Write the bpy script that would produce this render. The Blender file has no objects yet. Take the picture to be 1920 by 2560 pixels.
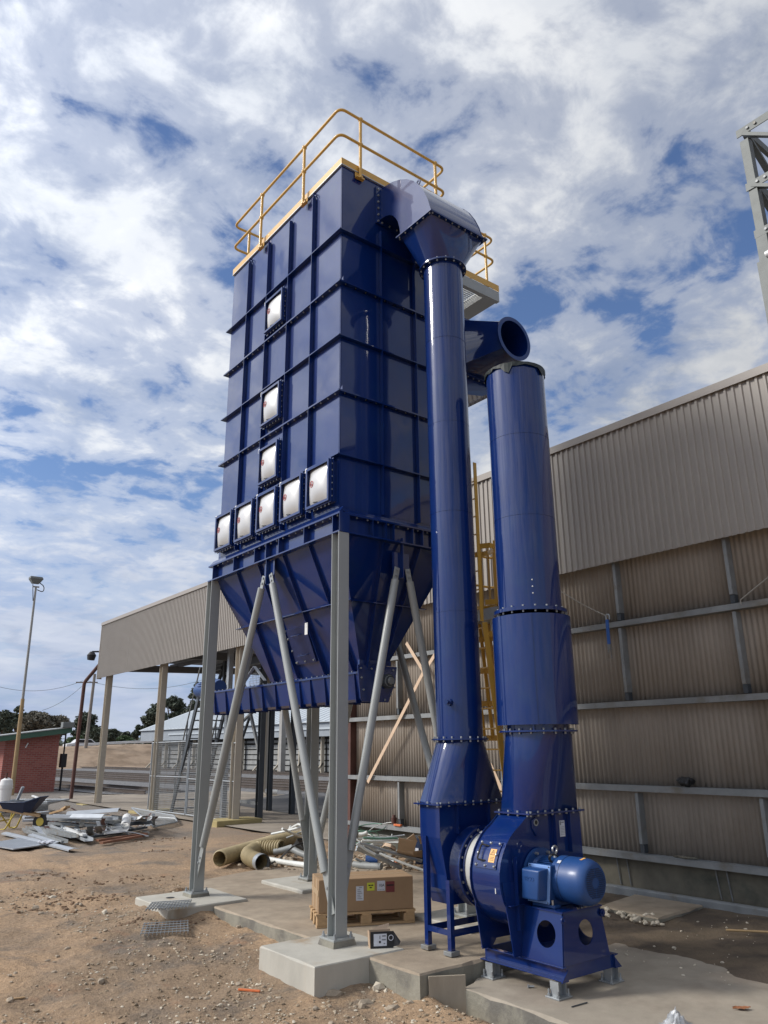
import bpy, bmesh, math, random
from mathutils import Vector, Matrix, noise
R = math.radians
scene = bpy.context.scene
col = scene.collection

# ------------------------------------------------------------------ camera
# world x runs at right angles to the shed wall, y runs along it, z is up (metres)
EYE = 2.1
F_PX, PITCH, ROLL, YAW = 1904.21, R(17.1745), R(-0.5405), R(37.8047)   # focal length in pixels of a 1920 x 2560 picture
_h = Vector((math.sin(YAW), math.cos(YAW), 0)); _r = Vector((math.cos(YAW), -math.sin(YAW), 0)); _z = Vector((0, 0, 1))
FW = _h * math.cos(PITCH) + _z * math.sin(PITCH)
_u = -_h * math.sin(PITCH) + _z * math.cos(PITCH)
RT = _r * math.cos(ROLL) + _u * math.sin(ROLL)
UP = -_r * math.sin(ROLL) + _u * math.cos(ROLL)
cd = bpy.data.cameras.new('camera'); cam = bpy.data.objects.new('camera', cd); col.objects.link(cam)
cd.sensor_fit = 'HORIZONTAL'; cd.sensor_width = 36; cd.lens = 36 * F_PX / 1920
cd.clip_start = 0.05; cd.clip_end = 6000
M = Matrix((RT, UP, -FW)).transposed().to_4x4(); M.translation = (0, 0, EYE)
cam.matrix_world = M
scene.camera = cam
scene.render.resolution_x, scene.render.resolution_y = 768, 1024
scene.view_settings.view_transform = 'Standard'; scene.view_settings.look = 'None'
scene.view_settings.gamma = 1.0; scene.view_settings.use_curve_mapping = False
scene.view_settings.exposure = 0.46
scene.cycles.max_bounces = 8; scene.cycles.glossy_bounces = 5; scene.cycles.transparent_max_bounces = 12

def pix(x, y, z=None, u=None, v=None):
    """point of the place seen at photograph pixel x, y on a level z, or on a plane u = const / v = const"""
    d = RT * (x - 960) - UP * (y - 1280) + FW * F_PX
    if z is not None: k = (z - EYE) / d.z
    elif u is not None: k = u / d.x
    else: k = v / d.y
    return Vector((0, 0, EYE)) + d * k

# ------------------------------------------------------------------ sky and sun
SUN_DIR = Vector((-0.75, 0.48, 0.63)).normalized()          # towards the sun
elev = math.asin(SUN_DIR.z); azim = math.atan2(SUN_DIR.x, SUN_DIR.y)
w = bpy.data.worlds.new('World'); scene.world = w; w.use_nodes = True
nt = w.node_tree; nt.nodes.clear()
def N(t, kind, **kw):
    n = t.nodes.new(kind)
    for k, v in kw.items(): setattr(n, k, v)
    return n
def L(t, a, b): t.links.new(a, b)
def math_n(t, op, a, b=None, clamp=False):
    n = N(t, 'ShaderNodeMath', operation=op, use_clamp=clamp)
    for i, q in enumerate((a, b)):
        if q is None: continue
        if isinstance(q, (int, float)): n.inputs[i].default_value = q
        else: L(t, q, n.inputs[i])
    return n.outputs[0]
def ramp(t, fac, stops, interp='EASE'):
    n = N(t, 'ShaderNodeValToRGB'); n.color_ramp.interpolation = interp
    e = n.color_ramp.elements
    while len(e) < len(stops): e.new(0.5)
    for i, (p, c) in enumerate(stops):
        e[i].position = p; e[i].color = (*c, 1) if len(c) == 3 else c
    L(t, fac, n.inputs[0]); return n.outputs[0]
def mixc(t, fac, a, b, mode='MIX'):
    n = N(t, 'ShaderNodeMix', data_type='RGBA', blend_type=mode)
    for sock, q in ((n.inputs[0], fac), (n.inputs[6], a), (n.inputs[7], b)):
        if isinstance(q, (int, float)): sock.default_value = q
        elif isinstance(q, tuple): sock.default_value = (*q, 1) if len(q) == 3 else q
        else: L(t, q, sock)
    return n.outputs[2]
def noise_n(t, vec, scale, detail=4, rough=0.55, dist=0.0):
    n = N(t, 'ShaderNodeTexNoise'); n.inputs['Scale'].default_value = scale; n.inputs['Detail'].default_value = detail
    n.inputs['Roughness'].default_value = rough; n.inputs['Distortion'].default_value = dist
    if vec is not None: L(t, vec, n.inputs['Vector'])
    return n.outputs[0]

sky = N(nt, 'ShaderNodeTexSky', sky_type='NISHITA'); sky.sun_disc = False
sky.sun_elevation = elev; sky.sun_rotation = azim; sky.altitude = 100; sky.air_density = 1.15; sky.dust_density = 0.6; sky.ozone_density = 2.2
tc = N(nt, 'ShaderNodeTexCoord'); sep = N(nt, 'ShaderNodeSeparateXYZ'); L(nt, tc.outputs['Generated'], sep.inputs[0])
zc = math_n(nt, 'MAXIMUM', sep.outputs[2], 0.0)
den = math_n(nt, 'ADD', zc, 0.16)
cx = math_n(nt, 'DIVIDE', sep.outputs[0], den); cy = math_n(nt, 'DIVIDE', sep.outputs[1], den)
cmb = N(nt, 'ShaderNodeCombineXYZ'); L(nt, cx, cmb.inputs[0]); L(nt, cy, cmb.inputs[1])
mp = N(nt, 'ShaderNodeMapping'); mp.inputs['Location'].default_value = (5.5, 31.0, 8.0); L(nt, cmb.outputs[0], mp.inputs['Vector'])
P = mp.outputs[0]
big = noise_n(nt, P, 0.9, 3, 0.5, 0.15)
med = noise_n(nt, P, 6.6, 9, 0.58, 0.35)
mid = noise_n(nt, P, 2.3, 5, 0.55, 0.3)
fine = noise_n(nt, P, 17.0, 6, 0.6, 0.3)
cov = math_n(nt, 'ADD', math_n(nt, 'MULTIPLY', big, 0.35), math_n(nt, 'MULTIPLY', med, 0.52))
cov = math_n(nt, 'ADD', cov, math_n(nt, 'MULTIPLY', mid, 0.45))
cov = math_n(nt, 'ADD', cov, math_n(nt, 'MULTIPLY', fine, 0.16))
mask = ramp(nt, cov, [(0.585, (0.0,) * 3), (0.685, (0.50,) * 3), (0.81, (1.0,) * 3)])
shade = noise_n(nt, P, 3.6, 8, 0.6, 0.3)
ccol = ramp(nt, shade, [(0.30, (5.7, 6.2, 7.1)), (0.47, (7.8, 8.15, 8.75)), (0.66, (9.2, 9.4, 9.7))])
# cloud is brighter towards the sun
vd = N(nt, 'ShaderNodeVectorMath', operation='DOT_PRODUCT'); L(nt, tc.outputs['Generated'], vd.inputs[0]); vd.inputs[1].default_value = SUN_DIR
half = math_n(nt, 'MULTIPLY', math_n(nt, 'ADD', vd.outputs['Value'], 1.0), 0.5)
glow = math_n(nt, 'ADD', math_n(nt, 'MULTIPLY', math_n(nt, 'POWER', half, 1.5), 1.02), 0.37)
glow = math_n(nt, 'ADD', glow, math_n(nt, 'MULTIPLY', math_n(nt, 'POWER', half, 12.0), 1.1))
ccol = mixc(nt, 1.0, ccol, glow, 'MULTIPLY')
# towards the horizon the cloud deck thins into pale blue-grey layers
low = ramp(nt, zc, [(0.0, (0.85,) * 3), (0.13, (0.55,) * 3), (0.36, (0.0,) * 3)])
skyc = mixc(nt, 1.0, sky.outputs[0], (0.92, 1.0, 1.22), 'MULTIPLY')
mix1 = mixc(nt, mask, skyc, ccol)
layer = noise_n(nt, P, 1.2, 4, 0.5)
lowc = ramp(nt, layer, [(0.36, (2.5, 3.5, 6.0)), (0.66, (4.6, 5.3, 6.9))])
mix2 = mixc(nt, low, mix1, lowc)
bg = N(nt, 'ShaderNodeBackground'); L(nt, mix2, bg.inputs[0]); bg.inputs[1].default_value = 0.078
wo = N(nt, 'ShaderNodeOutputWorld'); L(nt, bg.outputs[0], wo.inputs[0])
w.cycles.sampling_method = 'AUTOMATIC'
sd = bpy.data.lights.new('sun', 'SUN'); sd.energy = 2.3; sd.angle = R(12); sd.color = (1.0, 0.95, 0.88)
sun = bpy.data.objects.new('sun', sd); col.objects.link(sun); sun.location = (-20, 10, 30)
sun.rotation_euler = (-SUN_DIR).to_track_quat('-Z', 'Y').to_euler()

# ------------------------------------------------------------------ materials
MAT = {}
def material(name, color, rough=0.5, metal=0.0, spec=0.5, ior=None, coat=0.0, coat_rough=0.05, coat_ior=1.5,
             var=0.0, vscale=3.0, col2=None, mscale=None, mlo=0.45, mhi=0.6, bump=0.0, bscale=40.0, bdist=0.01,
             bump2=0.0, bscale2=1.5, rvar=0.0, coat_var=0.0, alpha=1.0, emit=None, trans=0.0, stretch=None):
    m = bpy.data.materials.new(name); m.use_nodes = True; t = m.node_tree; t.nodes.clear()
    o = N(t, 'ShaderNodeOutputMaterial'); b = N(t, 'ShaderNodeBsdfPrincipled'); L(t, b.outputs[0], o.inputs[0])
    tcn = N(t, 'ShaderNodeTexCoord'); vec = tcn.outputs['Object']
    if stretch:
        mpn = N(t, 'ShaderNodeMapping'); mpn.inputs['Scale'].default_value = stretch; L(t, vec, mpn.inputs[0]); vec = mpn.outputs[0]
    cur = None
    if col2 is not None:
        f = noise_n(t, vec, mscale or 2.0, 8, 0.6, 0.2)
        f = ramp(t, f, [(mlo, (0,) * 3), (mhi, (1,) * 3)])
        cur = mixc(t, f, color, col2)
    if var > 0:
        f = noise_n(t, vec, vscale, 7, 0.62)
        k = ramp(t, f, [(0.25, (1 - var,) * 3), (0.75, (1 + var,) * 3)], 'LINEAR')
        cur = mixc(t, 1.0, cur if cur is not None else color, k, 'MULTIPLY')
    if cur is not None: L(t, cur, b.inputs['Base Color'])
    else: b.inputs['Base Color'].default_value = (*color, 1)
    b.inputs['Roughness'].default_value = rough; b.inputs['Metallic'].default_value = metal
    if rvar > 0:
        f = noise_n(t, vec, vscale * 1.7, 5, 0.6)
        rr = ramp(t, f, [(0.3, (max(0.02, rough - rvar),) * 3), (0.7, (rough + rvar,) * 3)], 'LINEAR'); L(t, rr, b.inputs['Roughness'])
    b.inputs['Specular IOR Level'].default_value = spec
    if ior: b.inputs['IOR'].default_value = ior
    b.inputs['Coat Weight'].default_value = coat; b.inputs['Coat Roughness'].default_value = coat_rough; b.inputs['Coat IOR'].default_value = coat_ior
    if coat_var > 0:
        f = noise_n(t, vec, 2.7, 8, 0.7, 0.4); L(t, ramp(t, f, [(0.40, (coat_rough,) * 3), (0.72, (coat_rough + coat_var,) * 3)], 'LINEAR'), b.inputs['Coat Roughness'])
    b.inputs['Alpha'].default_value = alpha; b.inputs['Transmission Weight'].default_value = trans
    last = None
    if bump2 > 0:
        bn = N(t, 'ShaderNodeBump'); bn.inputs['Strength'].default_value = bump2; bn.inputs['Distance'].default_value = 0.05
        L(t, noise_n(t, vec, bscale2, 2, 0.5), bn.inputs['Height']); last = bn
    if bump > 0:
        bn = N(t, 'ShaderNodeBump'); bn.inputs['Strength'].default_value = bump; bn.inputs['Distance'].default_value = bdist
        L(t, noise_n(t, vec, bscale, 6, 0.65), bn.inputs['Height'])
        if last: L(t, last.outputs[0], bn.inputs['Normal'])
        last = bn
    if last:
        L(t, last.outputs[0], b.inputs['Normal'])
        if coat: L(t, last.outputs[0], b.inputs['Coat Normal'])
    MAT[name] = m; return m

material('blue_paint', (0.0024, 0.0185, 0.118), col2=(0.0050, 0.0240, 0.110), mscale=2.6, mlo=0.45, mhi=0.75, rough=0.35, ior=1.45, spec=0.12, coat=1.0, coat_rough=0.03, coat_ior=1.56, var=0.16, vscale=1.3, bump2=0.05, bscale2=1.9, coat_var=0.05)
material('blue_matt', (0.008, 0.020, 0.095), rough=0.45, coat=0.25, coat_rough=0.2)
material('motor_blue', (0.009, 0.052, 0.185), rough=0.45, coat=0.2, coat_rough=0.2, var=0.1, vscale=6)
material('motor_dark', (0.006, 0.024, 0.080), rough=0.5)
material('gasket_blue', (0.18, 0.32, 0.62), rough=0.5)
material('grey_paint', (0.30, 0.315, 0.305), rough=0.38, var=0.07, vscale=2.5, coat=0.2, coat_rough=0.2)
material('galvanised', (0.36, 0.38, 0.39), rough=0.45, metal=0.55, var=0.22, vscale=9, rvar=0.1)
material('dull_steel', (0.25, 0.26, 0.26), rough=0.55, metal=0.4, var=0.25, vscale=6, col2=(0.20, 0.17, 0.13), mscale=5, mlo=0.5, mhi=0.72)
material('girt_steel', (0.235, 0.245, 0.245), rough=0.6, metal=0.15, var=0.25, vscale=3, col2=(0.17, 0.145, 0.11), mscale=2.0, mlo=0.5, mhi=0.75)
material('light_steel', (0.40, 0.425, 0.45), rough=0.42, metal=0.3, var=0.15, vscale=5)
material('zinc_bolt', (0.45, 0.46, 0.46), rough=0.3, metal=0.85)
material('tower_steel', (0.125, 0.135, 0.13), rough=0.55, metal=0.2, var=0.15, vscale=4)
material('dark_steel', (0.050, 0.058, 0.066), rough=0.5, var=0.15, vscale=5)
material('yellow_paint', (0.58, 0.335, 0.055), rough=0.42, coat=0.3, coat_rough=0.15, var=0.08, vscale=5)
material('vent_white', (0.56, 0.555, 0.54), rough=0.34, metal=0.25, coat=0.2, coat_rough=0.1, var=0.04, vscale=4)
material('plastic_white', (0.72, 0.72, 0.70), rough=0.4)
material('ring_white', (0.46, 0.46, 0.43), rough=0.5, var=0.1)
material('sign_red', (0.50, 0.10, 0.10), rough=0.5)
material('mark_black', (0.012, 0.012, 0.014), rough=0.6)
material('mark_grey', (0.20, 0.21, 0.23), rough=0.6)
material('paper_white', (0.55, 0.57, 0.62), rough=0.6, var=0.08, vscale=20)
material('label_yellow', (0.55, 0.58, 0.05), rough=0.6)
material('label_orange', (0.75, 0.42, 0.14), rough=0.55)
material('label_red', (0.16, 0.03, 0.03), rough=0.6)
material('black_rubber', (0.012, 0.012, 0.013), rough=0.45)
material('black_wrap', (0.010, 0.016, 0.014), rough=0.5)
material('concrete_new', (0.42, 0.40, 0.345), rough=0.85, var=0.14, vscale=3.5, col2=(0.33, 0.25, 0.165), mscale=1.7, mlo=0.56, mhi=0.74, bump=0.35, bscale=50, bdist=0.008, stretch=(1, 1, 0.35))
material('concrete_old', (0.325, 0.265, 0.195), rough=0.9, var=0.22, vscale=5, col2=(0.27, 0.215, 0.155), mscale=1.1, mlo=0.42, mhi=0.68, bump=0.45, bscale=45, bdist=0.01)
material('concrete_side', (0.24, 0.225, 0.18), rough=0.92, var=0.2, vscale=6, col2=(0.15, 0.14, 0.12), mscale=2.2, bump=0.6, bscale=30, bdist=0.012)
material('concrete_fan', (0.305, 0.265, 0.21), rough=0.88, var=0.20, vscale=3.2, col2=(0.25, 0.21, 0.165), mscale=1.3, mlo=0.45, mhi=0.66, bump=0.35, bscale=50, bdist=0.008)
material('plinth_yellow', (0.36, 0.29, 0.13), rough=0.85, var=0.2, vscale=4)
material('dado_wall', (0.16, 0.145, 0.11), rough=0.9, var=0.3, vscale=2.5, col2=(0.07, 0.075, 0.06), mscale=0.9, mlo=0.45, mhi=0.62)
material('wall_sheet', (0.335, 0.295, 0.25), rough=0.6, var=0.14, vscale=2.0, col2=(0.235, 0.19, 0.145), mscale=0.8, mlo=0.42, mhi=0.75, stretch=(1, 1, 0.35))
material('fascia_sheet', (0.315, 0.285, 0.25), rough=0.45, var=0.05, vscale=1.5)
material('flashing', (0.31, 0.28, 0.25), rough=0.5)
material('post_cream', (0.46, 0.41, 0.33), rough=0.6, var=0.1, vscale=3)
material('roof_dark', (0.13, 0.13, 0.135), rough=0.6)
material('far_roof', (0.42, 0.46, 0.49), rough=0.6, var=0.06, vscale=0.4)
material('far_fascia', (0.27, 0.30, 0.33), rough=0.6, var=0.15, vscale=1)
material('far_slat', (0.27, 0.275, 0.27), rough=0.8, var=0.3, vscale=1.5)
material('far_dark', (0.075, 0.07, 0.065), rough=0.9, var=0.3, vscale=1)
material('strap_peach', (0.62, 0.45, 0.31), rough=0.6, var=0.1, vscale=6)
material('timber', (0.44, 0.29, 0.15), rough=0.75, var=0.25, vscale=6, bump=0.3, bscale=30, stretch=(0.3, 3, 3))
material('timber_red', (0.26, 0.12, 0.07), rough=0.8, var=0.25, vscale=5)
material('plywood', (0.33, 0.28, 0.21), rough=0.8, var=0.25, vscale=5, stretch=(1, 1, 0.3))
material('cardboard', (0.31, 0.20, 0.11), rough=0.8, var=0.07, vscale=6)
material('tape', (0.42, 0.30, 0.18), rough=0.35)
material('cardboard_pale', (0.47, 0.34, 0.23), rough=0.85, var=0.1, vscale=4)
material('rust_brown', (0.10, 0.045, 0.035), rough=0.8, var=0.3, vscale=3)
material('rail_rust', (0.075, 0.058, 0.048), rough=0.75, var=0.25, vscale=2)
material('rail_top', (0.34, 0.33, 0.32), rough=0.35, metal=0.8)
material('sleeper', (0.12, 0.115, 0.11), rough=0.9, var=0.3, vscale=2)
material('pole_grey', (0.30, 0.29, 0.27), rough=0.7, var=0.15, vscale=2)
material('pole_tan', (0.36, 0.245, 0.12), rough=0.7, var=0.2, vscale=2)
material('pole_wood', (0.24, 0.21, 0.18), rough=0.9, var=0.2, vscale=2)
material('hose_tan', (0.36, 0.29, 0.16), rough=0.65, var=0.18, vscale=6)
material('pvc_white', (0.66, 0.67, 0.63), rough=0.45, var=0.1, vscale=6)
material('pvc_grey', (0.27, 0.28, 0.27), rough=0.5, var=0.15, vscale=5)
material('cable_green', (0.12, 0.25, 0.18), rough=0.55)
material('hut_green', (0.05, 0.11, 0.075), rough=0.6)
material('hut_roof', (0.36, 0.37, 0.36), rough=0.6)
material('strap_blue', (0.02, 0.09, 0.32), rough=0.7)
material('rope', (0.30, 0.28, 0.24), rough=0.8)
material('barrow_blue', (0.015, 0.03, 0.075), rough=0.4)
material('barrow_yellow', (0.60, 0.46, 0.08), rough=0.5)
material('stone', (0.33, 0.27, 0.20), rough=0.92, var=0.35, vscale=9)
material('stone_pale', (0.52, 0.46, 0.36), rough=0.92, var=0.25, vscale=9)
material('clod', (0.20, 0.130, 0.080), rough=0.97, var=0.3, vscale=8)
material('gravel_mix', (0.27, 0.205, 0.135), rough=0.95, var=0.5, vscale=4, col2=(0.36, 0.30, 0.22), mscale=3)
material('orange_plastic', (0.62, 0.16, 0.05), rough=0.5)
material('dry_leaf', (0.26, 0.10, 0.04), rough=0.8)
material('bag_plastic', (0.62, 0.64, 0.66), rough=0.25, trans=0.35, alpha=0.75)
material('bark', (0.13, 0.10, 0.08), rough=0.95, var=0.3, vscale=3)
material('leaf_dark', (0.082, 0.098, 0.068), rough=0.75, var=0.5, vscale=0.8)  # lightened leaf colour stands in for haze over the distance
material('leaf_grey', (0.150, 0.138, 0.105), rough=0.8, var=0.45, vscale=0.6)
material('leaf_mid', (0.065, 0.105, 0.040), rough=0.75, var=0.45, vscale=0.7)
material('car_white', (0.6, 0.6, 0.6), rough=0.3)
material('lamp_grey', (0.16, 0.17, 0.165), rough=0.5)
material('lamp_glass', (0.55, 0.58, 0.60), rough=0.15)

# brick wall of the hut
m = bpy.data.materials.new('brick_wall'); m.use_nodes = True; t = m.node_tree; b = t.nodes['Principled BSDF']
tcn = N(t, 'ShaderNodeTexCoord'); mpn = N(t, 'ShaderNodeMapping'); mpn.inputs['Rotation'].default_value = (R(90), 0, 0); L(t, tcn.outputs['Object'], mpn.inputs[0])
br = N(t, 'ShaderNodeTexBrick'); br.inputs['Scale'].default_value = 1.0; br.inputs['Brick Width'].default_value = 0.24; br.inputs['Row Height'].default_value = 0.086
br.inputs['Mortar Size'].default_value = 0.010; br.inputs['Color1'].default_value = (0.25, 0.065, 0.050, 1); br.inputs['Color2'].default_value = (0.32, 0.10, 0.075, 1); br.inputs['Mortar'].default_value = (0.27, 0.18, 0.155, 1)
L(t, mpn.outputs[0], br.inputs[0]); L(t, br.outputs[0], b.inputs['Base Color']); b.inputs['Roughness'].default_value = 0.9
MAT['brick_wall'] = m

# ground: tan dirt with gravelly grey and reddish areas, dark ballast farther off
m = bpy.data.materials.new('dirt'); m.use_nodes = True; t = m.node_tree; b = t.nodes['Principled BSDF']
tcn = N(t, 'ShaderNodeTexCoord'); vec = tcn.outputs['Object']
n1 = noise_n(t, vec, 0.42, 6, 0.6, 0.3); n2 = noise_n(t, vec, 2.3, 8, 0.65, 0.2); n3 = noise_n(t, vec, 26, 5, 0.7); n4 = noise_n(t, vec, 0.9, 7, 0.65, 0.5)
c1 = mixc(t, ramp(t, n1, [(0.42, (0,) * 3), (0.58, (1,) * 3)]), (0.405, 0.272, 0.162), (0.295, 0.208, 0.132))
c2 = mixc(t, ramp(t, n4, [(0.50, (0,) * 3), (0.66, (0.85,) * 3)]), c1, (0.165, 0.135, 0.105))
c2b = mixc(t, ramp(t, n2, [(0.56, (0,) * 3), (0.74, (0.75,) * 3)]), c2, (0.34, 0.185, 0.10))
c3 = mixc(t, 1.0, c2b, ramp(t, n3, [(0.30, (0.62,) * 3), (0.52, (1.0,) * 3), (0.74, (1.35,) * 3)], 'LINEAR'), 'MULTIPLY')
sp = N(t, 'ShaderNodeSeparateXYZ'); L(t, vec, sp.inputs[0])
far = math_n(t, 'ADD', sp.outputs[1], math_n(t, 'MULTIPLY', n4, 6.0))
farf = ramp(t, math_n(t, 'DIVIDE', far, 40.0), [(0.42, (0,) * 3), (0.62, (0.6,) * 3), (0.85, (1.0,) * 3)])
c4 = mixc(t, farf, c3, mixc(t, ramp(t, n3, [(0.35, (0,) * 3), (0.65, (1,) * 3)]), (0.155, 0.135, 0.115), (0.235, 0.21, 0.18)))
L(t, c4, b.inputs['Base Color']); b.inputs['Roughness'].default_value = 0.95
bn = N(t, 'ShaderNodeBump'); bn.inputs['Strength'].default_value = 1.0; bn.inputs['Distance'].default_value = 0.045
hh = math_n(t, 'ADD', math_n(t, 'MULTIPLY', noise_n(t, vec, 9, 8, 0.7), 0.7), math_n(t, 'MULTIPLY', noise_n(t, vec, 55, 4, 0.7), 0.35)); L(t, hh, bn.inputs['Height']); L(t, bn.outputs[0], b.inputs['Normal'])
MAT['dirt'] = m
def two_tone(name, a, bcol, sc, rough=0.95, bump=0.6, bs=40):
    return material(name, a, rough=rough, col2=bcol, mscale=sc, mlo=0.4, mhi=0.62, bump=bump, bscale=bs, bdist=0.02, var=0.2, vscale=sc * 3)
two_tone('ballast', (0.105, 0.105, 0.11), (0.20, 0.195, 0.19), 8)
two_tone('asphalt_dark', (0.060, 0.060, 0.064), (0.10, 0.098, 0.095), 0.6, bump=0.2)
two_tone('apron', (0.30, 0.255, 0.20), (0.22, 0.185, 0.145), 0.5, bump=0.2)
two_tone('bank_soil', (0.30, 0.22, 0.15), (0.20, 0.14, 0.09), 0.35)
two_tone('yard_dust', (0.30, 0.26, 0.21), (0.25, 0.21, 0.165), 0.08)
two_tone('soil_dark', (0.135, 0.100, 0.065), (0.075, 0.056, 0.040), 1.6, bump=0.8, bs=30)
# ------------------------------------------------------------------ mesh helpers
def V3(*a): return Vector(a)
class MB:
    def __init__(s): s.v = []; s.f = []
    def add(s, vs, fs):
        n = len(s.v); s.v += [Vector(p) for p in vs]; s.f += [tuple(i + n for i in f) for f in fs]; return s
    def box(s, x0, x1, y0, y1, z0, z1):
        return s.add([(x, y, z) for z in (z0, z1) for y in (y0, y1) for x in (x0, x1)],
                     [(0, 2, 3, 1), (4, 5, 7, 6), (0, 1, 5, 4), (2, 6, 7, 3), (0, 4, 6, 2), (1, 3, 7, 5)])
    def obox(s, c, ax, ay, az):
        c = Vector(c)
        return s.add([c + ax * i + ay * j + az * k for k in (-1, 1) for j in (-1, 1) for i in (-1, 1)],
                     [(0, 2, 3, 1), (4, 5, 7, 6), (0, 1, 5, 4), (2, 6, 7, 3), (0, 4, 6, 2), (1, 3, 7, 5)])
    def bar(s, p, q, w, h, up=None):
        """rectangular bar from p to q, w across, h along up"""
        p, q = Vector(p), Vector(q); d = (q - p); l = d.length; d.normalize()
        up = Vector(up) if up is not None else (Vector((0, 0, 1)) if abs(d.z) < 0.95 else Vector((1, 0, 0)))
        a = d.cross(up).normalized(); b = a.cross(d).normalized()
        return s.obox((p + q) / 2, d * (l / 2), a * (w / 2), b * (h / 2))
    def profile(s, p, q, prof, up=None):
        """extrude a 2-D outline (across, up) from p to q"""
        p, q = Vector(p), Vector(q); d = (q - p).normalized()
        up = Vector(up) if up is not None else (Vector((0, 0, 1)) if abs(d.z) < 0.95 else Vector((1, 0, 0)))
        a = d.cross(up).normalized(); b = a.cross(d).normalized()
        n = len(prof)
        vs = [o + a * x + b * y for o in (p, q) for x, y in prof]
        fs = [(i, (i + 1) % n, n + (i + 1) % n, n + i) for i in range(n)] + [tuple(range(n))[::-1], tuple(range(n, 2 * n))]
        return s.add(vs, fs)
    def tube(s, path, r, n=10, caps=True, closed=False):
        path = [Vector(p) for p in path]; m = len(path); rr = r if isinstance(r, (list, tuple)) else [r] * m
        prev = None; rings = []
        for i, p in enumerate(path):
            if closed: t = (path[(i + 1) % m] - path[i - 1])
            else: t = (path[min(i + 1, m - 1)] - path[max(i - 1, 0)])
            t.normalize()
            if prev is None:
                a = Vector((0, 0, 1)) if abs(t.z) < 0.9 else Vector((1, 0, 0)); a = (a - t * a.dot(t)).normalized()
            else:
                a = (prev - t * prev.dot(t)).normalized()
            prev = a; b = t.cross(a)
            rings.append([p + (a * math.cos(2 * math.pi * k / n) + b * math.sin(2 * math.pi * k / n)) * rr[i] for k in range(n)])
        vs = [q for g in rings for q in g]; fs = []
        for i in range(m - 1 + (1 if closed else 0)):
            j = (i + 1) % m
            for k in range(n): fs.append((i * n + k, i * n + (k + 1) % n, j * n + (k + 1) % n, j * n + k))
        if caps and not closed: fs += [tuple(range(n))[::-1], tuple(range((m - 1) * n, m * n))]
        return s.add(vs, fs)
    def loft(s, loops, cap0=True, cap1=True):
        n = len(loops[0]); vs = [p for l in loops for p in l]; fs = []
        for i in range(len(loops) - 1):
            for k in range(n): fs.append((i * n + k, i * n + (k + 1) % n, (i + 1) * n + (k + 1) % n, (i + 1) * n + k))
        if cap0: fs.append(tuple(range(n))[::-1])
        if cap1: fs.append(tuple(range((len(loops) - 1) * n, len(loops) * n)))
        return s.add(vs, fs)
    def prism(s, poly, axis, a, b):
        mk = {'x': lambda k, p: (k, p[0], p[1]), 'y': lambda k, p: (p[0], k, p[1]), 'z': lambda k, p: (p[0], p[1], k)}[axis]
        n = len(poly); vs = [mk(k, p) for k in (a, b) for p in poly]
        return s.add(vs, [(i, (i + 1) % n, n + (i + 1) % n, n + i) for i in range(n)] + [tuple(range(n))[::-1], tuple(range(n, 2 * n))])
    def annulus(s, c, axis, r0, r1, t, n=32):
        """flat ring of thickness t, centred on c, along axis"""
        c = Vector(c); ax = Vector(axis).normalized(); a = Vector((0, 0, 1)) if abs(ax.z) < 0.9 else Vector((1, 0, 0))
        a = (a - ax * a.dot(ax)).normalized(); b = ax.cross(a); vs = []
        for r, o in ((r0, -t / 2), (r1, -t / 2), (r1, t / 2), (r0, t / 2)):
            vs += [c + ax * o + (a * math.cos(2 * math.pi * k / n) + b * math.sin(2 * math.pi * k / n)) * r for k in range(n)]
        fs = []
        for g in range(4):
            h = (g + 1) % 4
            for k in range(n): fs.append((g * n + k, g * n + (k + 1) % n, h * n + (k + 1) % n, h * n + k))
        return s.add(vs, fs)
    def bolt(s, p, d, r=0.012, h=0.014):
        p, d = Vector(p), Vector(d).normalized()
        return s.tube([p - d * 0.003, p + d * h], r, 6)
    def rock(s, c, r, rnd, sq=0.65):
        c = Vector(c); ph = (1 + 5 ** 0.5) / 2
        base = [(-1, ph, 0), (1, ph, 0), (-1, -ph, 0), (1, -ph, 0), (0, -1, ph), (0, 1, ph), (0, -1, -ph), (0, 1, -ph), (ph, 0, -1), (ph, 0, 1), (-ph, 0, -1), (-ph, 0, 1)]
        fs = [(0, 11, 5), (0, 5, 1), (0, 1, 7), (0, 7, 10), (0, 10, 11), (1, 5, 9), (5, 11, 4), (11, 10, 2), (10, 7, 6), (7, 1, 8), (3, 9, 4), (3, 4, 2), (3, 2, 6), (3, 6, 8), (3, 8, 9), (4, 9, 5), (2, 4, 11), (6, 2, 10), (8, 6, 7), (9, 8, 1)]
        a = rnd.random() * 6.28; ca, sa = math.cos(a), math.sin(a); ex = rnd.uniform(0.65, 1.35); vs = []
        for x, y, z in base:
            k = r / 1.9 * rnd.uniform(0.7, 1.25); x, y, z = x * k * ex, y * k / ex, z * k * sq
            vs.append(c + Vector((x * ca - y * sa, x * sa + y * ca, z)))
        return s.add(vs, fs)
    def build(s, name, mat, parent=None, smooth=None, bevel=0.0, loc=None, merge=False):
        me = bpy.data.meshes.new(name)
        if loc is None:
            if parent is not None: o0 = parent.get('_w') or (0, 0, 0); o0 = Vector(o0)
            else:
                xs = [p.x for p in s.v]; ys = [p.y for p in s.v]; zs = [p.z for p in s.v]
                o0 = Vector(((min(xs) + max(xs)) / 2, (min(ys) + max(ys)) / 2, min(zs)))
        else: o0 = Vector(loc)
        me.from_pydata([tuple(p - o0) for p in s.v], [], s.f)
        bm = bmesh.new(); bm.from_mesh(me)
        if merge: bmesh.ops.remove_doubles(bm, verts=bm.verts, dist=1e-5)
        bmesh.ops.recalc_face_normals(bm, faces=bm.faces)
        bm.to_mesh(me); bm.free()
        me.materials.append(MAT[mat])
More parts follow.
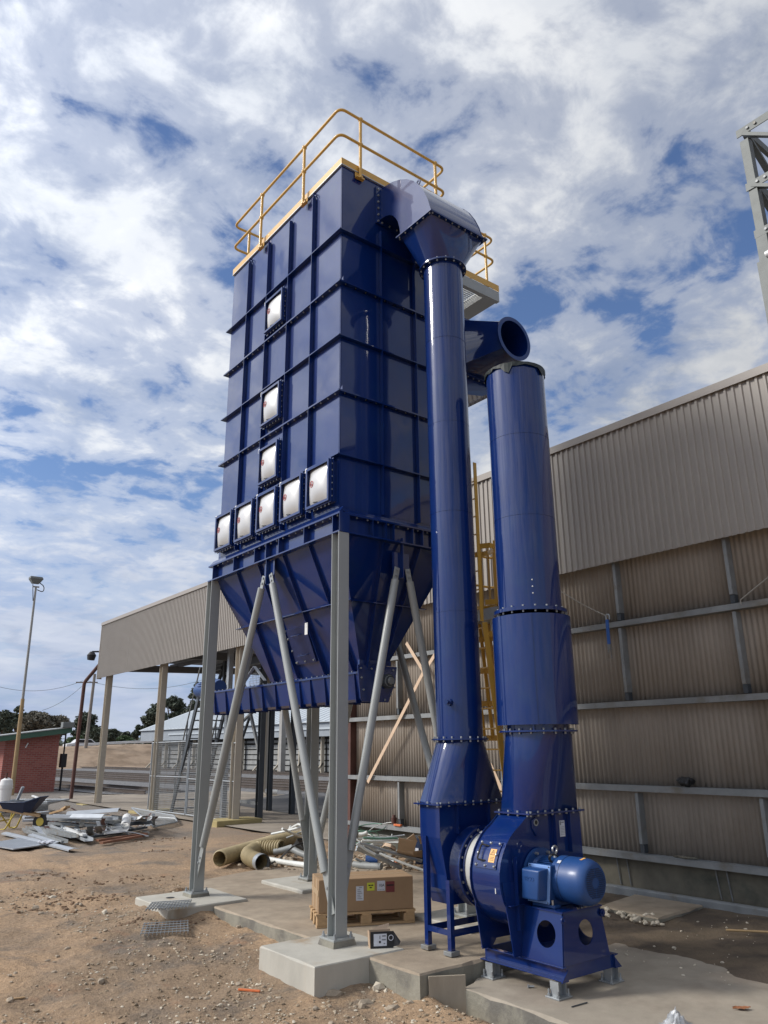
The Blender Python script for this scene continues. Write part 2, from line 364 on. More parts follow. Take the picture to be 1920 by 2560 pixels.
        if smooth: me.shade_smooth(); me.set_sharp_from_angle(angle=R(smooth))
        o = bpy.data.objects.new(name, me); col.objects.link(o)
        if parent is not None: o.parent = parent; WORLD[o.name] = tuple(o0)
        else: o.location = o0
        o['_w'] = tuple(o0)
        if bevel:
            b = o.modifiers.new('bevel', 'BEVEL'); b.width = bevel; b.segments = 2; b.limit_method = 'ANGLE'; b.angle_limit = R(40)
        return o
WORLD = {}
def tag(o, label, cat, group=None, kind=None):
    o['label'] = label; o['category'] = cat
    if group: o['group'] = group
    if kind: o['kind'] = kind
    return o
def struct(o): o['kind'] = 'structure'; return o
def stuff(o): o['kind'] = 'stuff'; return o
def thing(name, label, cat, loc, group=None):
    o = bpy.data.objects.new(name, None); col.objects.link(o); o.location = loc; o.empty_display_size = 0.2
    o['_w'] = tuple(loc); return tag(o, label, cat, group)
def copy_tree(o, loc, rz=None, label=None, parent=None):
    c = o.copy(); col.objects.link(c)
    if parent is not None: c.parent = parent
    else:
        c.location = loc
        if rz is not None: c.rotation_euler.z = rz
    if label: c['label'] = label
    for ch in [q for q in bpy.data.objects if q.parent == o]: copy_tree(ch, None, parent=c)
    return c
def circle(c, axis, r, n=32, ph=0.0):
    c = Vector(c)
    e1, e2 = {'x': ((0, 1, 0), (0, 0, 1)), 'y': ((1, 0, 0), (0, 0, 1)), 'z': ((1, 0, 0), (0, 1, 0))}[axis]
    return [c + Vector(e1) * (r * math.cos(2 * math.pi * k / n + ph)) + Vector(e2) * (r * math.sin(2 * math.pi * k / n + ph)) for k in range(n)]
def square_loop(x0, x1, y0, y1, z, n=32):
    """rectangle sampled to n points so that it lofts to a circle of n points (starts at angle 0)"""
    out = []; cx, cy = (x0 + x1) / 2, (y0 + y1) / 2; hx, hy = (x1 - x0) / 2, (y1 - y0) / 2
    for k in range(n):
        a = 2 * math.pi * k / n; c, s_ = math.cos(a), math.sin(a); m = max(abs(c), abs(s_))
        out.append(Vector((cx + hx * c / m, cy + hy * s_ / m, z)))
    return out
def sq_round(x0, x1, y0, y1, za, c, r, zb, n=32):
    """square-to-round transition: flat triangles on the sides, fans at the corners"""
    mb = MB(); cs = [Vector((x1, y1, za)), Vector((x0, y1, za)), Vector((x0, y0, za)), Vector((x1, y0, za))]
    ring = circle((c[0], c[1], zb), 'z', r, n); vs = cs + ring; fs = []
    q = n // 4
    for i in range(4):
        for k in range(q):
            a = i * q + k; fs.append((i, 4 + (a + 1) % n, 4 + a))
        fs.append((i, (i + 1) % 4, 4 + ((i + 1) * q) % n))
    return mb.add(vs, fs)
def ibeam(w, d, tf, tw):
    """outline of an H section, flanges w wide across, d deep along up"""
    a, h = w / 2, d / 2
    return [(-a, -h), (a, -h), (a, -h + tf), (tw / 2, -h + tf), (tw / 2, h - tf), (a, h - tf), (a, h), (-a, h), (-a, h - tf), (-tw / 2, h - tf), (-tw / 2, -h + tf), (-a, -h + tf)]
def text_mesh(body, size, extrude, origin, xdir, ydir, name, mat, parent, align='CENTER'):
    cu = bpy.data.curves.new(name, 'FONT'); cu.body = body; cu.size = size; cu.extrude = extrude; cu.align_x = align; cu.align_y = 'CENTER'
    to = bpy.data.objects.new(name + '_curve', cu); col.objects.link(to)
    dg = bpy.context.evaluated_depsgraph_get(); dg.update()
    me = bpy.data.meshes.new_from_object(to.evaluated_get(dg)); bpy.data.objects.remove(to); bpy.data.curves.remove(cu)
    xd, yd = Vector(xdir).normalized(), Vector(ydir).normalized(); zd = xd.cross(yd); o0 = Vector(parent['_w']) if parent is not None else Vector((0, 0, 0))
    for v in me.vertices: v.co = Vector(origin) + xd * v.co.x + yd * v.co.y + zd * v.co.z - o0
    me.materials.clear(); me.materials.append(MAT[mat]); me.name = name
    o = bpy.data.objects.new(name, me); col.objects.link(o)
    if parent is not None: o.parent = parent
    o['_w'] = tuple(o0); return o
def smooth(a, b, x):
    t = min(1, max(0, (x - a) / (b - a))); return t * t * (3 - 2 * t)
def fillet(pts, rad, seg=6):
    """polyline with rounded corners"""
    pts = [Vector(p) for p in pts]; out = [pts[0]]
    for i in range(1, len(pts) - 1):
        p, a, b = pts[i], pts[i - 1], pts[i + 1]; d1 = (a - p).normalized(); d2 = (b - p).normalized()
        r = min(rad, (a - p).length * 0.49, (b - p).length * 0.49)
        s_, e = p + d1 * r, p + d2 * r
        for k in range(seg + 1):
            t = k / seg; out.append(s_ * (1 - t) ** 2 + p * 2 * t * (1 - t) + e * t * t)
    out.append(pts[-1]); return out
rnd = random.Random(7)

# ------------------------------------------------------------------ ground
SLAB_Z, FAN_Z = 0.23, 0.10
def ground_h(x, y):
    h = 0.135 * smooth(6.8, 10.0, y) + 0.055 * smooth(10, 15, y)
    d = math.hypot(x - 4, y - 7)
    amp = 0.045 * (1 - smooth(12, 30, d)) + 0.01
    h += amp * (noise.noise((x * 0.55, y * 0.55, 3.3)) + 0.7 * noise.noise((x * 1.7, y * 1.7, 1.1)) + 0.42 * noise.noise((x * 4.5, y * 4.5, 5)) + 0.30 * noise.noise((x * 11, y * 11, 8)))
    for off_ in (0.0, 0.62):                                            # wheel tracks
        q_ = x - 2.15 - off_ + 0.42 * (y - 6) + 0.25 * math.sin(y * 0.5); gk = math.exp(-(q_ * q_) / 0.022) * (1 - smooth(9, 13, y))
        h -= gk * (0.030 + 0.012 * (1 if math.sin((y + q_ * 1.2) * 26) > 0 else 0)); h += 0.022 * math.exp(-((abs(q_) - 0.24) ** 2) / 0.006) * (1 - smooth(9, 13, y)) * (0.6 + noise.noise((x * 2, y * 2, 3)))
    # under and beside the slabs
    if x > 4.95 and y < 5.6: h = min(h, 0.0) - 0.12
    elif x > 4.9 and y < 11.4: h = h - 0.15
    elif x > 8.0 and 4 < y < 14: h -= 0.05
    # loose soil heaped along the footings and the slab edge
    for ax0_, ax1_, ay0_, ay1_ in ((4.17, 5.2, 6.44, 7.44), (4.13, 5.2, 9.63, 10.7), (4.74, 6, 5.72, 9.7)):
        ddx = max(ax0_ - x, 0, x - ax1_); ddy = max(ay0_ - y, 0, y - ay1_); dd = math.hypot(ddx, ddy)
        if 0 <= dd < 0.4: h += (0.035 + 0.05 * noise.noise((x * 3.1, y * 3.1, 6.5))) * (1 - dd / 0.4) ** 2
    # keep low beside the near footing
    h -= 0.02 * math.exp(-(((x - 4.5) / 0.8) ** 2 + ((y - 6.0) / 0.6) ** 2))
    return h
def axis_pts(lo, hi, step, far_lo, far_hi):
    a = []; x = lo
    while x < hi: a.append(x); x += step
    d = step
    while x < far_hi: a.append(x); d *= 1.13; x += d
    a.append(far_hi); b = []; x = lo - step; d = step
    while x > far_lo: b.append(x); d *= 1.13; x -= d
    b.append(far_lo); return b[::-1] + a
gx = axis_pts(0.6, 5.4, 0.055, -2200, 2200); gy = axis_pts(3.2, 12.5, 0.06, -2200, 2400)
mb = MB(); nx = len(gx)
mb.v = [Vector((x, y, ground_h(x, y))) for y in gy for x in gx]
mb.f = [(j * nx + i, j * nx + i + 1, (j + 1) * nx + i + 1, (j + 1) * nx + i) for j in range(len(gy) - 1) for i in range(nx - 1)]
g = mb.build('ground', 'dirt', loc=(0, 0, 0)); g.data.shade_smooth(); struct(g)

def slab(name, poly, z0, z1, topmat, sidemat=None, chip=0.02, seed=1):
    """concrete slab with slightly broken arrises"""
    r2 = random.Random(seed); pts = []
    n = len(poly)
    for i in range(n):
        a, b = Vector(poly[i]), Vector(poly[(i + 1) % n]); k = max(1, int((b - a).length / 0.16))
        for j in range(k):
            p = a + (b - a) * (j / k)
            if j: p = p + Vector((r2.uniform(-1, 1), r2.uniform(-1, 1))) * chip * 0.35
            pts.append(p)
    mb = MB(); top = []; mid = []; bot = []
    c = sum((Vector(p) for p in pts), Vector((0, 0))) / len(pts)
    for p in pts:
        e = chip * r2.uniform(0.25, 1.0); inw = (c - p).normalized() * e
        top.append(Vector((p.x + inw.x, p.y + inw.y, z1))); mid.append(Vector((p.x, p.y, z1 - e))); bot.append(Vector((p.x, p.y, z0)))
    mb.loft([bot, mid, top], cap0=False)
    o = mb.build(name, topmat, loc=(0, 0, 0))
    if sidemat:
        o.data.materials.append(MAT[sidemat])
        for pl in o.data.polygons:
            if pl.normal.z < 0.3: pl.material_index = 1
    return o
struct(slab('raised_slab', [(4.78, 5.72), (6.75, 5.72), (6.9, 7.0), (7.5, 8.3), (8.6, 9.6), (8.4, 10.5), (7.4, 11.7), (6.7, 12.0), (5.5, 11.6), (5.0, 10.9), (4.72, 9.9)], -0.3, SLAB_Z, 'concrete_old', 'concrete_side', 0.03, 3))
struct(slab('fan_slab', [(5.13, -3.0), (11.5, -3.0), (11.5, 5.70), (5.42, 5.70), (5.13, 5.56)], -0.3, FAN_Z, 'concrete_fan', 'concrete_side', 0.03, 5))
# soil drifted over the low slab along the shed wall
sx = [5.9 + 0.075 * i for i in range(56)]; sy = [-2.5 + 0.085 * i for i in range(132)]
mb = MB(); n_ = len(sx)
def soil_h(x, y):
    k = min((x - 7.28) * 0.09, 0.03) + 0.030 * noise.noise((x * 0.9, y * 0.9, 2)) + 0.016 * noise.noise((x * 3, y * 3, 7)) + 0.008 * noise.noise((x * 9, y * 9, 4))
    return FAN_Z + min(k, 0.06 + 0.01 * noise.noise((x * 6, y * 6, 1))) - 0.004
mb.v = [Vector((x, y, soil_h(x, y))) for y in sy for x in sx]
mb.f = [(j * n_ + i, j * n_ + i + 1, (j + 1) * n_ + i + 1, (j + 1) * n_ + i) for j in range(len(sy) - 1) for i in range(n_ - 1)]
o = mb.build('soil', 'soil_dark', loc=(0, 0, 0)); o.data.shade_smooth(); struct(o)
struct(slab('wall_apron', [(8.52, 5.86), (9.62, 5.95), (9.62, 6.95), (8.62, 6.75)], 0.0, 0.175, 'concrete_old', 'concrete_side', 0.03, 8))

# footings under the four columns
def footing(x0, x1, y0, y1, z1, label, seed, mat='concrete_new'):
    o = slab('concrete_footing', [(x0, y0), (x1, y0), (x1, y1), (x0, y1)], -0.25, z1, mat, None, 0.020, seed)
    return tag(o, label, 'footing', 'column footings')
footing(4.17, 5.20, 6.44, 7.44, 0.243, 'tall pale concrete footing under the nearest grey column', 11)
footing(4.13, 5.20, 9.63, 10.70, 0.262, 'pale concrete footing with a round hole and a grating on it', 12)
footing(6.00, 7.05, 9.60, 10.72, 0.275, 'low concrete footing behind the pallet under the rear column', 13)
footing(6.14, 7.15, 6.50, 7.47, 0.275, 'concrete footing behind the blue duct legs', 14)
mb = MB(); mb.tube([(4.46, 10.35, 0.2635), (4.46, 10.35, 0.2645)], 0.055, 20)
tag(mb.build('drain_hole', 'mark_black'), 'small round dark hole in the left footing', 'hole')
# form board between the two slabs
mb = MB(); mb.bar((4.86, 5.70, 0.015), (5.14, 5.535, 0.015), 0.02, 0.38)
tag(mb.build('form_board', 'plywood', bevel=0.002), 'stained plywood form board standing between the two slabs', 'board')
# ------------------------------------------------------------------ dust collector
E_ = EYE
BX0, BX1, BY0, BY1 = 4.782, 6.56, 7.02, 10.17
BZ0, BZ1 = 4.70, 9.64
BLUE = 'blue_paint'
dc = thing('dust_collector', 'tall blue panelled dust collector on grey steel columns with yellow roof handrail', 'dust collector', (5.67, 8.6, 0.24))
mb = MB(); mb.box(BX0, BX1, BY0, BY1, BZ0, BZ1)
housing = mb.build('housing', BLUE, dc)
# slightly sprung wall panels, one in each bay between the stiffeners
ROWS = [4.79, 5.43, 6.26, 7.02, 7.80, 8.58, 9.62]
COLS = [7.02, 7.65, 8.28, 8.91, 9.54, 10.17]
XCOLS = [4.782, 5.40, 5.98, 6.56]
def panel(face, a0, a1, z0, z1, seed):
    r2 = random.Random(seed); n = 6; mb = MB(); k = r2.uniform(-0.004, 0.006); sh = r2.uniform(-0.004, 0.004)
    for j in range(n + 1):
        for i in range(n + 1):
            s, t = i / n, j / n; a = a0 + 0.012 + (a1 - a0 - 0.024) * s; z = z0 + 0.012 + (z1 - z0 - 0.024) * t
            d = 0.003 + max(-0.001, k * math.sin(math.pi * s) * math.sin(math.pi * t) + sh * math.sin(math.pi * s) * math.sin(2 * math.pi * t) * 0.4)
            mb.v.append(Vector((BX0 - d, a, z)) if face == 'x' else Vector((a, BY0 - d, z)))
    for j in range(n):
        for i in range(n): mb.f.append((j * (n + 1) + i, j * (n + 1) + i + 1, (j + 1) * (n + 1) + i + 1, (j + 1) * (n + 1) + i))
    o = mb.build('wall_panel', BLUE, housing); o.data.shade_smooth()
    want = Vector((-1, 0, 0)) if face == 'x' else Vector((0, -1, 0))
    if o.data.polygons[0].normal.dot(want) < 0: o.data.flip_normals()
for j in range(6):
    for i in range(5): panel('x', COLS[i], COLS[i + 1], ROWS[j], ROWS[j + 1], 10 * j + i)
    for i in range(3): panel('y', XCOLS[i], XCOLS[i + 1], ROWS[j], ROWS[j + 1], 100 + 10 * j + i)
# horizontal flanges; the ones at 6.26 and 7.80 are bolted pairs
D_ = 0.066
for z in ROWS[1:6]:
    pair = z in (6.26, 7.80)
    th = 0.010 if pair else 0.006
    for nm, bx in (('flange', (BX0 - D_, BX0, BY0 - D_, BY1 + D_)), ('flange', (BX0, BX1, BY0 - D_, BY0)), ('flange', (BX1, BX1 + D_, BY0 - D_, BY1 + D_)), ('flange', (BX0, BX1, BY1, BY1 + D_))):
        mb = MB(); mb.box(*bx, z - th, z + th)
        fl = mb.build(nm, BLUE, dc)
        if pair and bx[0] < BX0 + 0.01:
            mbb = MB()
            if bx[1] <= BX0 + 0.001:
                y = BY0 + 0.05
                while y < BY1: mbb.bolt((BX0 - 0.036, y, z - th), (0, 0, -1)); y += 0.16
                # upturned edge of the bolted pair
                mb2 = MB(); mb2.box(BX0 - D_ - 0.006, BX0 - D_, BY0 - D_, BY1 + D_, z - 0.055, z + th + 0.001); mb2.build('flange_lip', BLUE, fl) if False else None
            else:
                x = BX0 + 0.05
                while x < BX1: mbb.bolt((x, BY0 - 0.036, z - th), (0, 0, -1)); x += 0.16
            stuff(mbb.build('bolts', 'galvanised', fl))
for z in (6.26, 7.80):                                             # corner ears of the bolted pairs
    mb = MB(); mb.prism([(BY0 - D_ - 0.001, z + 0.01), (BY0 - D_ - 0.001, z + 0.07), (BY0 - 0.004, z + 0.012)], 'x', BX0 - 0.012, BX0 - 0.005); mb.build('corner_ear', BLUE, dc)
# vertical stiffeners with rounded heads
def stiff_poly(z0, z1, d):
    p = [(0, z0), (-d, z0)] + [(-d / 2 - d / 2 * math.cos(a), z1 - d / 2 + d / 2 * math.sin(a) * 1.2) for a in [i * math.pi / 10 for i in range(11)]]
    return p
for i, y in enumerate(COLS[1:5]):
    mb = MB(); mb.prism([(BX0 - 0.001 + a, b) for a, b in stiff_poly(4.79, 9.52, 0.064)], 'y', y - 0.004, y + 0.004)
    st = mb.build('stiffener', BLUE, dc)
    if i in (0, 3):
        mb = MB(); mb.annulus((BX0 - 0.030, y + 0.001, 9.565), (0, 1, 0), 0.020, 0.034, 0.012, 16); mb.build('lifting_lug', BLUE, st, smooth=40)
    mb = MB(); z = 4.85                                             # stitch welds at the root
    while z < 9.4:
        mb.box(BX0 - 0.008, BX0 - 0.0045, y - 0.010, y + 0.010, z, z + 0.06); z += 0.13
    stuff(mb.build('weld', BLUE, st))
for x in XCOLS[1:3]:
    mb = MB(); mb.prism([(BY0 - 0.001 + a, b) for a, b in stiff_poly(4.79, 8.85, 0.064)], 'x', x - 0.004, x + 0.004)
    st = mb.build('stiffener', BLUE, dc)
    mb = MB(); z = 4.85
    while z < 8.8:
        mb.box(x - 0.010, x + 0.010, BY0 - 0.008, BY0 - 0.0045, z, z + 0.06); z += 0.13
    stuff(mb.build('weld', BLUE, st))
# explosion vents
def vent(y, z0, seed):
    W2, H, dp = 0.253, 0.525, 0.108; z1 = z0 + H; x1 = BX0 - dp
    fr = MB(); t = 0.008
    fr.box(x1, BX0, y - W2, y - W2 + t, z0, z1); fr.box(x1, BX0, y + W2 - t, y + W2, z0, z1)
    fr.box(x1, BX0, y - W2 + t, y + W2 - t, z0, z0 + t); fr.box(x1, BX0, y - W2 + t, y + W2 - t, z1 - t, z1)
    f = fr.build('vent_frame', BLUE, dc, bevel=0.0015)
    rim = MB()
    for a in (((y - W2 - 0.016, y - W2 - 0.001), (z0 - 0.016, z1 + 0.02)), ((y + W2 + 0.001, y + W2 + 0.016), (z0 - 0.016, z1 + 0.004)), ((y - W2, y + W2), (z0 - 0.016, z0 - 0.001)), ((y - W2, y + W2), (z1 + 0.001, z1 + 0.016))):
        rim.box(x1 + 0.018, x1 + 0.030, *a[0], *a[1]); rim.box(x1 + 0.052, x1 + 0.060, *a[0], *a[1])
    rim.build('clamp_rim', BLUE, f)
    fx = MB(); e = 0.030
    fx.box(x1 - 0.006, x1 - 0.0005, y - W2, y - W2 + e, z0, z1); fx.box(x1 - 0.006, x1 - 0.0005, y + W2 - e, y + W2, z0, z1); fx.box(x1 - 0.006, x1 - 0.0005, y - W2 + e, y + W2 - e, z0, z0 + e); fx.box(x1 - 0.006, x1 - 0.0005, y - W2 + e, y + W2 - e, z1 - e, z1); fx.build('retaining_ring', BLUE, f)
    bl = MB()
    for k in range(6):
        zz = z0 + 0.06 + k * (H - 0.12) / 5; bl.bolt((x1 + 0.042, y - W2, zz), (0, -1, 0), 0.009, 0.012)
        yy = y - W2 + 0.05 + k * (2 * W2 - 0.10) / 5; bl.tube([(x1 + 0.040, yy, z0 - 0.036), (x1 + 0.040, yy, z0)], 0.007, 6)
    stuff(bl.build('bolts', 'galvanised', f))
    # domed membrane
    n = 14; mb = MB(); y0, y1, za, zb = y - W2 + 0.009, y + W2 - 0.009, z0 + 0.009, z1 - 0.009
    for j in range(n + 1):
        for i in range(n + 1):
            s, t_ = i / n, j / n; bul = (1 - abs(2 * s - 1) ** 2.6) * (1 - abs(2 * t_ - 1) ** 2.6)
            mb.v.append(Vector((x1 + 0.050 - 0.078 * bul, y0 + (y1 - y0) * s, za + (zb - za) * t_)))
    for j in range(n):
        for i in range(n): mb.f.append((j * (n + 1) + i, j * (n + 1) + i + 1, (j + 1) * (n + 1) + i + 1, (j + 1) * (n + 1) + i))
    o = mb.build('vent_membrane', 'vent_white', f); o.data.shade_smooth()
    if o.data.polygons[0].normal.x > 0: o.data.flip_normals()
    # red no-step mark
    cm = Vector((x1 - 0.0300, y + 0.085, z0 + 0.285)); mk = MB()
    mk.annulus(cm + Vector((0.004, 0, 0)), (1, -0.12, 0), 0.035, 0.041, 0.006, 24)
    mk.bar(cm + Vector((0.002, 0.026, 0.026)), cm + Vector((0.002, -0.026, -0.026)), 0.005, 0.007, (1, 0, 0))
    mk.build('no_step_mark', 'sign_red', f)
    sh = MB(); sh.prism([(cm.y + 0.016, cm.z - 0.016), (cm.y - 0.018, cm.z - 0.016), (cm.y - 0.018, cm.z - 0.006), (cm.y, cm.z), (cm.y + 0.012, cm.z + 0.018), (cm.y + 0.018, cm.z + 0.016)], 'x', cm.x + 0.000, cm.x + 0.005)
    sh.build('no_step_mark', 'mark_black', f)
    sl = MB(); sl.bar((x1 + 0.016, y + 0.10, z0 + 0.065), (x1 + 0.012, y + 0.005, z0 + 0.045), 0.01, 0.014, (1, 0, 0)); sl.build('hinge_slot', 'mark_black', f)
    tg = MB(); tg.box(x1 + 0.02, x1 + 0.055, y + W2 + 0.018, y + W2 + 0.062, z1 - 0.03, z1 + 0.035); tg.build('burst_sensor', 'plastic_white', f, bevel=0.006)
for i in range(5): vent((COLS[i] + COLS[i + 1]) / 2, 4.868, i)
for z0 in (5.535, 6.405, 7.885): vent((COLS[2] + COLS[3]) / 2, z0, 9)

# ring beam: channel with plate stiffeners
FX0, FX1, FY0, FY1 = 4.712, 6.62, 6.912, 10.348
mb = MB(); mb.prism([(FX0 + 0.012, 4.70), (BX0 - 0.004, 4.775), (BX0 - 0.004, 4.70)], 'y', FY0 + 0.012, FY1 - 0.012); mb.build('base_flange', BLUE, dc)
mb = MB(); mb.prism([(FY0 + 0.012, 4.699), (BY0 - 0.004, 4.774), (BY0 - 0.004, 4.699)], 'x', FX0 + 0.10, FX1 - 0.012); mb.build('base_flange', BLUE, dc)
def beam(axis, out, inn, a0, a1):
    mb = MB(); lo, hi = min(out, inn), max(out, inn)
    if axis == 'y':
        mb.box(lo, hi, a0, a1, 4.676, 4.698); mb.box(lo, hi, a0, a1, 4.460, 4.476); w_ = inn - math.copysign(0.01, inn - out)
        mb.box(min(w_, inn), max(w_, inn), a0, a1, 4.476, 4.676)
    else:
        mb.box(a0, a1, lo, hi, 4.676, 4.698); mb.box(a0, a1, lo, hi, 4.460, 4.476); w_ = inn - math.copysign(0.01, inn - out)
        mb.box(a0, a1, min(w_, inn), max(w_, inn), 4.476, 4.676)
    return mb.build('ring_beam', BLUE, dc)
b1 = beam('y', FX0, FX0 + 0.09, FY0, FY1); b2 = beam('x', FY0, FY0 + 0.09, FX0 + 0.0905, FX1 - 0.0905); b3 = beam('y', FX1, FX1 - 0.09, FY0, FY1); b4 = beam('x', FY1, FY1 - 0.09, FX0 + 0.0905, FX1 - 0.0905)
for y in (7.055, 7.68, 8.29, 8.62, 8.93, 9.54, 10.20):
    mb = MB(); mb.box(FX0 + 0.003, FX0 + 0.079, y - 0.005, y + 0.005, 4.4765, 4.6755); mb.build('web_plate', BLUE, b1)
for x in (4.86, 5.20, 5.40, 5.52, 5.82, 5.98, 6.20):
    mb = MB(); mb.box(x - 0.005, x + 0.005, FY0 + 0.003, FY0 + 0.079, 4.4765, 4.6755); mb.build('web_plate', BLUE, b2)
mb = MB(); y = FY0 + 0.08
while y < FY1: mb.bolt((FX0 + 0.035, y, 4.676), (0, 0, -1), 0.011, 0.016); y += 0.155
stuff(mb.build('bolts', 'galvanised', b1))
mb = MB(); x = FX0 + 0.12
while x < FX1: mb.bolt((x, FY0 + 0.035, 4.676), (0, 0, -1), 0.011, 0.016); x += 0.155
stuff(mb.build('bolts', 'galvanised', b2))
mb = MB(); mb.box(FX0 + 0.0, FX0 + 0.139, FY0 - 0.006, FY0 - 0.0005, 4.462, 4.697); mb.build('corner_plate', BLUE, dc)

# hopper: a chisel that narrows to the screw trough
HT = [(FX0 + 0.09, FY0 + 0.09), (FX1 - 0.09, FY0 + 0.09), (FX1 - 0.09, FY1 - 0.09), (FX0 + 0.09, FY1 - 0.09)]
HB = [(5.50, 7.57), (5.84, 7.57), (5.84, 9.74), (5.50, 9.74)]
zt, zb = 4.470, 2.985
mb = MB(); mb.loft([[Vector((*p, zb)) for p in HB], [Vector((*p, zt)) for p in HT]]); hop = mb.build('hopper', BLUE, dc)
def hx(z): return HB[0][0] + (HT[0][0] - HB[0][0]) * (z - zb) / (zt - zb)
def hy(z): return HB[0][1] + (HT[0][1] - HB[0][1]) * (z - zb) / (zt - zb)
def hy2(z): return HB[2][1] + (HT[2][1] - HB[2][1]) * (z - zb) / (zt - zb)
for y in (7.66, 8.28, 8.93, 9.54):
    mb = MB(); z0 = zb + 0.0
    mb.prism([(hx(zb) + 0.004, zb), (hx(zb) - 0.070, zb + 0.01), (hx(zt - 0.01) - 0.070 + 0.03, zt - 0.012), (hx(zt) + 0.004, zt - 0.012)], 'y', y - 0.004, y + 0.004)
    mb.build('stiffener', BLUE, hop)
for x in (5.38, 5.96):
    k = 0.55
    mb = MB(); xb = 5.67 + (x - 5.67) * 0.40
    a, b_ = Vector((xb, hy(zb) - 0.03, zb)), Vector((x, hy(zt) - 0.03, zt - 0.012)); mb.bar(a, b_, 0.008, 0.065, (0, -1, 0)); mb.build('stiffener', BLUE, hop)
zm = 3.755
mb = MB(); mb.bar((hx(zm) - 0.034, hy(zm) - 0.07, zm), (hx(zm) - 0.034, hy2(zm) + 0.07, zm), 0.072, 0.010); mb.build('flange', BLUE, hop)
mb = MB(); mb.bar((hx(zm) + 0.004, hy(zm) - 0.034, zm + 0.001), (2 * 5.67 - hx(zm) + 0.05, hy(zm) - 0.034, zm + 0.001), 0.072, 0.010); mb.build('flange', BLUE, hop)
# access hatch on the sloping side
def on_hop(y, z, off): 
    n = Vector((-(zt - zb), 0, -(HB[0][0] - HT[0][0]))).normalized(); return Vector((hx(z), y, z)) + n * off
mb = MB(); q = [on_hop(8.88, 3.17, 0.003), on_hop(8.40, 3.17, 0.003), on_hop(8.36, 3.61, 0.003), on_hop(8.84, 3.61, 0.003)]; q2 = [p + (on_hop(8, 3, 0.02) - on_hop(8, 3, 0)) for p in q]
mb.loft([q, q2]); hatch = mb.build('access_hatch', 'blue_matt', hop)
for z in (3.28, 3.53):
    mb = MB(); mb.tube(fillet([on_hop(8.73, z, 0.02), on_hop(8.73, z, 0.06), on_hop(8.52, z, 0.06), on_hop(8.52, z, 0.02)], 0.02, 4), 0.007, 8); mb.build('hatch_handle', BLUE, hatch, smooth=40)
mb = MB()
for y in (8.44, 8.64, 8.84): mb.bolt(on_hop(y, 3.20, 0.022), (-1, 0, -0.45), 0.012)
for z in (3.2, 3.35, 3.5, 3.6): mb.bolt(on_hop(8.86, z, 0.022), (-1, 0, -0.45), 0.012)
stuff(mb.build('bolts', 'galvanised', hatch))
mb = MB(); mb.box(hx(3.6) - 0.09, hx(3.6) - 0.086, 8.20, 8.265, 3.47, 3.62); mb.build('tag', 'plastic_white', hop)
# screw trough
TC = 5.67
TP = [(TC - 0.19, 2.982), (TC - 0.19, 2.958), (TC - 0.172, 2.958), (TC - 0.118, 2.66), (TC - 0.08, 2.632), (TC + 0.08, 2.632), (TC + 0.118, 2.66), (TC + 0.172, 2.958), (TC + 0.19, 2.958), (TC + 0.19, 2.982)]
mb = MB(); mb.prism(TP, 'y', 7.56, 12.0); tr = mb.build('screw_trough', BLUE, dc)
for y in (7.70, 8.02, 8.36, 8.70, 8.97, 9.25, 9.62, 10.0, 10.38, 10.75, 11.16, 11.55):
    mb = MB(); mb.prism([(TC - 0.188, 2.957), (TC - 0.150, 2.615), (TC + 0.150, 2.615), (TC + 0.188, 2.957)], 'y', y - 0.004, y + 0.004); mb.build('rib', BLUE, tr)
mb = MB(); y = 7.62
while y < 12: mb.bolt((TC - 0.178, y, 2.984), (0, 0, 1), 0.010, 0.012); y += 0.13
stuff(mb.build('bolts', 'galvanised', tr))
# end plate, seal housing and drive at the near end
mb = MB(); mb.prism([(5.40, 3.05), (6.00, 3.05), (5.97, 2.86), (5.86, 2.62), (5.47, 2.62), (5.44, 2.66)], 'y', 7.50, 7.515); ep = mb.build('end_plate', BLUE, tr, bevel=0.002)
mb = MB(); mb.box(5.44, 5.92, 7.52, 7.555, 3.055, 3.12); mb.build('end_plate', BLUE, tr)
mb = MB()
for x, z in ((5.44, 3.01), (5.60, 3.01), (5.76, 3.01), (5.93, 3.01), (5.45, 2.90), (5.48, 2.76), (5.95, 2.80), (5.60, 2.65), (5.80, 2.65), (5.90, 2.72)): mb.bolt((x, 7.499, z), (0, -1, 0), 0.012, 0.014)
stuff(mb.build('bolts', 'galvanised', ep))
mb = MB(); mb.tube([(5.82, 7.50, 2.87), (5.82, 7.43, 2.87)], 0.085, 24); mb.tube([(5.82, 7.43, 2.87), (5.82, 7.40, 2.87)], 0.06, 24); bh = mb.build('bearing_housing', 'dark_steel', ep, smooth=35)
mb = MB(); mb.tube([(5.82, 7.40, 2.87), (5.82, 7.375, 2.87)], [0.045, 0.040], 24); mb.build('bearing_cap', 'dull_steel', bh, smooth=35)
mb = MB(); mb.annulus((5.82, 7.425, 2.87), (0, 1, 0), 0.060, 0.068, 0.014, 24); mb.build('bearing_ring', 'galvanised', bh, smooth=35)
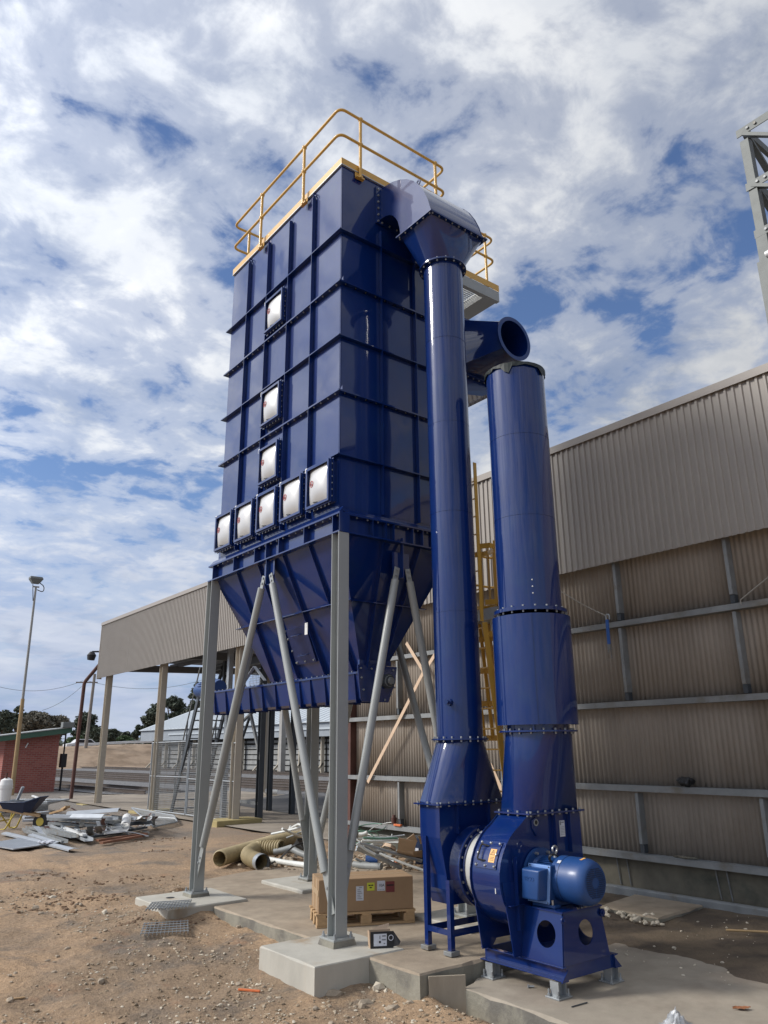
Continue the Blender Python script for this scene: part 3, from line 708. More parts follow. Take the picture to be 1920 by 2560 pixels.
# conveyor motor at the far end and its guard hood
mb = MB(); mb.tube([(TC, 11.72, 3.06), (TC, 11.80, 3.06), (TC, 12.10, 3.06), (TC, 12.45, 3.06), (TC, 12.55, 3.06)], [0.12, 0.14, 0.14, 0.135, 0.10], 20); cm_ = mb.build('screw_motor', 'motor_blue', dc, smooth=40)
mb = MB()
for k in range(10):
    a = 0.3 + k * 0.28; mb.bar((TC + 0.14 * math.cos(a), 11.86, 3.06 + 0.14 * math.sin(a)), (TC + 0.14 * math.cos(a), 12.30, 3.06 + 0.14 * math.sin(a)), 0.006, 0.03, (math.cos(a), 0, math.sin(a)))
stuff(mb.build('cooling_fins', 'motor_blue', cm_))
gh = MB(); gh.bar((TC - 0.15, 10.66, 3.02), (TC - 0.15, 10.30, 3.27), 0.05, 0.006, (0, 0.5, 0.8)); gh.bar((TC - 0.15, 10.30, 3.272), (TC - 0.15, 9.96, 3.04), 0.05, 0.006, (0, -0.5, 0.8)); gh = gh.build('guard_hood', 'light_steel', tr)
mb = MB()
for k in range(9): mb.bar((TC - 0.13, 10.12 + k * 0.045, 2.99), (TC - 0.13, 10.12 + k * 0.045, 3.03 + 0.2 * (1 - abs(k - 4) / 5)), 0.004, 0.004, (1, 0, 0))
for k in range(5): mb.bar((TC - 0.131, 10.12, 3.03 + k * 0.035), (TC - 0.131, 10.48, 3.03 + k * 0.035), 0.004, 0.004)
stuff(mb.build('guard_mesh', 'dull_steel', gh))

# columns, base plates, braces
CX = (4.782, 6.55); CY = (6.986, 10.274)
sec = ibeam(0.140, 0.146, 0.011, 0.009)
for cx_ in CX:
    for cy_ in CY:
        mb = MB(); mb.profile((cx_, cy_, 0.315), (cx_, cy_, 4.459), sec, (0, 1, 0)); c_ = mb.build('column', 'grey_paint', dc, bevel=0.0015)
        mb = MB(); mb.box(cx_ - 0.125, cx_ + 0.125, cy_ - 0.125, cy_ + 0.125, 0.297, 0.315); bp = mb.build('base_plate', 'grey_paint', c_, bevel=0.002)
        mb = MB(); mb.loft([[Vector((cx_ + a * 0.138, cy_ + b_ * 0.138, 0.243)) for a, b_ in ((-1, -1), (1, -1), (1, 1), (-1, 1))], [Vector((cx_ + a * 0.124, cy_ + b_ * 0.124, 0.297)) for a, b_ in ((-1, -1), (1, -1), (1, 1), (-1, 1))]]); mb.build('grout_pad', 'concrete_side', c_)
        mb = MB()
        for a in (-1, 1):
            for b_ in (-1, 1): mb.tube([(cx_ + a * 0.098, cy_ + b_ * 0.098, 0.315), (cx_ + a * 0.098, cy_ + b_ * 0.098, 0.362)], 0.010, 8); mb.bolt((cx_ + a * 0.098, cy_ + b_ * 0.098, 0.318), (0, 0, 1), 0.019, 0.018)
        stuff(mb.build('anchor_bolts', 'galvanised', c_))
        mb = MB(); mb.box(cx_ - 0.07, cx_ + 0.07, cy_ - 0.073, cy_ + 0.073, 4.4415, 4.4585); mb.build('cap_plate', 'grey_paint', c_) if False else None
def brace(top, bot, off):
    """tube with flattened, bolted ends; off is the direction out of the wall plane"""
    top, bot, off = Vector(top), Vector(bot), Vector(off); d = (bot - top).normalized()
    a, b_ = top + d * 0.16, bot - d * 0.30
    mb = MB(); mb.tube([a, b_], 0.046, 20); br_ = mb.build('brace', 'grey_paint', dc, smooth=40)
    side = d.cross(off).normalized()
    mb = MB(); mb.bar(top, a + d * 0.16, 0.075, 0.012, off); mb.build('brace_plate', 'grey_paint', br_, bevel=0.002)
    mb = MB(); mb.obox((b_ + bot) / 2 + d * 0.0, d * ((bot - b_).length / 2 + 0.1), side * 0.045, off * 0.006); mb.build('brace_plate', 'grey_paint', br_, bevel=0.002)
    mb = MB()
    for k in (0.03, 0.10): mb.bolt(top + d * k + off * 0.005, off, 0.016, 0.016); mb.bolt(bot - d * (k + 0.05) + off * 0.005, off, 0.016, 0.016)
    stuff(mb.build('bolts', 'galvanised', br_))
def gusset(c, axis, out):
    c = Vector(c); a = Vector((0, 1, 0)) if axis == 'y' else Vector((1, 0, 0)); o = Vector(out)
    mb = MB(); pts = [(-0.15, 0.30), (0.15, 0.30), (0.15, 0.0), (0.055, -0.03), (0.0, 0.0), (-0.055, -0.03), (-0.15, 0.0)]
    pts = [(-0.13, 0.295), (0.13, 0.295), (0.13, 0.0), (0.03, -0.02), (-0.03, -0.02), (-0.13, 0.0)]
    mb.loft([[c + a * x + Vector((0, 0, z)) - o * 0.004 for x, z in pts], [c + a * x + Vector((0, 0, z)) + o * 0.004 for x, z in pts]])
    g_ = mb.build('gusset', BLUE, dc)
    mb = MB(); mb.obox(c + Vector((0, 0, 0.23)) + o * 0.030, a * 0.005, o * 0.026, Vector((0, 0, 0.245))); mb.build('gusset_fin', BLUE, g_)
for x_, out in ((CX[0] - 0.030, (-1, 0, 0)), (CX[1] + 0.03, (1, 0, 0))):
    gusset((x_ + 0.03, 8.615, 4.155), 'y', out)
    brace((x_, 8.70, 4.26), (x_, 10.20, 0.60), out); brace((x_, 8.53, 4.26), (x_, 7.06, 0.60), out)
for y_, out in ((CY[0] - 0.030, (0, -1, 0)), (CY[1] + 0.03, (0, 1, 0))):
    gusset((5.666, y_ + 0.03 * (1 if y_ < 8 else -1), 4.06), 'x', out)
    brace((5.59, y_, 4.16), (4.85, y_, 0.80), out); brace((5.745, y_, 4.16), (6.48, y_, 0.80), out)

# roof edge, handrails, platform
YE = 'yellow_paint'
tbz0, tbz1 = 9.655, 9.755
for bx in ((BX0 - 0.022, BX0 - 0.014, BY0 - 0.022, BY1 + 0.022), (BX0 - 0.013, BX1 + 0.02, BY0 - 0.022, BY0 - 0.014), (BX1 + 0.012, BX1 + 0.02, BY0 - 0.013, 7.70), (BX0 - 0.013, BX1 + 0.02, BY1 + 0.014, BY1 + 0.022)):
    mb = MB(); mb.box(*bx, tbz0, tbz1); mb.build('toe_board', YE, dc)
mb = MB(); mb.box(BX0 - 0.026, BX1 + 0.024, BY0 - 0.026, BY1 + 0.026, 9.641, 9.654); mb.build('roof_edge', 'light_steel', dc)
RZ, MZ, PZ = 10.53, 10.10, 9.60
rx0, rx1, ry0, ry1 = 4.70, 6.64, 6.965, 10.10
def rails(path, z, rad=0.11, r=0.0205):
    mb = MB(); mb.tube(fillet([(x, y, z) for x, y in path], rad, 7), r, 10); return mb.build('handrail', YE, dc, smooth=50)
loop = [(6.64, 7.72), (6.64, ry0), (rx0, ry0), (rx0, ry1), (6.64, ry1), (6.64, 9.1)]
rails(loop, RZ); rails(loop, MZ)
def post(x, y, out):
    o = Vector(out); mb = MB(); mb.tube([(x, y, PZ - 0.06), (x, y, RZ)], 0.0225, 10); p_ = mb.build('handrail_post', YE, dc, smooth=50)
    mb = MB()
    for z in (RZ, MZ): mb.tube([(x, y, z - 0.030), (x, y, z - 0.012), (x, y, z + 0.012), (x, y, z + 0.026)], [0.026, 0.036, 0.036, 0.020], 10)
    mb.build('post_ball', YE, p_, smooth=50)
    a = o.cross(Vector((0, 0, 1))); mb = MB(); mb.obox(Vector((x, y, PZ - 0.055)) - o * 0.012, a * 0.065, o * 0.022, Vector((0, 0, 0.012))); mb.obox(Vector((x, y, PZ - 0.02)) - o * 0.034, a * 0.065, o * 0.005, Vector((0, 0, 0.05))); mb.build('post_bracket', YE, p_)
for y in (7.88, 9.14): post(rx0, y, (-1, 0, 0))
for x in (5.05, 6.44): post(x, ry0, (0, -1, 0))
for x in (4.98, 6.2): post(x, ry1, (0, 1, 0))
PX0, PX1, PY0, PY1 = 6.60, 8.50, 7.70, 9.30
for bx in ((PX0, PX1, PY0, PY0 + 0.008), (PX1 - 0.008, PX1, PY0 + 0.0085, PY1), (PX0, PX1 - 0.009, PY1 - 0.008, PY1)):
    mb = MB(); mb.box(*bx, 9.50, 9.615); mb.build('toe_board', YE, dc)
for a, b_ in (((PX0, PY0 + 0.045), (PX1, PY0 + 0.045)), ((PX0, PY1 - 0.045), (PX1, PY1 - 0.045))):
    mb = MB(); mb.box(a[0], b_[0], a[1] - 0.040, a[1] + 0.040, 9.30, 9.495); mb.build('platform_beam', 'grey_paint', dc, bevel=0.003)
mb = MB(); mb.box(PX1 - 0.30, PX1 - 0.002, PY0 + 0.086, PY1 - 0.086, 9.32, 9.49); mb.build('platform_beam', 'grey_paint', dc, bevel=0.003)
mb = MB(); mb.box(PX0, PX1 - 0.31, PY0 + 0.086, PY0 + 0.20, 9.47, 9.493); mb.box(PX0, PX1 - 0.31, PY1 - 0.20, PY1 - 0.086, 9.47, 9.493); mb.build('platform_frame', 'grey_paint', dc)
mb = MB(); y = PY0 + 0.21
while y < PY1 - 0.2: mb.box(PX0, PX1 - 0.31, y, y + 0.005, 9.465, 9.494); y += 0.045
x = PX0 + 0.05
while x < PX1 - 0.32: mb.box(x, x + 0.006, PY0 + 0.2, PY1 - 0.2, 9.482, 9.490); x += 0.10
stuff(mb.build('floor_grating', 'galvanised', dc))
pl = [(6.66, 7.72), (PX1 - 0.03, 7.72), (PX1 - 0.03, PY1 - 0.05), (6.66, PY1 - 0.05)]
rails(pl, RZ, 0.13); rails(pl, MZ, 0.13)
post(8.24, 7.72, (0, -1, 0)); post(7.0, 7.72, (0, -1, 0)); post(PX1 - 0.03, 8.9, (1, 0, 0))

# round inlet on the far side
mb = MB(); mb.box(6.565, 7.62, 7.02, 8.7, 7.16, 8.10); ib = mb.build('inlet_plenum', BLUE, dc)
mb = MB(); mb.loft([[Vector(p) for p in ((6.57, 7.06, 6.80), (7.3, 7.06, 6.95), (7.3, 8.6, 6.95), (6.57, 8.6, 6.80))], [Vector(p) for p in ((6.57, 7.03, 7.13), (7.61, 7.03, 7.13), (7.61, 8.69, 7.13), (6.57, 8.69, 7.13))]]); mb.build('inlet_hopper', BLUE, ib)
mb = MB(); mb.box(6.57, 7.68, 6.96, 8.75, 7.131, 7.159); fl = mb.build('flange', BLUE, ib)
mb = MB(); x = 6.62
while x < 7.66: mb.bolt((x, 6.985, 7.131), (0, 0, -1), 0.011); x += 0.11
stuff(mb.build('bolts', 'galvanised', fl))
IC = Vector((7.20, 6.30, 7.50)); n = 32
rect = []
for k in range(n):
    a = 2 * math.pi * k / n; c, s_ = math.cos(a), math.sin(a); q = max(abs(c), abs(s_)); rect.append(Vector((7.12 + 0.49 * c / q, 7.018, 7.55 + 0.40 * s_ / q)))
ring = circle(IC, 'y', 0.275, n)
mb = MB(); mb.loft([rect, ring], False, False); rp = [p + (IC - p).normalized() * 0.006 for p in ring]
mb.loft([rp, [p + (Vector((7.12, 7.55, 7.55)) - p) * 0.02 + Vector((0, 0.7, 0)) for p in rp]], False, True)
mb.build('inlet_cone', BLUE, ib, smooth=30)
mb = MB(); mb.annulus(IC, (0, 1, 0), 0.268, 0.325, 0.012, 40); mb.build('inlet_flange', 'grey_paint' if False else BLUE, ib, smooth=35)
# ------------------------------------------------------------------ clean-air duct from the collector down to the fan
DX, DY, DR = 5.84, 6.24, 0.250
EX0, EX1, EYA, EYB = 5.40, 6.29, 5.94, 6.54
ZF = 6.40 + E_
du = thing('clean_air_duct', 'blue round duct with boxy elbow running down beside the collector to the fan inlet', 'duct', (DX, DY, SLAB_Z))
outer = [(7.012, 7.42), (6.86, 7.405), (6.70, 7.365), (6.54, 7.295), (6.39, 7.20), (6.26, 7.08), (6.15, 6.94), (6.06, 6.78), (5.99, 6.61), (5.952, 6.47), (5.94, 6.40)]
inner = [(7.012, 6.93), (6.92, 6.928), (6.84, 6.91), (6.76, 6.875), (6.69, 6.82), (6.635, 6.75), (6.59, 6.67), (6.562, 6.58), (6.547, 6.50), (6.541, 6.45), (6.54, 6.40)]
sec_ = [(y, z + E_) for y, z in outer] + [(y, z + E_) for y, z in inner[::-1]]
mb = MB(); mb.prism(sec_, 'x', EX0, EX1); el = mb.build('elbow', BLUE, du, smooth=20)
for x in (EX0 - 0.003, EX1 + 0.003):
    mb = MB(); mb.prism([(y + (-0.006 if i < 11 else 0.006), z) for i, (y, z) in enumerate(sec_)], 'x', min(x, x + math.copysign(0.006, x - 5.8)), max(x, x + math.copysign(0.006, x - 5.8))); mb.build('elbow_cheek', BLUE, el)
# bolted frame against the collector wall
mb = MB(); zz0, zz1 = 6.93 + E_, 7.42 + E_
mb.box(EX0 - 0.062, EX0 - 0.010, 6.985, 7.012, zz0 - 0.06, zz1 + 0.05); mb.box(EX1 + 0.010, EX1 + 0.062, 6.985, 7.012, zz0 - 0.06, zz1 + 0.05)
mb.box(EX0 - 0.010, EX1 + 0.010, 6.985, 7.012, zz0 - 0.06, zz0 - 0.004); mb.box(EX0 - 0.010, EX1 + 0.010, 6.985, 7.012, zz1 + 0.004, zz1 + 0.05)
fr = mb.build('wall_frame', BLUE, el)
mb = MB()
for k in range(6): mb.bolt((EX0 - 0.036, 6.985, zz0 - 0.03 + k * 0.105), (0, -1, 0), 0.013, 0.018)
for k in range(7): mb.bolt((EX0 + 0.03 + k * 0.13, 6.985, zz0 - 0.034), (0, -1, 0), 0.013, 0.018)
stuff(mb.build('bolts', 'galvanised', fr))
mb = MB(); mb.annulus((5.62, 6.42, 7.285 + E_), (1, 0.0, 0), 0.022, 0.045, 0.012, 18); mb.build('lifting_lug', BLUE, el, smooth=40)
# square flange, transition, pipe
def frame_flange(x0, x1, y0, y1, z, w, th, parent, bolts, down=True):
    mb = MB(); mb.box(x0 - w, x0 + 0.002, y0 - w, y1 + w, z - th, z + th); mb.box(x1 - 0.002, x1 + w, y0 - w, y1 + w, z - th, z + th)
    mb.box(x0 + 0.002, x1 - 0.002, y0 - w, y0 + 0.002, z - th, z + th); mb.box(x0 + 0.002, x1 - 0.002, y1 - 0.002, y1 + w, z - th, z + th)
    f = mb.build('flange', BLUE, parent); mb = MB(); n1 = max(2, int((x1 - x0) / bolts)); n2 = max(2, int((y1 - y0) / bolts))
    for sgn in ((-1, 1)):
        p0 = z + sgn * th
        for k in range(n1 + 1):
            for y in (y0 - w / 2, y1 + w / 2): mb.bolt((x0 + (x1 - x0) * k / n1, y, p0), (0, 0, sgn), 0.011, 0.016)
        for k in range(n2 + 1):
            for x in (x0 - w / 2, x1 + w / 2): mb.bolt((x, y0 + (y1 - y0) * k / n2, p0), (0, 0, sgn), 0.011, 0.016)
    stuff(mb.build('bolts', 'galvanised', f)); return f
frame_flange(EX0, EX1, EYA, EYB, ZF - 0.012, 0.05, 0.010, du, 0.10)
zt1 = 5.90 + E_
mb = sq_round(EX0 + 0.002, EX1 - 0.002, EYA + 0.002, EYB - 0.002, ZF - 0.024, (DX, DY), DR, zt1, 48); mb.build('transition', BLUE, du, smooth=12)
def ring_flange(c, z, r0, r1, th, parent, nb, name='flange', both=True):
    mb = MB(); mb.annulus((c[0], c[1], z), (0, 0, 1), r0, r1, th * 2, 40); f = mb.build(name, BLUE, parent, smooth=35); mb = MB()
    for k in range(nb):
        a = 2 * math.pi * (k + 0.5) / nb
        for sg in ((-1, 1) if both else (1,)): mb.bolt((c[0] + (r0 + r1) / 2 * math.cos(a), c[1] + (r0 + r1) / 2 * math.sin(a), z + sg * th), (0, 0, sg), 0.011, 0.020)
    stuff(mb.build('bolts', 'galvanised', f)); return f
ring_flange((DX, DY), zt1 - 0.01, DR, DR + 0.055, 0.010, du, 16)
zp0 = 0.075 + E_
zs = [zt1 - 0.02] + [z + E_ for z in (4.80, 3.68, 2.57, 1.42)] + [zp0]
for i in range(5):
    mb = MB(); n = 64; r_ = DR - 0.0006 * (i % 2)
    mb.loft([circle((DX, DY, zs[i + 1] + 0.004 * (i < 4)), 'z', r_, n), circle((DX, DY, zs[i] - 0.002), 'z', r_, n)], False, False)
    mb.build('pipe_section', BLUE, du, smooth=40)
    if i < 4: mb = MB(); mb.tube([(DX, DY, zs[i + 1] - 0.001), (DX, DY, zs[i + 1] + 0.003)], r_ + 0.0022, 64, caps=False); mb.build('weld_seam', BLUE, du, smooth=40)
mb = MB(); np_ = pix(1102, 1760, u=5.62); a = math.atan2(np_.y - DY, np_.x - DX); a = math.radians(205); p0 = Vector((DX + DR * math.cos(a), DY + DR * math.sin(a), 0.45 + E_)); dv = Vector((math.cos(a), math.sin(a), 0))
mb.tube([p0 - dv * 0.01, p0 + dv * 0.035], 0.030, 16); mb.tube([p0 + dv * 0.035, p0 + dv * 0.055], 0.038, 16); mb.tube([p0 + dv * 0.055, p0 + dv * 0.10], 0.022, 12); mb.build('sample_socket', BLUE, du, smooth=40)
ring_flange((DX, DY), zp0, DR, DR + 0.055, 0.008, du, 18)
IX0, IX1, IY0, IY1 = 5.385, 6.285, 6.09, 6.39
ZL = -0.55 + E_
mb = sq_round(IX0, IX1, IY0, IY1, ZL + 0.008, (DX, DY), DR, zp0 - 0.008, 48); mb.build('transition', BLUE, du, smooth=12)
frame_flange(IX0, IX1, IY0, IY1, ZL, 0.045, 0.007, du, 0.105)
poly = [(IX0, -0.557), (IX0, -0.86), (5.455, -1.20), (5.462, -1.33), (5.52, -1.47), (6.15, -1.47), (6.21, -1.33), (6.215, -1.20), (IX1, -0.86), (IX1, -0.557)]
mb = MB(); mb.prism([(x, z + E_) for x, z in poly], 'y', IY0, IY1); ibx = mb.build('inlet_box', BLUE, du, bevel=0.002)
for x in (5.60, 6.05):
    mb = MB(); mb.box(x - 0.004, x + 0.004, IY0 - 0.045, IY0 - 0.0005, -0.83 + E_, -0.562 + E_); mb.build('stiffener', BLUE, ibx)
SH = Vector((5.87, 0, -1.14 + E_))
n = 48
mb = MB(); mb.loft([circle((SH.x, IY0 + 0.002, SH.z), 'y', 0.375, n), circle((SH.x, 5.99, SH.z), 'y', 0.325, n), circle((SH.x, 5.955, SH.z), 'y', 0.325, n)], False, False); cone = mb.build('inlet_cone', BLUE, ibx, smooth=30)
mb = MB(); mb.annulus((SH.x, 5.950, SH.z), (0, 1, 0), 0.30, 0.385, 0.014, 48); fl = mb.build('flange', BLUE, cone, smooth=35)
mb = MB()
for k in range(20): a = 2 * math.pi * k / 20; mb.bolt((SH.x + 0.355 * math.cos(a), 5.943, SH.z + 0.355 * math.sin(a)), (0, -1, 0), 0.012, 0.014)
stuff(mb.build('bolts', 'zinc_bolt', fl))
# leg frame
for lx in (5.392, 6.28):
    for ly in (5.98, 6.31):
        sg = 1 if lx < 5.8 else -1
        topz = (-1.22 if ly < 6.1 else -0.85) + E_
        mb = MB(); mb.profile((lx, ly, SLAB_Z + 0.045), (lx, ly, topz), [(-0.025, -0.025), (0.025, -0.025), (0.025, -0.019), (-0.019, -0.019), (-0.019, 0.025), (-0.025, 0.025)] if sg < 0 else [(0.025, -0.025), (0.025, 0.025), (0.019, 0.025), (0.019, -0.019), (-0.025, -0.019), (-0.025, -0.025)], (0, 1, 0)); lg = mb.build('leg', BLUE, du)
        mb = MB(); mb.box(lx - 0.055, lx + 0.055, ly - 0.055, ly + 0.055, SLAB_Z + 0.006, SLAB_Z + 0.045); mb.build('foot', 'dull_steel', lg, bevel=0.004)
for lx in (5.392, 6.28):
    mb = MB(); mb.box(lx - 0.024, lx - 0.018, 6.005, 6.285, -1.70 + E_, -1.65 + E_); mb.build('leg_tie', BLUE, du)
for ly in (5.98, 6.31):
    mb = MB(); mb.box(5.418, 6.254, ly - 0.004, ly + 0.004, -1.715 + E_, -1.655 + E_); mb.build('leg_tie', BLUE, du)

# ------------------------------------------------------------------ fan with motor
fan = thing('centrifugal_fan', 'blue centrifugal fan with electric motor on a steel base frame', 'fan', (5.9, 5.2, FAN_Z))
SX, SZ = SH.x, SH.z
def scroll(extra=0.0):
    pts = [(5.775 - extra, SZ + 0.515)]
    for k in range(0, 27):
        a = R(118 + k * 9.2)
        rr = 0.470 + 0.04 * math.exp(-((math.degrees(a) - 185) / 45) ** 2) - 0.05 * smooth(230, 350, math.degrees(a)) + extra
        pts.append((SX + rr * math.cos(a), SZ + rr * math.sin(a)))
    pts += [(6.505 + extra, SZ + 0.03), (6.505 + extra, SZ + 0.515)]
    return pts
SV0, SV1 = 5.275, 5.640
mb = MB(); mb.prism(scroll(), 'y', SV0, SV1); sc = mb.build('scroll_casing', BLUE, fan, smooth=25)
for y in (SV0 - 0.009, SV1 + 0.001):
    mb = MB(); mb.prism(scroll(0.016), 'y', y, y + 0.008); mb.build('side_plate', BLUE, sc)
    mb = MB(); mb.prism([(5.37, SZ - 0.02), (5.475, FAN_Z + 0.235), (5.60, FAN_Z + 0.235), (5.66, FAN_Z + 0.30), (6.10, FAN_Z + 0.30), (6.16, FAN_Z + 0.235), (6.27, FAN_Z + 0.235), (6.37, SZ - 0.02)], 'y', y + (-0.0095 if y < 5.5 else 0.0085), y + (-0.0005 if y < 5.5 else 0.0175)); mb.build('support_plate', BLUE, sc)
mb = MB(); mb.prism([(6.505, SZ + 0.516), (6.505, SZ + 0.4), (6.53, SZ + 0.516)], 'y', SV0, SV1); mb.build('outlet_rib', BLUE, sc)
for x in (6.10, 6.32):
    mb = MB(); mb.box(x - 0.004, x + 0.004, SV0 - 0.055, SV0 - 0.0095, SZ + 0.16, SZ + 0.515); mb.build('stiffener', BLUE, sc)
mb = MB(); mb.box(5.52, 5.528, SV0 - 0.06, SV0 - 0.0195, SZ - 0.42, SZ + 0.18); mb.build('stiffener', BLUE, sc)
mb = MB(); mb.box(5.42, 5.60, SV0 - 0.06, SV0 - 0.0195, SZ - 0.215, SZ - 0.207); mb.build('stiffener', BLUE, sc)
mb = MB(); mb.prism([(5.86, SZ + 0.50), (5.80, SZ + 0.47), (5.80, SZ + 0.40), (5.85, SZ + 0.33), (5.90, SZ + 0.42), (5.90, SZ + 0.48)], 'y', SV0 - 0.024, SV0 - 0.010); lg = mb.build('lifting_lug', BLUE, sc, bevel=0.004)
mb = MB(); mb.annulus((5.852, SV0 - 0.026, SZ + 0.45), (0, 1, 0), 0.020, 0.031, 0.006, 20); mb.build('lug_ring', 'galvanised', lg)
mb = MB(); mb.tube([(5.852, SV0 - 0.0265, SZ + 0.45), (5.852, SV0 - 0.0255, SZ + 0.45)], 0.020, 20); mb.build('lug_hole', 'mark_black', lg)
# join between inlet and casing
mb = MB(); mb.tube([(SX, SV1 + 0.025, SZ), (SX, 5.935, SZ)], 0.335, 48, caps=False); mb.build('flexible_joint', 'ring_white', fan, smooth=40)
mb = MB(); mb.annulus((SX, SV1 + 0.022, SZ), (0, 1, 0), 0.30, 0.375, 0.012, 48); mb.annulus((SX, 5.92, SZ), (0, 1, 0), 0.336, 0.346, 0.02, 48); mb.annulus((SX, 5.72, SZ), (0, 1, 0), 0.336, 0.346, 0.02, 48); mb.build('joint_band', 'blue_matt', fan, smooth=35)
mb = MB(); mb.tube([(SX - 0.15, 5.80, SZ + 0.325), (SX - 0.15, 5.86, SZ + 0.325)], 0.018, 8); mb.tube([(SX - 0.15, 5.84, SZ + 0.31), (SX - 0.15, 5.84, SZ + 0.345)], 0.012, 8); mb.build('joint_clip', 'zinc_bolt', fan, smooth=40)
# inspection door on the wrap
def wrap(a, y, off):
    a_ = R(a); rr = 0.470 + 0.04 * math.exp(-((a - 185) / 45) ** 2) + off
    return Vector((SX + rr * math.cos(a_), y, SZ + rr * math.sin(a_)))
def patch(a0, a1, y0, y1, o0, o1, n=8):
    mb = MB(); lo = [wrap(a0 + (a1 - a0) * k / n, y, o0) for y in (y0,) for k in range(n + 1)]; hi = [wrap(a0 + (a1 - a0) * k / n, y0, o1) for k in range(n, -1, -1)]
    l1 = lo + hi; l2 = [Vector((p.x, y1, p.z)) for p in l1]; mb.loft([l1, l2]); return mb
door = patch(143, 171, 5.325, 5.595, 0.001, 0.009).build('inspection_door', BLUE, sc, smooth=30)
mb = MB()
for a in (145.5, 157, 168.5):
    for y in ((5.345, 5.46, 5.575) if a != 157 else (5.345, 5.575)):
        p = wrap(a, y, 0.009); d = Vector((math.cos(R(a)), 0, math.sin(R(a)))); mb.tube([p, p + d * 0.008, p + d * 0.014], [0.014, 0.013, 0.007], 10)
mb.build('bolts', 'zinc_bolt', door, smooth=40)
mb = MB(); mb.tube(fillet([wrap(149, 5.47, 0.009), wrap(149, 5.54, 0.045), wrap(164, 5.54, 0.045), wrap(164, 5.47, 0.009)], 0.02, 4), 0.008, 8); mb.build('door_handle', 'mark_black', door, smooth=40)
lb = patch(151.5, 165, 5.355, 5.43, 0.0095, 0.0115, 4).build('warning_label', 'label_orange', door)
def wl(a, y): return wrap(a, y, 0.012)
mb = MB(); tri = [wl(152.5, 5.392), wl(157.5, 5.368), wl(157.5, 5.418)]
for i in range(3): mb.bar(tri[i], tri[(i + 1) % 3], 0.004, 0.002, (-1, 0, 0.3))
mb.bar(wl(154.6, 5.393), wl(156.4, 5.393), 0.005, 0.002, (-1, 0, 0.3))
for k in range(3): mb.bar(wl(160 + k * 1.4, 5.366), wl(160 + k * 1.4, 5.412), 0.003, 0.002, (-1, 0, 0.3))
mb.build('warning_print', 'mark_black', lb)
mb = MB(); p = wrap(191, 5.345, 0.001); mb.box(p.x - 0.003, p.x + 0.004, 5.34, 5.348, p.z - 0.022, p.z + 0.022); mb.build('paint_mark', 'plastic_white', sc)
# data plate on the outlet neck
mb = MB(); mb.box(6.20, 6.275, SV0 - 0.0135, SV0 - 0.010, SZ + 0.30, SZ + 0.445); dp = mb.build('data_plate', 'paper_white', sc)
mb = MB(); mb.box(6.205, 6.222, SV0 - 0.0145, SV0 - 0.0136, SZ + 0.405, SZ + 0.438)
for k in range(6): mb.box(6.21, 6.268, SV0 - 0.0145, SV0 - 0.0136, SZ + 0.318 + k * 0.0135, SZ + 0.321 + k * 0.0135)
mb.box(6.228, 6.265, SV0 - 0.0145, SV0 - 0.0136, SZ + 0.423, SZ + 0.433); mb.build('plate_print', 'mark_grey', dp)
# base frame
zb0, zb1 = FAN_Z + 0.125, FAN_Z + 0.232
chan = lambda s: [(0, -0.0535), (s * 0.055, -0.0535), (s * 0.06, -0.047), (s * 0.008, -0.045), (s * 0.008, 0.045), (s * 0.06, 0.047), (s * 0.055, 0.0535), (0, 0.0535)]
zc_ = (zb0 + zb1) / 2
for x, s in ((5.60, 1), (6.24, -1)):
    mb = MB(); mb.prism([(x - s * 0.0, zb0), (x - s * 0.075, zb0 + 0.006), (x - s * 0.075, zb0 + 0.014), (x - s * 0.008, zb0 + 0.016), (x - s * 0.008, zb1 - 0.012), (x - s * 0.055, zb1 - 0.008), (x - s * 0.055, zb1), (x, zb1)], 'y', 4.78, 5.74); mb.build('base_rail', BLUE, fan, bevel=0.0015)
for y in (4.80, 5.70):
    mb = MB(); mb.box(5.602, 6.238, y, y + 0.012, zb0 + 0.002, zb1 - 0.002); mb.build('base_rail', BLUE, fan)
mb = MB(); mb.prism([(6.24, zb1 - 0.02), (6.33, zb0 + 0.0), (6.24, zb0 + 0.0)], 'y', 4.775, 4.785); mb.build('base_gusset', BLUE, fan)
mb = MB(); mb.prism([(5.60, zb1 - 0.02), (5.51, zb0 + 0.0), (5.60, zb0 + 0.0)], 'y', 4.770, 4.778); mb.build('base_gusset', BLUE, fan)
for x in (5.565, 6.275):
    for y in (4.86, 5.62):
        mb = MB(); mb.profile((x, y, FAN_Z + 0.014), (x, y, zb0 - 0.0005), ibeam(0.09, 0.10, 0.008, 0.007), (1, 0, 0)); ft = mb.build('foot', 'galvanised', fan)
        mb = MB(); mb.box(x - 0.085, x + 0.085, y - 0.075, y + 0.075, FAN_Z + 0.001, FAN_Z + 0.0135); mb.build('foot_plate', 'galvanised', ft, bevel=0.002)
        mb = MB()
        for dx_, dy_ in ((-0.065, -0.05), (-0.065, 0.05), (0.065, -0.05)): mb.tube([(x + dx_, y + dy_, FAN_Z + 0.0135), (x + dx_, y + dy_, FAN_Z + 0.065)], 0.008, 8); mb.bolt((x + dx_, y + dy_, FAN_Z + 0.0145), (0, 0, 1), 0.015, 0.016)
        stuff(mb.build('anchor_bolts', 'galvanised', ft))
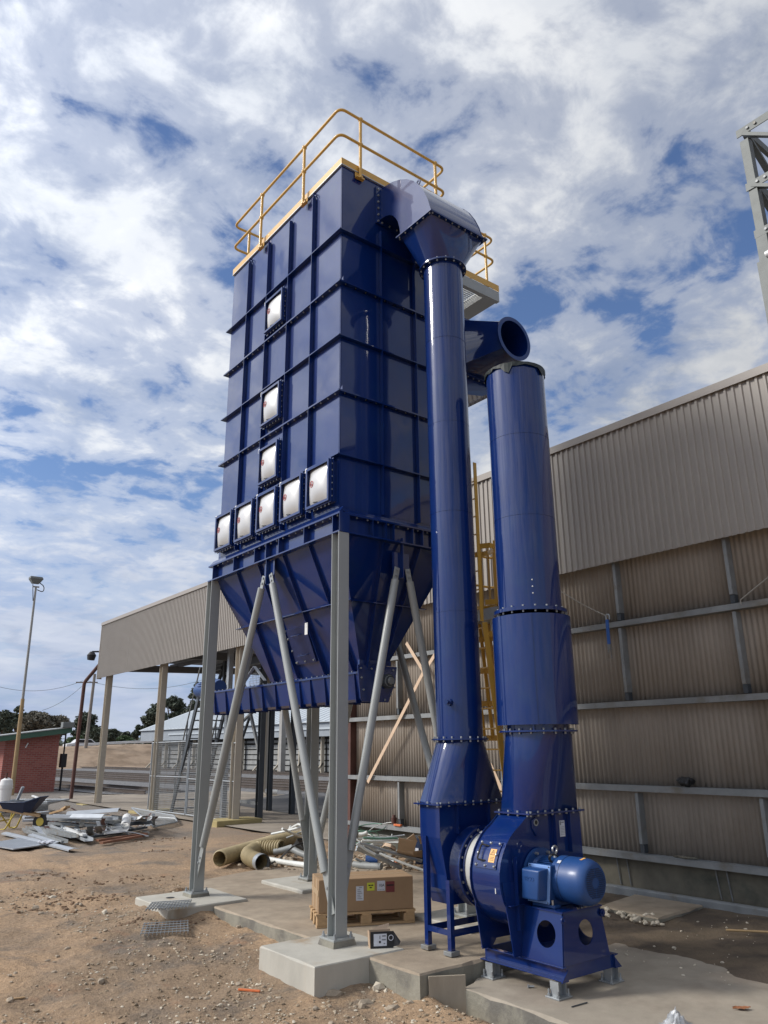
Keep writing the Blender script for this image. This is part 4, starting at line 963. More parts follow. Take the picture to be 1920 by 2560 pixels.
# motor stand with round openings
def plate_hole(quad, c, r, normal, th, n=40):
    """quad plate with a round hole of radius r at c"""
    quad = [Vector(p) for p in quad]; c = Vector(c); nn = Vector(normal).normalized(); e1 = (quad[1] - quad[0]).normalized(); e2 = nn.cross(e1).normalized()
    if (quad[3] - quad[0]).dot(e2) < 0: e2 = -e2
    angs = [math.atan2((p - c).dot(e2), (p - c).dot(e1)) for p in quad]
    pts = sorted([(a, p) for a, p in zip(angs, quad)], key=lambda q: q[0]); corner_angs = [a for a, _ in pts]
    allang = sorted(set([2 * math.pi * k / n - math.pi for k in range(n)] + corner_angs))
    def edge_pt(a):
        d = e1 * math.cos(a) + e2 * math.sin(a); best = None
        for i in range(4):
            p, q = quad[i], quad[(i + 1) % 4]; ex = (q - p); px_, py_ = (p - c).dot(e1), (p - c).dot(e2); qx, qy = ex.dot(e1), ex.dot(e2); dx, dy = math.cos(a), math.sin(a)
            det = dx * -qy + qx * dy
            if abs(det) < 1e-9: continue
            t = (px_ * -qy + qx * py_) / det; s = (dx * py_ - dy * px_) / det
            if t > 0 and -1e-6 <= s <= 1 + 1e-6 and (best is None or t < best): best = t
        return c + d * best
    out = [edge_pt(a) for a in allang]; inn = [c + (e1 * math.cos(a) + e2 * math.sin(a)) * r for a in allang]; m_ = len(allang); o = nn * th
    vs = out + inn + [p + o for p in out] + [p + o for p in inn]; fs = []
    for k in range(m_):
        j = (k + 1) % m_; fs += [(k, j, m_ + j, m_ + k), (2 * m_ + k, 3 * m_ + k, 3 * m_ + j, 2 * m_ + j), (k, 2 * m_ + k, 2 * m_ + j, j), (m_ + k, m_ + j, 3 * m_ + j, 3 * m_ + k)]
    return MB().add(vs, fs)
sz0, sz1 = zb1 + 0.001, SZ - 0.235
n0 = [(5.565, 4.79), (6.195, 4.79)]
st = plate_hole([(5.565, 4.795, sz0), (5.565, 5.255, sz0), (5.625, 5.255, sz1), (5.625, 4.82, sz1)], (5.597, 4.985, sz0 + 0.215), 0.105, (1, 0, -0.15), 0.008).build('motor_stand', BLUE, fan)
plate_hole([(5.574, 4.79, sz0), (6.196, 4.79, sz0), (6.136, 4.815, sz1), (5.634, 4.815, sz1)], (5.905, 4.803, sz0 + 0.215), 0.100, (0, 1, -0.06), 0.008).build('stand_plate', BLUE, st)
plate_hole([(6.196, 4.80, sz0), (6.196, 5.255, sz0), (6.136, 5.255, sz1), (6.136, 4.82, sz1)], (6.164, 4.985, sz0 + 0.215), 0.105, (-1, 0, -0.15), 0.008).build('stand_plate', BLUE, st)
mb = MB(); mb.box(5.61, 6.15, 4.80, 5.255, sz1 + 0.001, sz1 + 0.013); mb.build('stand_plate', BLUE, st)
for x in (5.615, 6.145):
    mb = MB(); mb.tube([(x, 4.803, sz1 - 0.05), (x, 4.790, sz1 - 0.05)], 0.032, 16); mb.tube([(x, 4.79, sz1 - 0.05), (x, 4.778, sz1 - 0.05)], 0.014, 10); mb.build('stand_lug', BLUE, st, smooth=40)
# motor
mb = MB(); cy_ = lambda y, r: circle((SX, y, SZ), 'y', r, 40)
mb.loft([cy_(5.20, 0.130), cy_(5.19, 0.150), cy_(4.97, 0.150), cy_(4.96, 0.13)]); mo = mb.build('motor_body', 'motor_blue', fan, smooth=40)
mb = MB(); mb.tube([(SX, 5.255, SZ), (SX, 5.225, SZ)], 0.235, 40); mf = mb.build('motor_flange', 'motor_blue', mo, smooth=40)
mb = MB(); mb.loft([cy_(5.225, 0.17), cy_(5.195, 0.152)], False, False); mb.build('end_bell', 'motor_blue', mo, smooth=40)
mb = MB()
for k in range(8): a = 2 * math.pi * (k + 0.5) / 8; mb.tube([(SX + 0.205 * math.cos(a), 5.225, SZ + 0.205 * math.sin(a)), (SX + 0.205 * math.cos(a), 5.195, SZ + 0.205 * math.sin(a))], 0.013, 8)
stuff(mb.build('bolts', 'zinc_bolt', mf))
mb = MB()
for k in range(34):
    a = R(-30 + k * 240 / 33)
    if 150 < math.degrees(a) < 200: continue
    d = Vector((math.cos(a), 0, math.sin(a))); mb.bar(Vector((SX, 4.985, SZ)) + d * 0.158, Vector((SX, 5.185, SZ)) + d * 0.158, 0.005, 0.026, d)
stuff(mb.build('cooling_fins', 'motor_blue', mo))
mb = MB(); mb.loft([cy_(4.985, 0.178), cy_(4.98, 0.190), cy_(4.80, 0.192), cy_(4.70, 0.188), cy_(4.655, 0.172), cy_(4.632, 0.150), cy_(4.628, 0.140)], True, True); cv = mb.build('fan_cowl', 'motor_blue', mo, smooth=40)
mb = MB(); mb.annulus((SX, 4.895, SZ), (0, 1, 0), 0.191, 0.1935, 0.004, 40); mb.build('cowl_seam', 'motor_dark', cv)
mb = MB()
for k in range(15):
    z = -0.112 + k * 0.016; hw = math.sqrt(max(0, 0.128 ** 2 - z * z)); hole = math.sqrt(max(0, 0.042 ** 2 - z * z)) + 0.006 if abs(z) < 0.042 else 0.006
    for s in (-1, 1):
        if hw > hole: mb.box(*sorted((SX + s * hole, SX + s * hw)), 4.6245, 4.6275, SZ + z - 0.0045, SZ + z + 0.0045)
stuff(mb.build('cowl_grille', 'motor_dark', cv))
mb = MB(); mb.box(SX - 0.13, SX + 0.13, 4.99, 5.18, SZ - 0.221, SZ - 0.12); mb.build('motor_foot', 'motor_blue', mo, bevel=0.006)
mb = MB()
for x in (-0.16, 0.16): MB().box(SX + x - 0.04, SX + x + 0.04, 4.93, 5.19, SZ - 0.2215, SZ - 0.195).build('motor_foot', 'motor_blue', mo, bevel=0.006)
mb = MB()
for x in (-0.19, 0.19): mb.tube([(SX + x, 4.96, SZ - 0.195), (SX + x, 4.96, SZ - 0.155)], 0.010, 8)
stuff(mb.build('bolts', 'zinc_bolt', mo))
# eye bolt and coil of cable
mb = MB(); mb.tube([(SX - 0.01 + 0.030 * math.cos(a), 5.05, SZ + 0.232 + 0.030 * math.sin(a)) for a in [2 * math.pi * k / 20 for k in range(20)]], 0.0105, 10, closed=True); mb.tube([(SX - 0.01, 5.05, SZ + 0.165), (SX - 0.01, 5.05, SZ + 0.205)], [0.020, 0.013], 12); mb.build('eye_bolt', 'zinc_bolt', mo, smooth=50)
r3 = random.Random(4); path = []
for k in range(70):
    a = 2 * math.pi * k / 18; rr = 0.056 + 0.006 * math.sin(k * 0.9) + r3.uniform(-0.002, 0.002)
    path.append((SX - 0.075 + rr * math.cos(a) * 0.75 - 0.02 * math.sin(a), 4.995 + 0.004 * (k % 5) - rr * 0.35 * math.cos(a) , SZ + 0.160 + rr * math.sin(a) * 0.75))
mb = MB(); mb.tube(path, 0.0055, 6); mb.build('cable_coil', 'black_rubber', mo, smooth=60)
# terminal box with raised maker's letters
tx0, tx1, ty0, ty1 = SX - 0.335, SX - 0.215, 4.955, 5.190
gz = [(ty1 + 0.005, SZ + 0.125), (ty0 - 0.02, SZ + 0.125), (ty0 + 0.02, SZ - 0.19), (ty1 + 0.035, SZ - 0.19)]
mb = MB(); mb.prism(gz, 'x', tx1 - 0.004, tx1 + 0.004); tb = mb.build('terminal_gasket', 'gasket_blue', mo, bevel=0.01)
mb = MB(); mb.prism([(p[0] + (0.004 if i in (1, 2) else -0.004), p[1] * 1.0) for i, p in enumerate(gz)], 'x', tx1 + 0.0045, SX - 0.135); mb.build('terminal_base', 'motor_blue', tb, bevel=0.01)
lid = [(ty1 - 0.010, SZ + 0.102), (ty0 + 0.006, SZ + 0.102), (ty0 + 0.042, SZ - 0.162), (ty1 + 0.012, SZ - 0.162)]
mb = MB(); cyc, czc = sum(p[0] for p in lid) / 4, sum(p[1] for p in lid) / 4
def shrink(k): return [(cyc + (p[0] - cyc) * k, czc + (p[1] - czc) * k) for p in lid]
mb.loft([[Vector((tx1 - 0.0042, *p)) for p in shrink(1.0)], [Vector((tx0 + 0.012, *p)) for p in shrink(0.95)], [Vector((tx0, *p)) for p in shrink(0.86)]]); mb.build('terminal_lid', 'motor_blue', tb, bevel=0.016, smooth=50)
mb = MB()
for p in ((gz[0][0] - 0.022, gz[0][1] - 0.012), (gz[1][0] + 0.018, gz[1][1] - 0.012), (gz[2][0] + 0.014, gz[2][1] + 0.012), (gz[3][0] - 0.018, gz[3][1] + 0.012)): mb.tube([(tx1 - 0.004, *p), (tx1 - 0.007, *p)], 0.006, 8)
stuff(mb.build('screws', 'dark_steel', tb))
text_mesh('TECO', 0.046, 0.002, (tx0 - 0.0015, cyc + 0.004, SZ + 0.015), (0, -1, 0), (0, 0, 1), 'maker_letters', 'motor_blue', tb)
mb = MB(); a = R(128); mb.obox((SX + 0.194 * math.cos(a), 4.915, SZ + 0.194 * math.sin(a)), Vector((math.sin(a), 0, -math.cos(a))) * 0.016, Vector((0, 0.018, 0)), Vector((math.cos(a), 0, math.sin(a))) * 0.001); mb.build('motor_label', 'paper_white', cv)
mb = MB(); a = R(100); mb.obox((SX + 0.190 * math.cos(a), 4.72, SZ + 0.190 * math.sin(a)), Vector((math.sin(a), 0, -math.cos(a))) * 0.030, Vector((0, 0.012, 0)), Vector((math.cos(a), 0, math.sin(a))) * 0.001); mb.build('direction_arrow', 'label_orange', cv)

# ------------------------------------------------------------------ exhaust stack with silencer
KX, KY = 6.15, 5.41
sk = thing('exhaust_stack', 'blue exhaust stack with wide silencer standing on the fan outlet', 'stack', (KX, KY, SZ + 0.52))
ox0, ox1, oy0, oy1 = 5.785, 6.50, 5.232, 5.60
zo = SZ + 0.528
frame_flange(ox0 - 0.005, ox1 + 0.0, oy0 + 0.035, oy1 + 0.03, zo, 0.045, 0.008, sk, 0.10)
z1_ = 0.14 + E_
mb = sq_round(ox0, ox1, oy0 + 0.04, oy1 + 0.03, zo + 0.008, (KX, KY), 0.335, z1_ - 0.008, 48); mb.build('transition', BLUE, sk, smooth=12)
ring_flange((KX, KY), z1_, 0.30, 0.395, 0.008, sk, 18, both=True)
mb = MB(); mb.tube([(KX, KY, z1_), (KX, KY, 0.20 + E_)], 0.315, 48, caps=False); mb.build('neck', BLUE, sk, smooth=40)
for k in range(4):
    a = R(35 + 90 * k); d = Vector((math.cos(a), math.sin(a), 0)); mb = MB(); mb.bar(Vector((KX, KY, z1_ + 0.008)) + d * 0.375, Vector((KX, KY, 0.205 + E_)) + d * 0.375, 0.02, 0.006, d); mb.build('neck_lug', BLUE, sk)
mb = MB(); mb.loft([circle((KX, KY, 0.20 + E_), 'z', 0.30, 64), circle((KX, KY, 0.200 + E_), 'z', 0.408, 64), circle((KX, KY, 1.285 + E_), 'z', 0.408, 64), circle((KX, KY, 1.295 + E_), 'z', 0.33, 64)], False, False); sl = mb.build('silencer', BLUE, sk, smooth=40)
mb = MB(); a = R(222)
mb.bar((KX + 0.409 * math.cos(a), KY + 0.409 * math.sin(a), 0.21 + E_), (KX + 0.409 * math.cos(a), KY + 0.409 * math.sin(a), 1.28 + E_), 0.004, 0.006, (math.cos(a), math.sin(a), 0)); mb.build('weld_seam', BLUE, sl)
ring_flange((KX, KY), 1.345 + E_, 0.32, 0.385, 0.018, sk, 18, both=True)
zz = [1.33 + E_, 2.35 + E_, 3.28 + E_, 4.13 + E_]
for i in range(3):
    mb = MB(); mb.loft([circle((KX, KY, zz[i] + (0.004 if i else 0)), 'z', 0.333, 64), circle((KX, KY, zz[i + 1] - 0.002), 'z', 0.333, 64)], False, False); mb.build('pipe_section', BLUE, sk, smooth=40)
    if i: mb = MB(); mb.tube([(KX, KY, zz[i] - 0.001), (KX, KY, zz[i] + 0.003)], 0.3355, 64, caps=False); mb.build('weld_seam', BLUE, sk, smooth=40)
mb = MB()
for k in range(3): a = R(228); mb.bolt((KX + 0.333 * math.cos(a), KY + 0.333 * math.sin(a), 1.50 + E_ + 0.07 * k), (math.cos(a), math.sin(a), 0), 0.008, 0.006)
stuff(mb.build('rivets', 'plastic_white', sk))
# torn black wrapping over the open top
r5 = random.Random(12); n = 48; mb = MB(); top = []; rim = []; low_ = []
for k in range(n):
    a = 2 * math.pi * k / n; jag = 0.038 + 0.03 * max(0, noise.noise((math.cos(a) * 2.4, math.sin(a) * 2.4, 3))) * 2 + r5.uniform(-0.012, 0.012)
    if k in (27, 28): jag += 0.07
    if k in (37, 38, 39): jag += 0.06
    top.append(Vector((KX + 0.20 * math.cos(a), KY + 0.20 * math.sin(a), 4.155 + E_))); rim.append(Vector((KX + 0.352 * math.cos(a), KY + 0.352 * math.sin(a), 4.14 + E_ + r5.uniform(-0.004, 0.004))))
    low_.append(Vector((KX + (0.350 + r5.uniform(-0.006, 0.012)) * math.cos(a), KY + (0.350 + r5.uniform(-0.006, 0.012)) * math.sin(a), 4.14 + E_ - jag)))
mb.loft([low_, rim, top], False, True); mb.build('top_wrapping', 'black_wrap', sk)
# ------------------------------------------------------------------ yellow caged ladder
ld = thing('cage_ladder', 'yellow caged access ladder with landing between the duct and the shed wall', 'ladder', (8.45, 8.2, FAN_Z))
LY0, LY1 = 7.96, 8.40
def lx_(z): return 8.03 + max(0.0, (1.75 + E_ - z)) * 0.122
zt_, zl = 4.25 + E_, 1.95 + E_
for y in (LY0, LY1):
    mb = MB(); mb.bar((lx_(FAN_Z + .0), y, FAN_Z + 0.005), (lx_(1.75 + E_), y, 1.75 + E_), 0.016, 0.10, (1, 0, 0)); mb.build('stile', YE, ld)
    mb = MB(); mb.bar((7.98, y, 1.76 + E_), (7.98, y, zt_ - (0.5 if y == LY1 else 0)), 0.012, 0.065, (1, 0, 0)); mb.build('stile', YE, ld)
z = FAN_Z + 0.25
while z < zt_ - 0.1:
    x = lx_(z) if z < 1.75 + E_ else 7.98
    mb = MB(); mb.tube([(x, LY0 - 0.005, z), (x, LY1 + 0.005, z)], 0.012, 8); mb.build('rung', YE, ld, smooth=50); z += 0.285
def hoop(z, x):
    pts = [(x, LY0, z)] + [(x + 0.08 + 0.32 * math.sin(a) , (LY0 + LY1) / 2 - 0.36 * math.cos(a), z) for a in [math.pi * k / 10 for k in range(0, 11)]] + [(x, LY1, z)]
    mb = MB()
    for a, b_ in zip(pts, pts[1:]): mb.bar(a, b_, 0.008, 0.08, (0, 0, 1))
    return mb.build('cage_hoop', YE, ld)
for z in (0.12, 0.62, 1.10, 1.58, 2.05): hoop(z + E_, lx_(z + E_) + 0.04)
for z in (2.9,): hoop(z + E_, 8.0)
for k in range(7):
    a = math.pi * (k + 1) / 8; dx, dy = 0.08 + 0.32 * math.sin(a), -0.36 * math.cos(a); ym = (LY0 + LY1) / 2
    mb = MB(); mb.bar((lx_(0.12 + E_) + 0.04 + dx, ym + dy, 0.12 + E_), (lx_(2.05 + E_) + 0.04 + dx, ym + dy, 2.08 + E_), 0.018, 0.06, (0, 1, 0) if k in (2, 3, 4) else (1, 0, 0)); mb.build('cage_strap', YE, ld)
    mb = MB(); mb.bar((8.0 + dx, ym + dy, 2.0 + E_), (8.0 + dx, ym + dy, 3.0 + E_), 0.006, 0.045, (0, 1, 0) if k in (2, 3, 4) else (1, 0, 0)); mb.build('cage_strap', YE, ld)
# landing
lz = 1.98 + E_; ax0, ax1, ay0, ay1 = 8.15, 9.0, 7.72, 8.7
mb = MB(); mb.box(ax0, ax1, ay0, ay1, lz - 0.17, lz - 0.002); mb.build('landing_frame', 'galvanised', ld)
for bx in ((ax0, ax1, ay0 - 0.006, ay0 - 0.0005), (ax1 + 0.0005, ax1 + 0.006, ay0, ay1), (ax0, ax1, ay1 + 0.0005, ay1 + 0.006)):
    mb = MB(); mb.box(*bx, lz - 0.03, lz + 0.11); mb.build('toe_board', YE, ld)
for z in (lz + 0.52, lz + 1.02):
    mb = MB(); mb.tube(fillet([(ax0, ay0, z), (ax1, ay0, z), (ax1, ay1, z), (ax0, ay1, z)], 0.1, 5), 0.019, 8); mb.build('handrail', YE, ld, smooth=50)
for x, y in ((ax0 + 0.05, ay0), (ax1 - 0.12, ay0), (ax1, ay1 - 0.1), (ax0 + 0.05, ay1)):
    mb = MB(); mb.bar((x, y, lz), (x, y, lz + 1.04), 0.04, 0.04); mb.build('handrail_post', YE, ld)
for x, y in ((ax0 + 0.05, ay0 + 0.08), (ax1 - 0.05, ay0 + 0.08), (ax1 - 0.05, ay1 - 0.08)):
    mb = MB(); mb.box(x - 0.03, x + 0.03, y - 0.03, y + 0.03, FAN_Z + 0.004, lz - 0.171); mb.build('landing_post', 'galvanised', ld)

# ------------------------------------------------------------------ long shed with canopy
FXU, WXU = 9.80, 10.02
VEND, VNEAR, VW = 31.2, -34.0, 14.0
shed = thing('corrugated_shed', 'long taupe corrugated shed whose deep fascia runs on as an open canopy', 'shed', (11, 10, 0.1))
def corrug(x, y0, y1, z0, z1, pitch, amp, name, mat, parent, trap=False, nz=1, seed=0):
    pts = []
    if trap:
        k = int(math.ceil((y1 - y0) / pitch))
        for i in range(k):
            b = y0 + i * pitch
            for f, d in ((0.0, 0), (0.52, 0), (0.62, 1), (0.90, 1)):
                y = b + f * pitch
                if y <= y1: pts.append((y, d * amp))
        pts.append((y1, 0))
    else:
        k = int((y1 - y0) / pitch * 8)
        for i in range(k + 1):
            y = y0 + (y1 - y0) * i / k; pts.append((y, amp * (0.5 + 0.5 * math.sin(2 * math.pi * y / pitch))))
    mb = MB(); m_ = len(pts); r2 = random.Random(seed)
    for j in range(nz + 1):
        z = z0 + (z1 - z0) * j / nz
        for y, d in pts: mb.v.append(Vector((x - d, y, z)))
    for j in range(nz):
        for i in range(m_ - 1): mb.f.append((j * m_ + i, j * m_ + i + 1, (j + 1) * m_ + i + 1, (j + 1) * m_ + i))
    # turned back edges so that the sheet has thickness
    n0 = len(mb.v)
    for y, d in pts: mb.v.append(Vector((x - d + 0.004, y, z0)))
    for i in range(m_ - 1): mb.f.append((i, n0 + i, n0 + i + 1, i + 1))
    o = mb.build(name, mat, parent)
    if not trap: o.data.shade_smooth()
    return o
FZ0, FZ1 = 4.79, 6.985
y = VNEAR; i = 0
while y < VEND - 0.01:
    y2 = min(y + 3.26, VEND); corrug(FXU + (0.003 if i % 2 else 0), y, y2, FZ0 + (0.012 if i % 3 == 1 else 0), FZ1, 0.1128, 0.022, 'fascia_panel', 'fascia_sheet', shed, trap=True); y = y2; i += 1
mb = MB(); mb.prism([(FXU - 0.05, FZ1 - 0.10), (FXU - 0.05, FZ1 + 0.02), (FXU + 0.25, FZ1 + 0.045), (FXU + 0.25, FZ1 + 0.03), (FXU - 0.035, FZ1 + 0.008), (FXU - 0.035, FZ1 - 0.10)], 'y', VNEAR, VEND + 0.03); mb.build('ridge_flashing', 'flashing', shed)
mb = MB(); mb.box(FXU - 0.035, FXU + 0.16, VEND + 0.001, VEND + 0.014, FZ0 - 0.01, FZ1 - 0.0); mb.build('end_flashing', 'post_cream', shed)
mb = MB(); mb.box(FXU + 0.012, FXU + 0.08, VNEAR, VEND, FZ0 + 0.03, FZ0 + 0.12); mb.build('fascia_rail', 'roof_dark', shed)
mb = MB()
for zr in (FZ0 + 0.09, FZ0 + 1.05):
    y = VNEAR + 0.07
    while y < 16: mb.bolt((FXU - 0.001, y, zr), (-1, 0, 0), 0.008, 0.008); y += 0.1128 * 3
stuff(mb.build('screws', 'dull_steel', shed))
mb = MB(); mb.prism([(FXU + 0.06, 6.92), (FXU + 0.06, 6.95), (17.5, 7.25), (17.5, 7.20)], 'y', VNEAR, VEND); mb.build('roof', 'roof_dark', shed)
mb = MB(); mb.box(17.3, 17.36, 14.3, VEND, 4.9, 7.2); mb.build('rear_fascia', 'flashing', shed)
for y in (14.0, 19.45, 24.95, 30.35):
    mb = MB(); mb.bar((FXU + 0.15, y, 5.15), (17.3, y, 5.35), 0.15, 0.26); mb.build('rafter', 'roof_dark', shed)
for x in (11.2, 12.7, 14.2, 15.7):
    mb = MB(); mb.box(x, x + 0.07, 14.1, VEND - 0.1, 5.32, 5.48); mb.build('purlin', 'roof_dark', shed)
mb = MB(); mb.prism([(FXU + 0.1, 5.50), (FXU + 0.1, 5.52), (17.3, 5.62), (17.3, 5.60)], 'y', 14.05, VEND - 0.02); mb.build('canopy_ceiling', 'roof_dark', shed)
for y, zb_ in ((19.45, 0.345), (24.95, 0.27), (30.35, 0.22)):
    mb = MB(); mb.profile((FXU + 0.19, y, zb_), (FXU + 0.19, y, 5.16), ibeam(0.20, 0.24, 0.014, 0.012), (0, 1, 0)); mb.build('canopy_post', 'post_cream', shed)
    mb = MB(); mb.box(FXU - 0.45, FXU + 0.85, y - 0.35, y + 0.45, 0.05, zb_ - 0.002); mb.build('post_plinth', 'plinth_yellow', shed, bevel=0.015)
    mb = MB(); mb.profile((17.2, y, 0.2), (17.2, y, 5.3), ibeam(0.20, 0.24, 0.014, 0.012), (0, 1, 0)); mb.build('canopy_post', 'post_cream', shed)
# lower wall: framing outside, sheets behind
GZ = [1.75 + E_, 0.575 + E_, -0.59 + E_, -1.49 + E_]
ROWZ = [(GZ[0], 5.5), (GZ[1], GZ[0]), (GZ[2], GZ[1]), (GZ[3], GZ[2])]
SV = [-2.07, -0.27, 1.53, 3.33, 5.13, 6.93, 8.73, 10.53, 12.33, 13.95]
for j, (z0, z1) in enumerate(ROWZ):
    for i in range(len(SV) - 1):
        corrug(WXU + 0.004 * ((i + j) % 2), SV[i] - 0.02, SV[i + 1] + 0.02, z0 - 0.03, z1 + 0.03, 0.0785, 0.017, 'wall_sheet', 'wall_sheet', shed)
corrug(WXU, -34.0, SV[0], GZ[3], 5.5, 0.0785, 0.017, 'wall_sheet', 'wall_sheet', shed)
for z in GZ:
    mb = MB(); mb.profile((WXU - 0.11, -34.0, z), (WXU - 0.11, VW + 0.05, z), [(-0.075, -0.04), (0.075, -0.04), (0.075, 0.04), (0.068, 0.04), (0.068, -0.033), (-0.068, -0.033), (-0.068, 0.04), (-0.075, 0.04)][::-1], (0, 0, 1)); gi = mb.build('girt', 'girt_steel', shed)
for j, (z0, z1) in enumerate(ROWZ):
    if j == 2: continue
    for yv in SV[1:-1]:
        za, zb2 = z0 + 0.17, min(z1, 4.82) - (0.06 if j else 0.0)
        mb = MB(); mb.profile((WXU - 0.10, yv, za), (WXU - 0.10, yv, zb2), [(-0.025, -0.065), (0.025, -0.065), (0.025, -0.059), (-0.019, -0.059), (-0.019, 0.065), (-0.025, 0.065)], (1, 0, 0)); s_ = mb.build('stud', 'girt_steel', shed)
        mb = MB(); mb.box(WXU - 0.15, WXU - 0.06, yv - 0.035, yv + 0.03, z0 + 0.055, za - 0.001); mb.build('stud_cleat', 'dark_steel', s_)
mb = MB(); mb.box(WXU - 0.16, WXU + 0.1, 13.96, 14.16, 0.1, 5.2); mb.build('corner_post', 'rust_brown', shed)
mb = MB(); mb.box(WXU - 0.02, WXU + 0.2, -34.0, VW, 0.0, GZ[3] - 0.052); mb.build('dado_wall', 'dado_wall', shed)
mb = MB(); mb.profile((WXU - 0.21, -34.0, 0.02), (WXU - 0.21, 9.2, 0.02), [(-0.12, -0.03), (0.0, -0.03), (0.0, 0.20), (-0.09, 0.205), (-0.12, 0.19)], (0, 0, 1)); mb.build('base_kerb', 'girt_steel', shed, bevel=0.004)
for yv in (0.6, 2.4, 4.2, 4.35, 5.75, 5.9, 7.25, 7.42):
    mb = MB(); mb.tube([(WXU - 0.035, yv, 0.2), (WXU - 0.05, yv + 0.03, GZ[3] - 0.05)], 0.009, 6); mb.build('tie_rod', 'dull_steel', shed)
# peach strap bracing
for a, b_ in ((pix(1015.6, 1607, u=9.80), pix(1059, 1679, u=9.80)), (pix(1059, 1679, u=9.795), pix(919, 1956, u=9.795)), (pix(1110, 1600, u=9.80), pix(1060, 1680, u=9.80)), (pix(1225, 1910, u=9.80), pix(1262, 1992, u=9.80))):
    mb = MB(); mb.bar(a, b_, 0.075, 0.006, (-1, 0, 0)); mb.build('brace_strap', 'strap_peach', shed)

# things hung or left on the wall
rp_a, rp_b = pix(1402, 1478, u=9.72), pix(1519, 1541, u=9.72)
path = [rp_a + (rp_b - rp_a) * t + Vector((0, 0, -0.10 * math.sin(math.pi * t) * 0.25)) for t in [k / 10 for k in range(11)]]
path = [rp_a + (rp_a - rp_b) * 0.4] + path
mb = MB(); mb.tube(path, 0.008, 6); tag(mb.build('rope', 'rope', smooth=50), 'taut pale rope slung from the shed wall to the blue strap', 'rope')
sp_ = thing('ratchet_strap', 'blue ratchet strap hanging from a hook on the upper wall rail', 'strap', tuple(rp_b + Vector((0, 0, -0.5))))
mb = MB(); mb.tube(fillet([rp_b + Vector((0, 0.03, -0.08)), rp_b + Vector((0, 0.03, 0.03)), rp_b + Vector((0, -0.03, 0.03)), rp_b + Vector((0, -0.03, -0.05))], 0.03, 5), 0.011, 8); mb.build('hook', 'galvanised', sp_, smooth=50)
mb = MB(); mb.bar(rp_b + Vector((-0.01, 0.01, -0.05)), rp_b + Vector((-0.03, -0.0, -0.42)), 0.055, 0.008, (-1, 0, 0)); mb.build('webbing', 'strap_blue', sp_)
mb = MB(); mb.bar(rp_b + Vector((-0.03, 0, -0.42)), rp_b + Vector((-0.03, 0, -0.50)), 0.05, 0.03, (-1, 0, 0)); mb.bar(rp_b + Vector((-0.03, 0.018, -0.5)), rp_b + Vector((-0.03, 0.028, -0.63)), 0.012, 0.012, (-1, 0, 0)); mb.bar(rp_b + Vector((-0.03, -0.018, -0.5)), rp_b + Vector((-0.03, -0.028, -0.63)), 0.012, 0.012, (-1, 0, 0)); mb.build('ratchet', 'dull_steel', sp_)
a, b_ = pix(1851, 1500, u=9.72), pix(1945, 1424, u=9.72)
mb = MB(); mb.tube([a + Vector((0, 0, -0.06)), a, a + (b_ - a) * 0.3, b_, b_ + (b_ - a)], 0.009, 6); tag(mb.build('rope', 'rope', smooth=50), 'short rope end rising to the right from the upper wall rail', 'rope')
p = pix(1726, 1964, u=9.86)
mb = MB(); r2 = random.Random(3)
for k in range(9): mb.rock(p + Vector((r2.uniform(-0.03, 0.03), r2.uniform(-0.10, 0.12), 0.02 + r2.uniform(0, 0.05))), 0.06, r2, 0.8)
tag(mb.build('glove', 'black_rubber', smooth=60), 'black crumpled glove lying on the third wall rail', 'glove')
p = pix(1715, 2146, u=9.86)
mb = MB()
for k in range(6): mb.rock(p + Vector((r2.uniform(-0.03, 0.03), -0.14 + 0.05 * k, 0.012)), 0.05, r2, 0.35)
tag(mb.build('rag', 'dado_wall', smooth=60), 'flat dark rag on the lowest wall rail', 'rag')
p = pix(985, 2058, u=9.86)
mb = MB(); mb.tube([p + Vector((0, 0, 0)), p + Vector((0, 0, 0.10))], [0.05, 0.06], 12); mb.tube([p + Vector((0, 0, 0.10)), p + Vector((0, 0, 0.15))], [0.035, 0.03], 12); tag(mb.build('rusty_fitting', 'rust_brown', smooth=40), 'small rusty fitting standing on the lowest rail near the cardboard', 'fitting')
p = pix(990, 2065, u=9.83); mb = MB(); mb.bar(p + Vector((0, 0.05, 0.02)), p + Vector((0, -0.16, 0.02)), 0.05, 0.035); tag(mb.build('brick', 'orange_plastic', bevel=0.005), 'orange block beside the rusty fitting on the lowest rail', 'block')

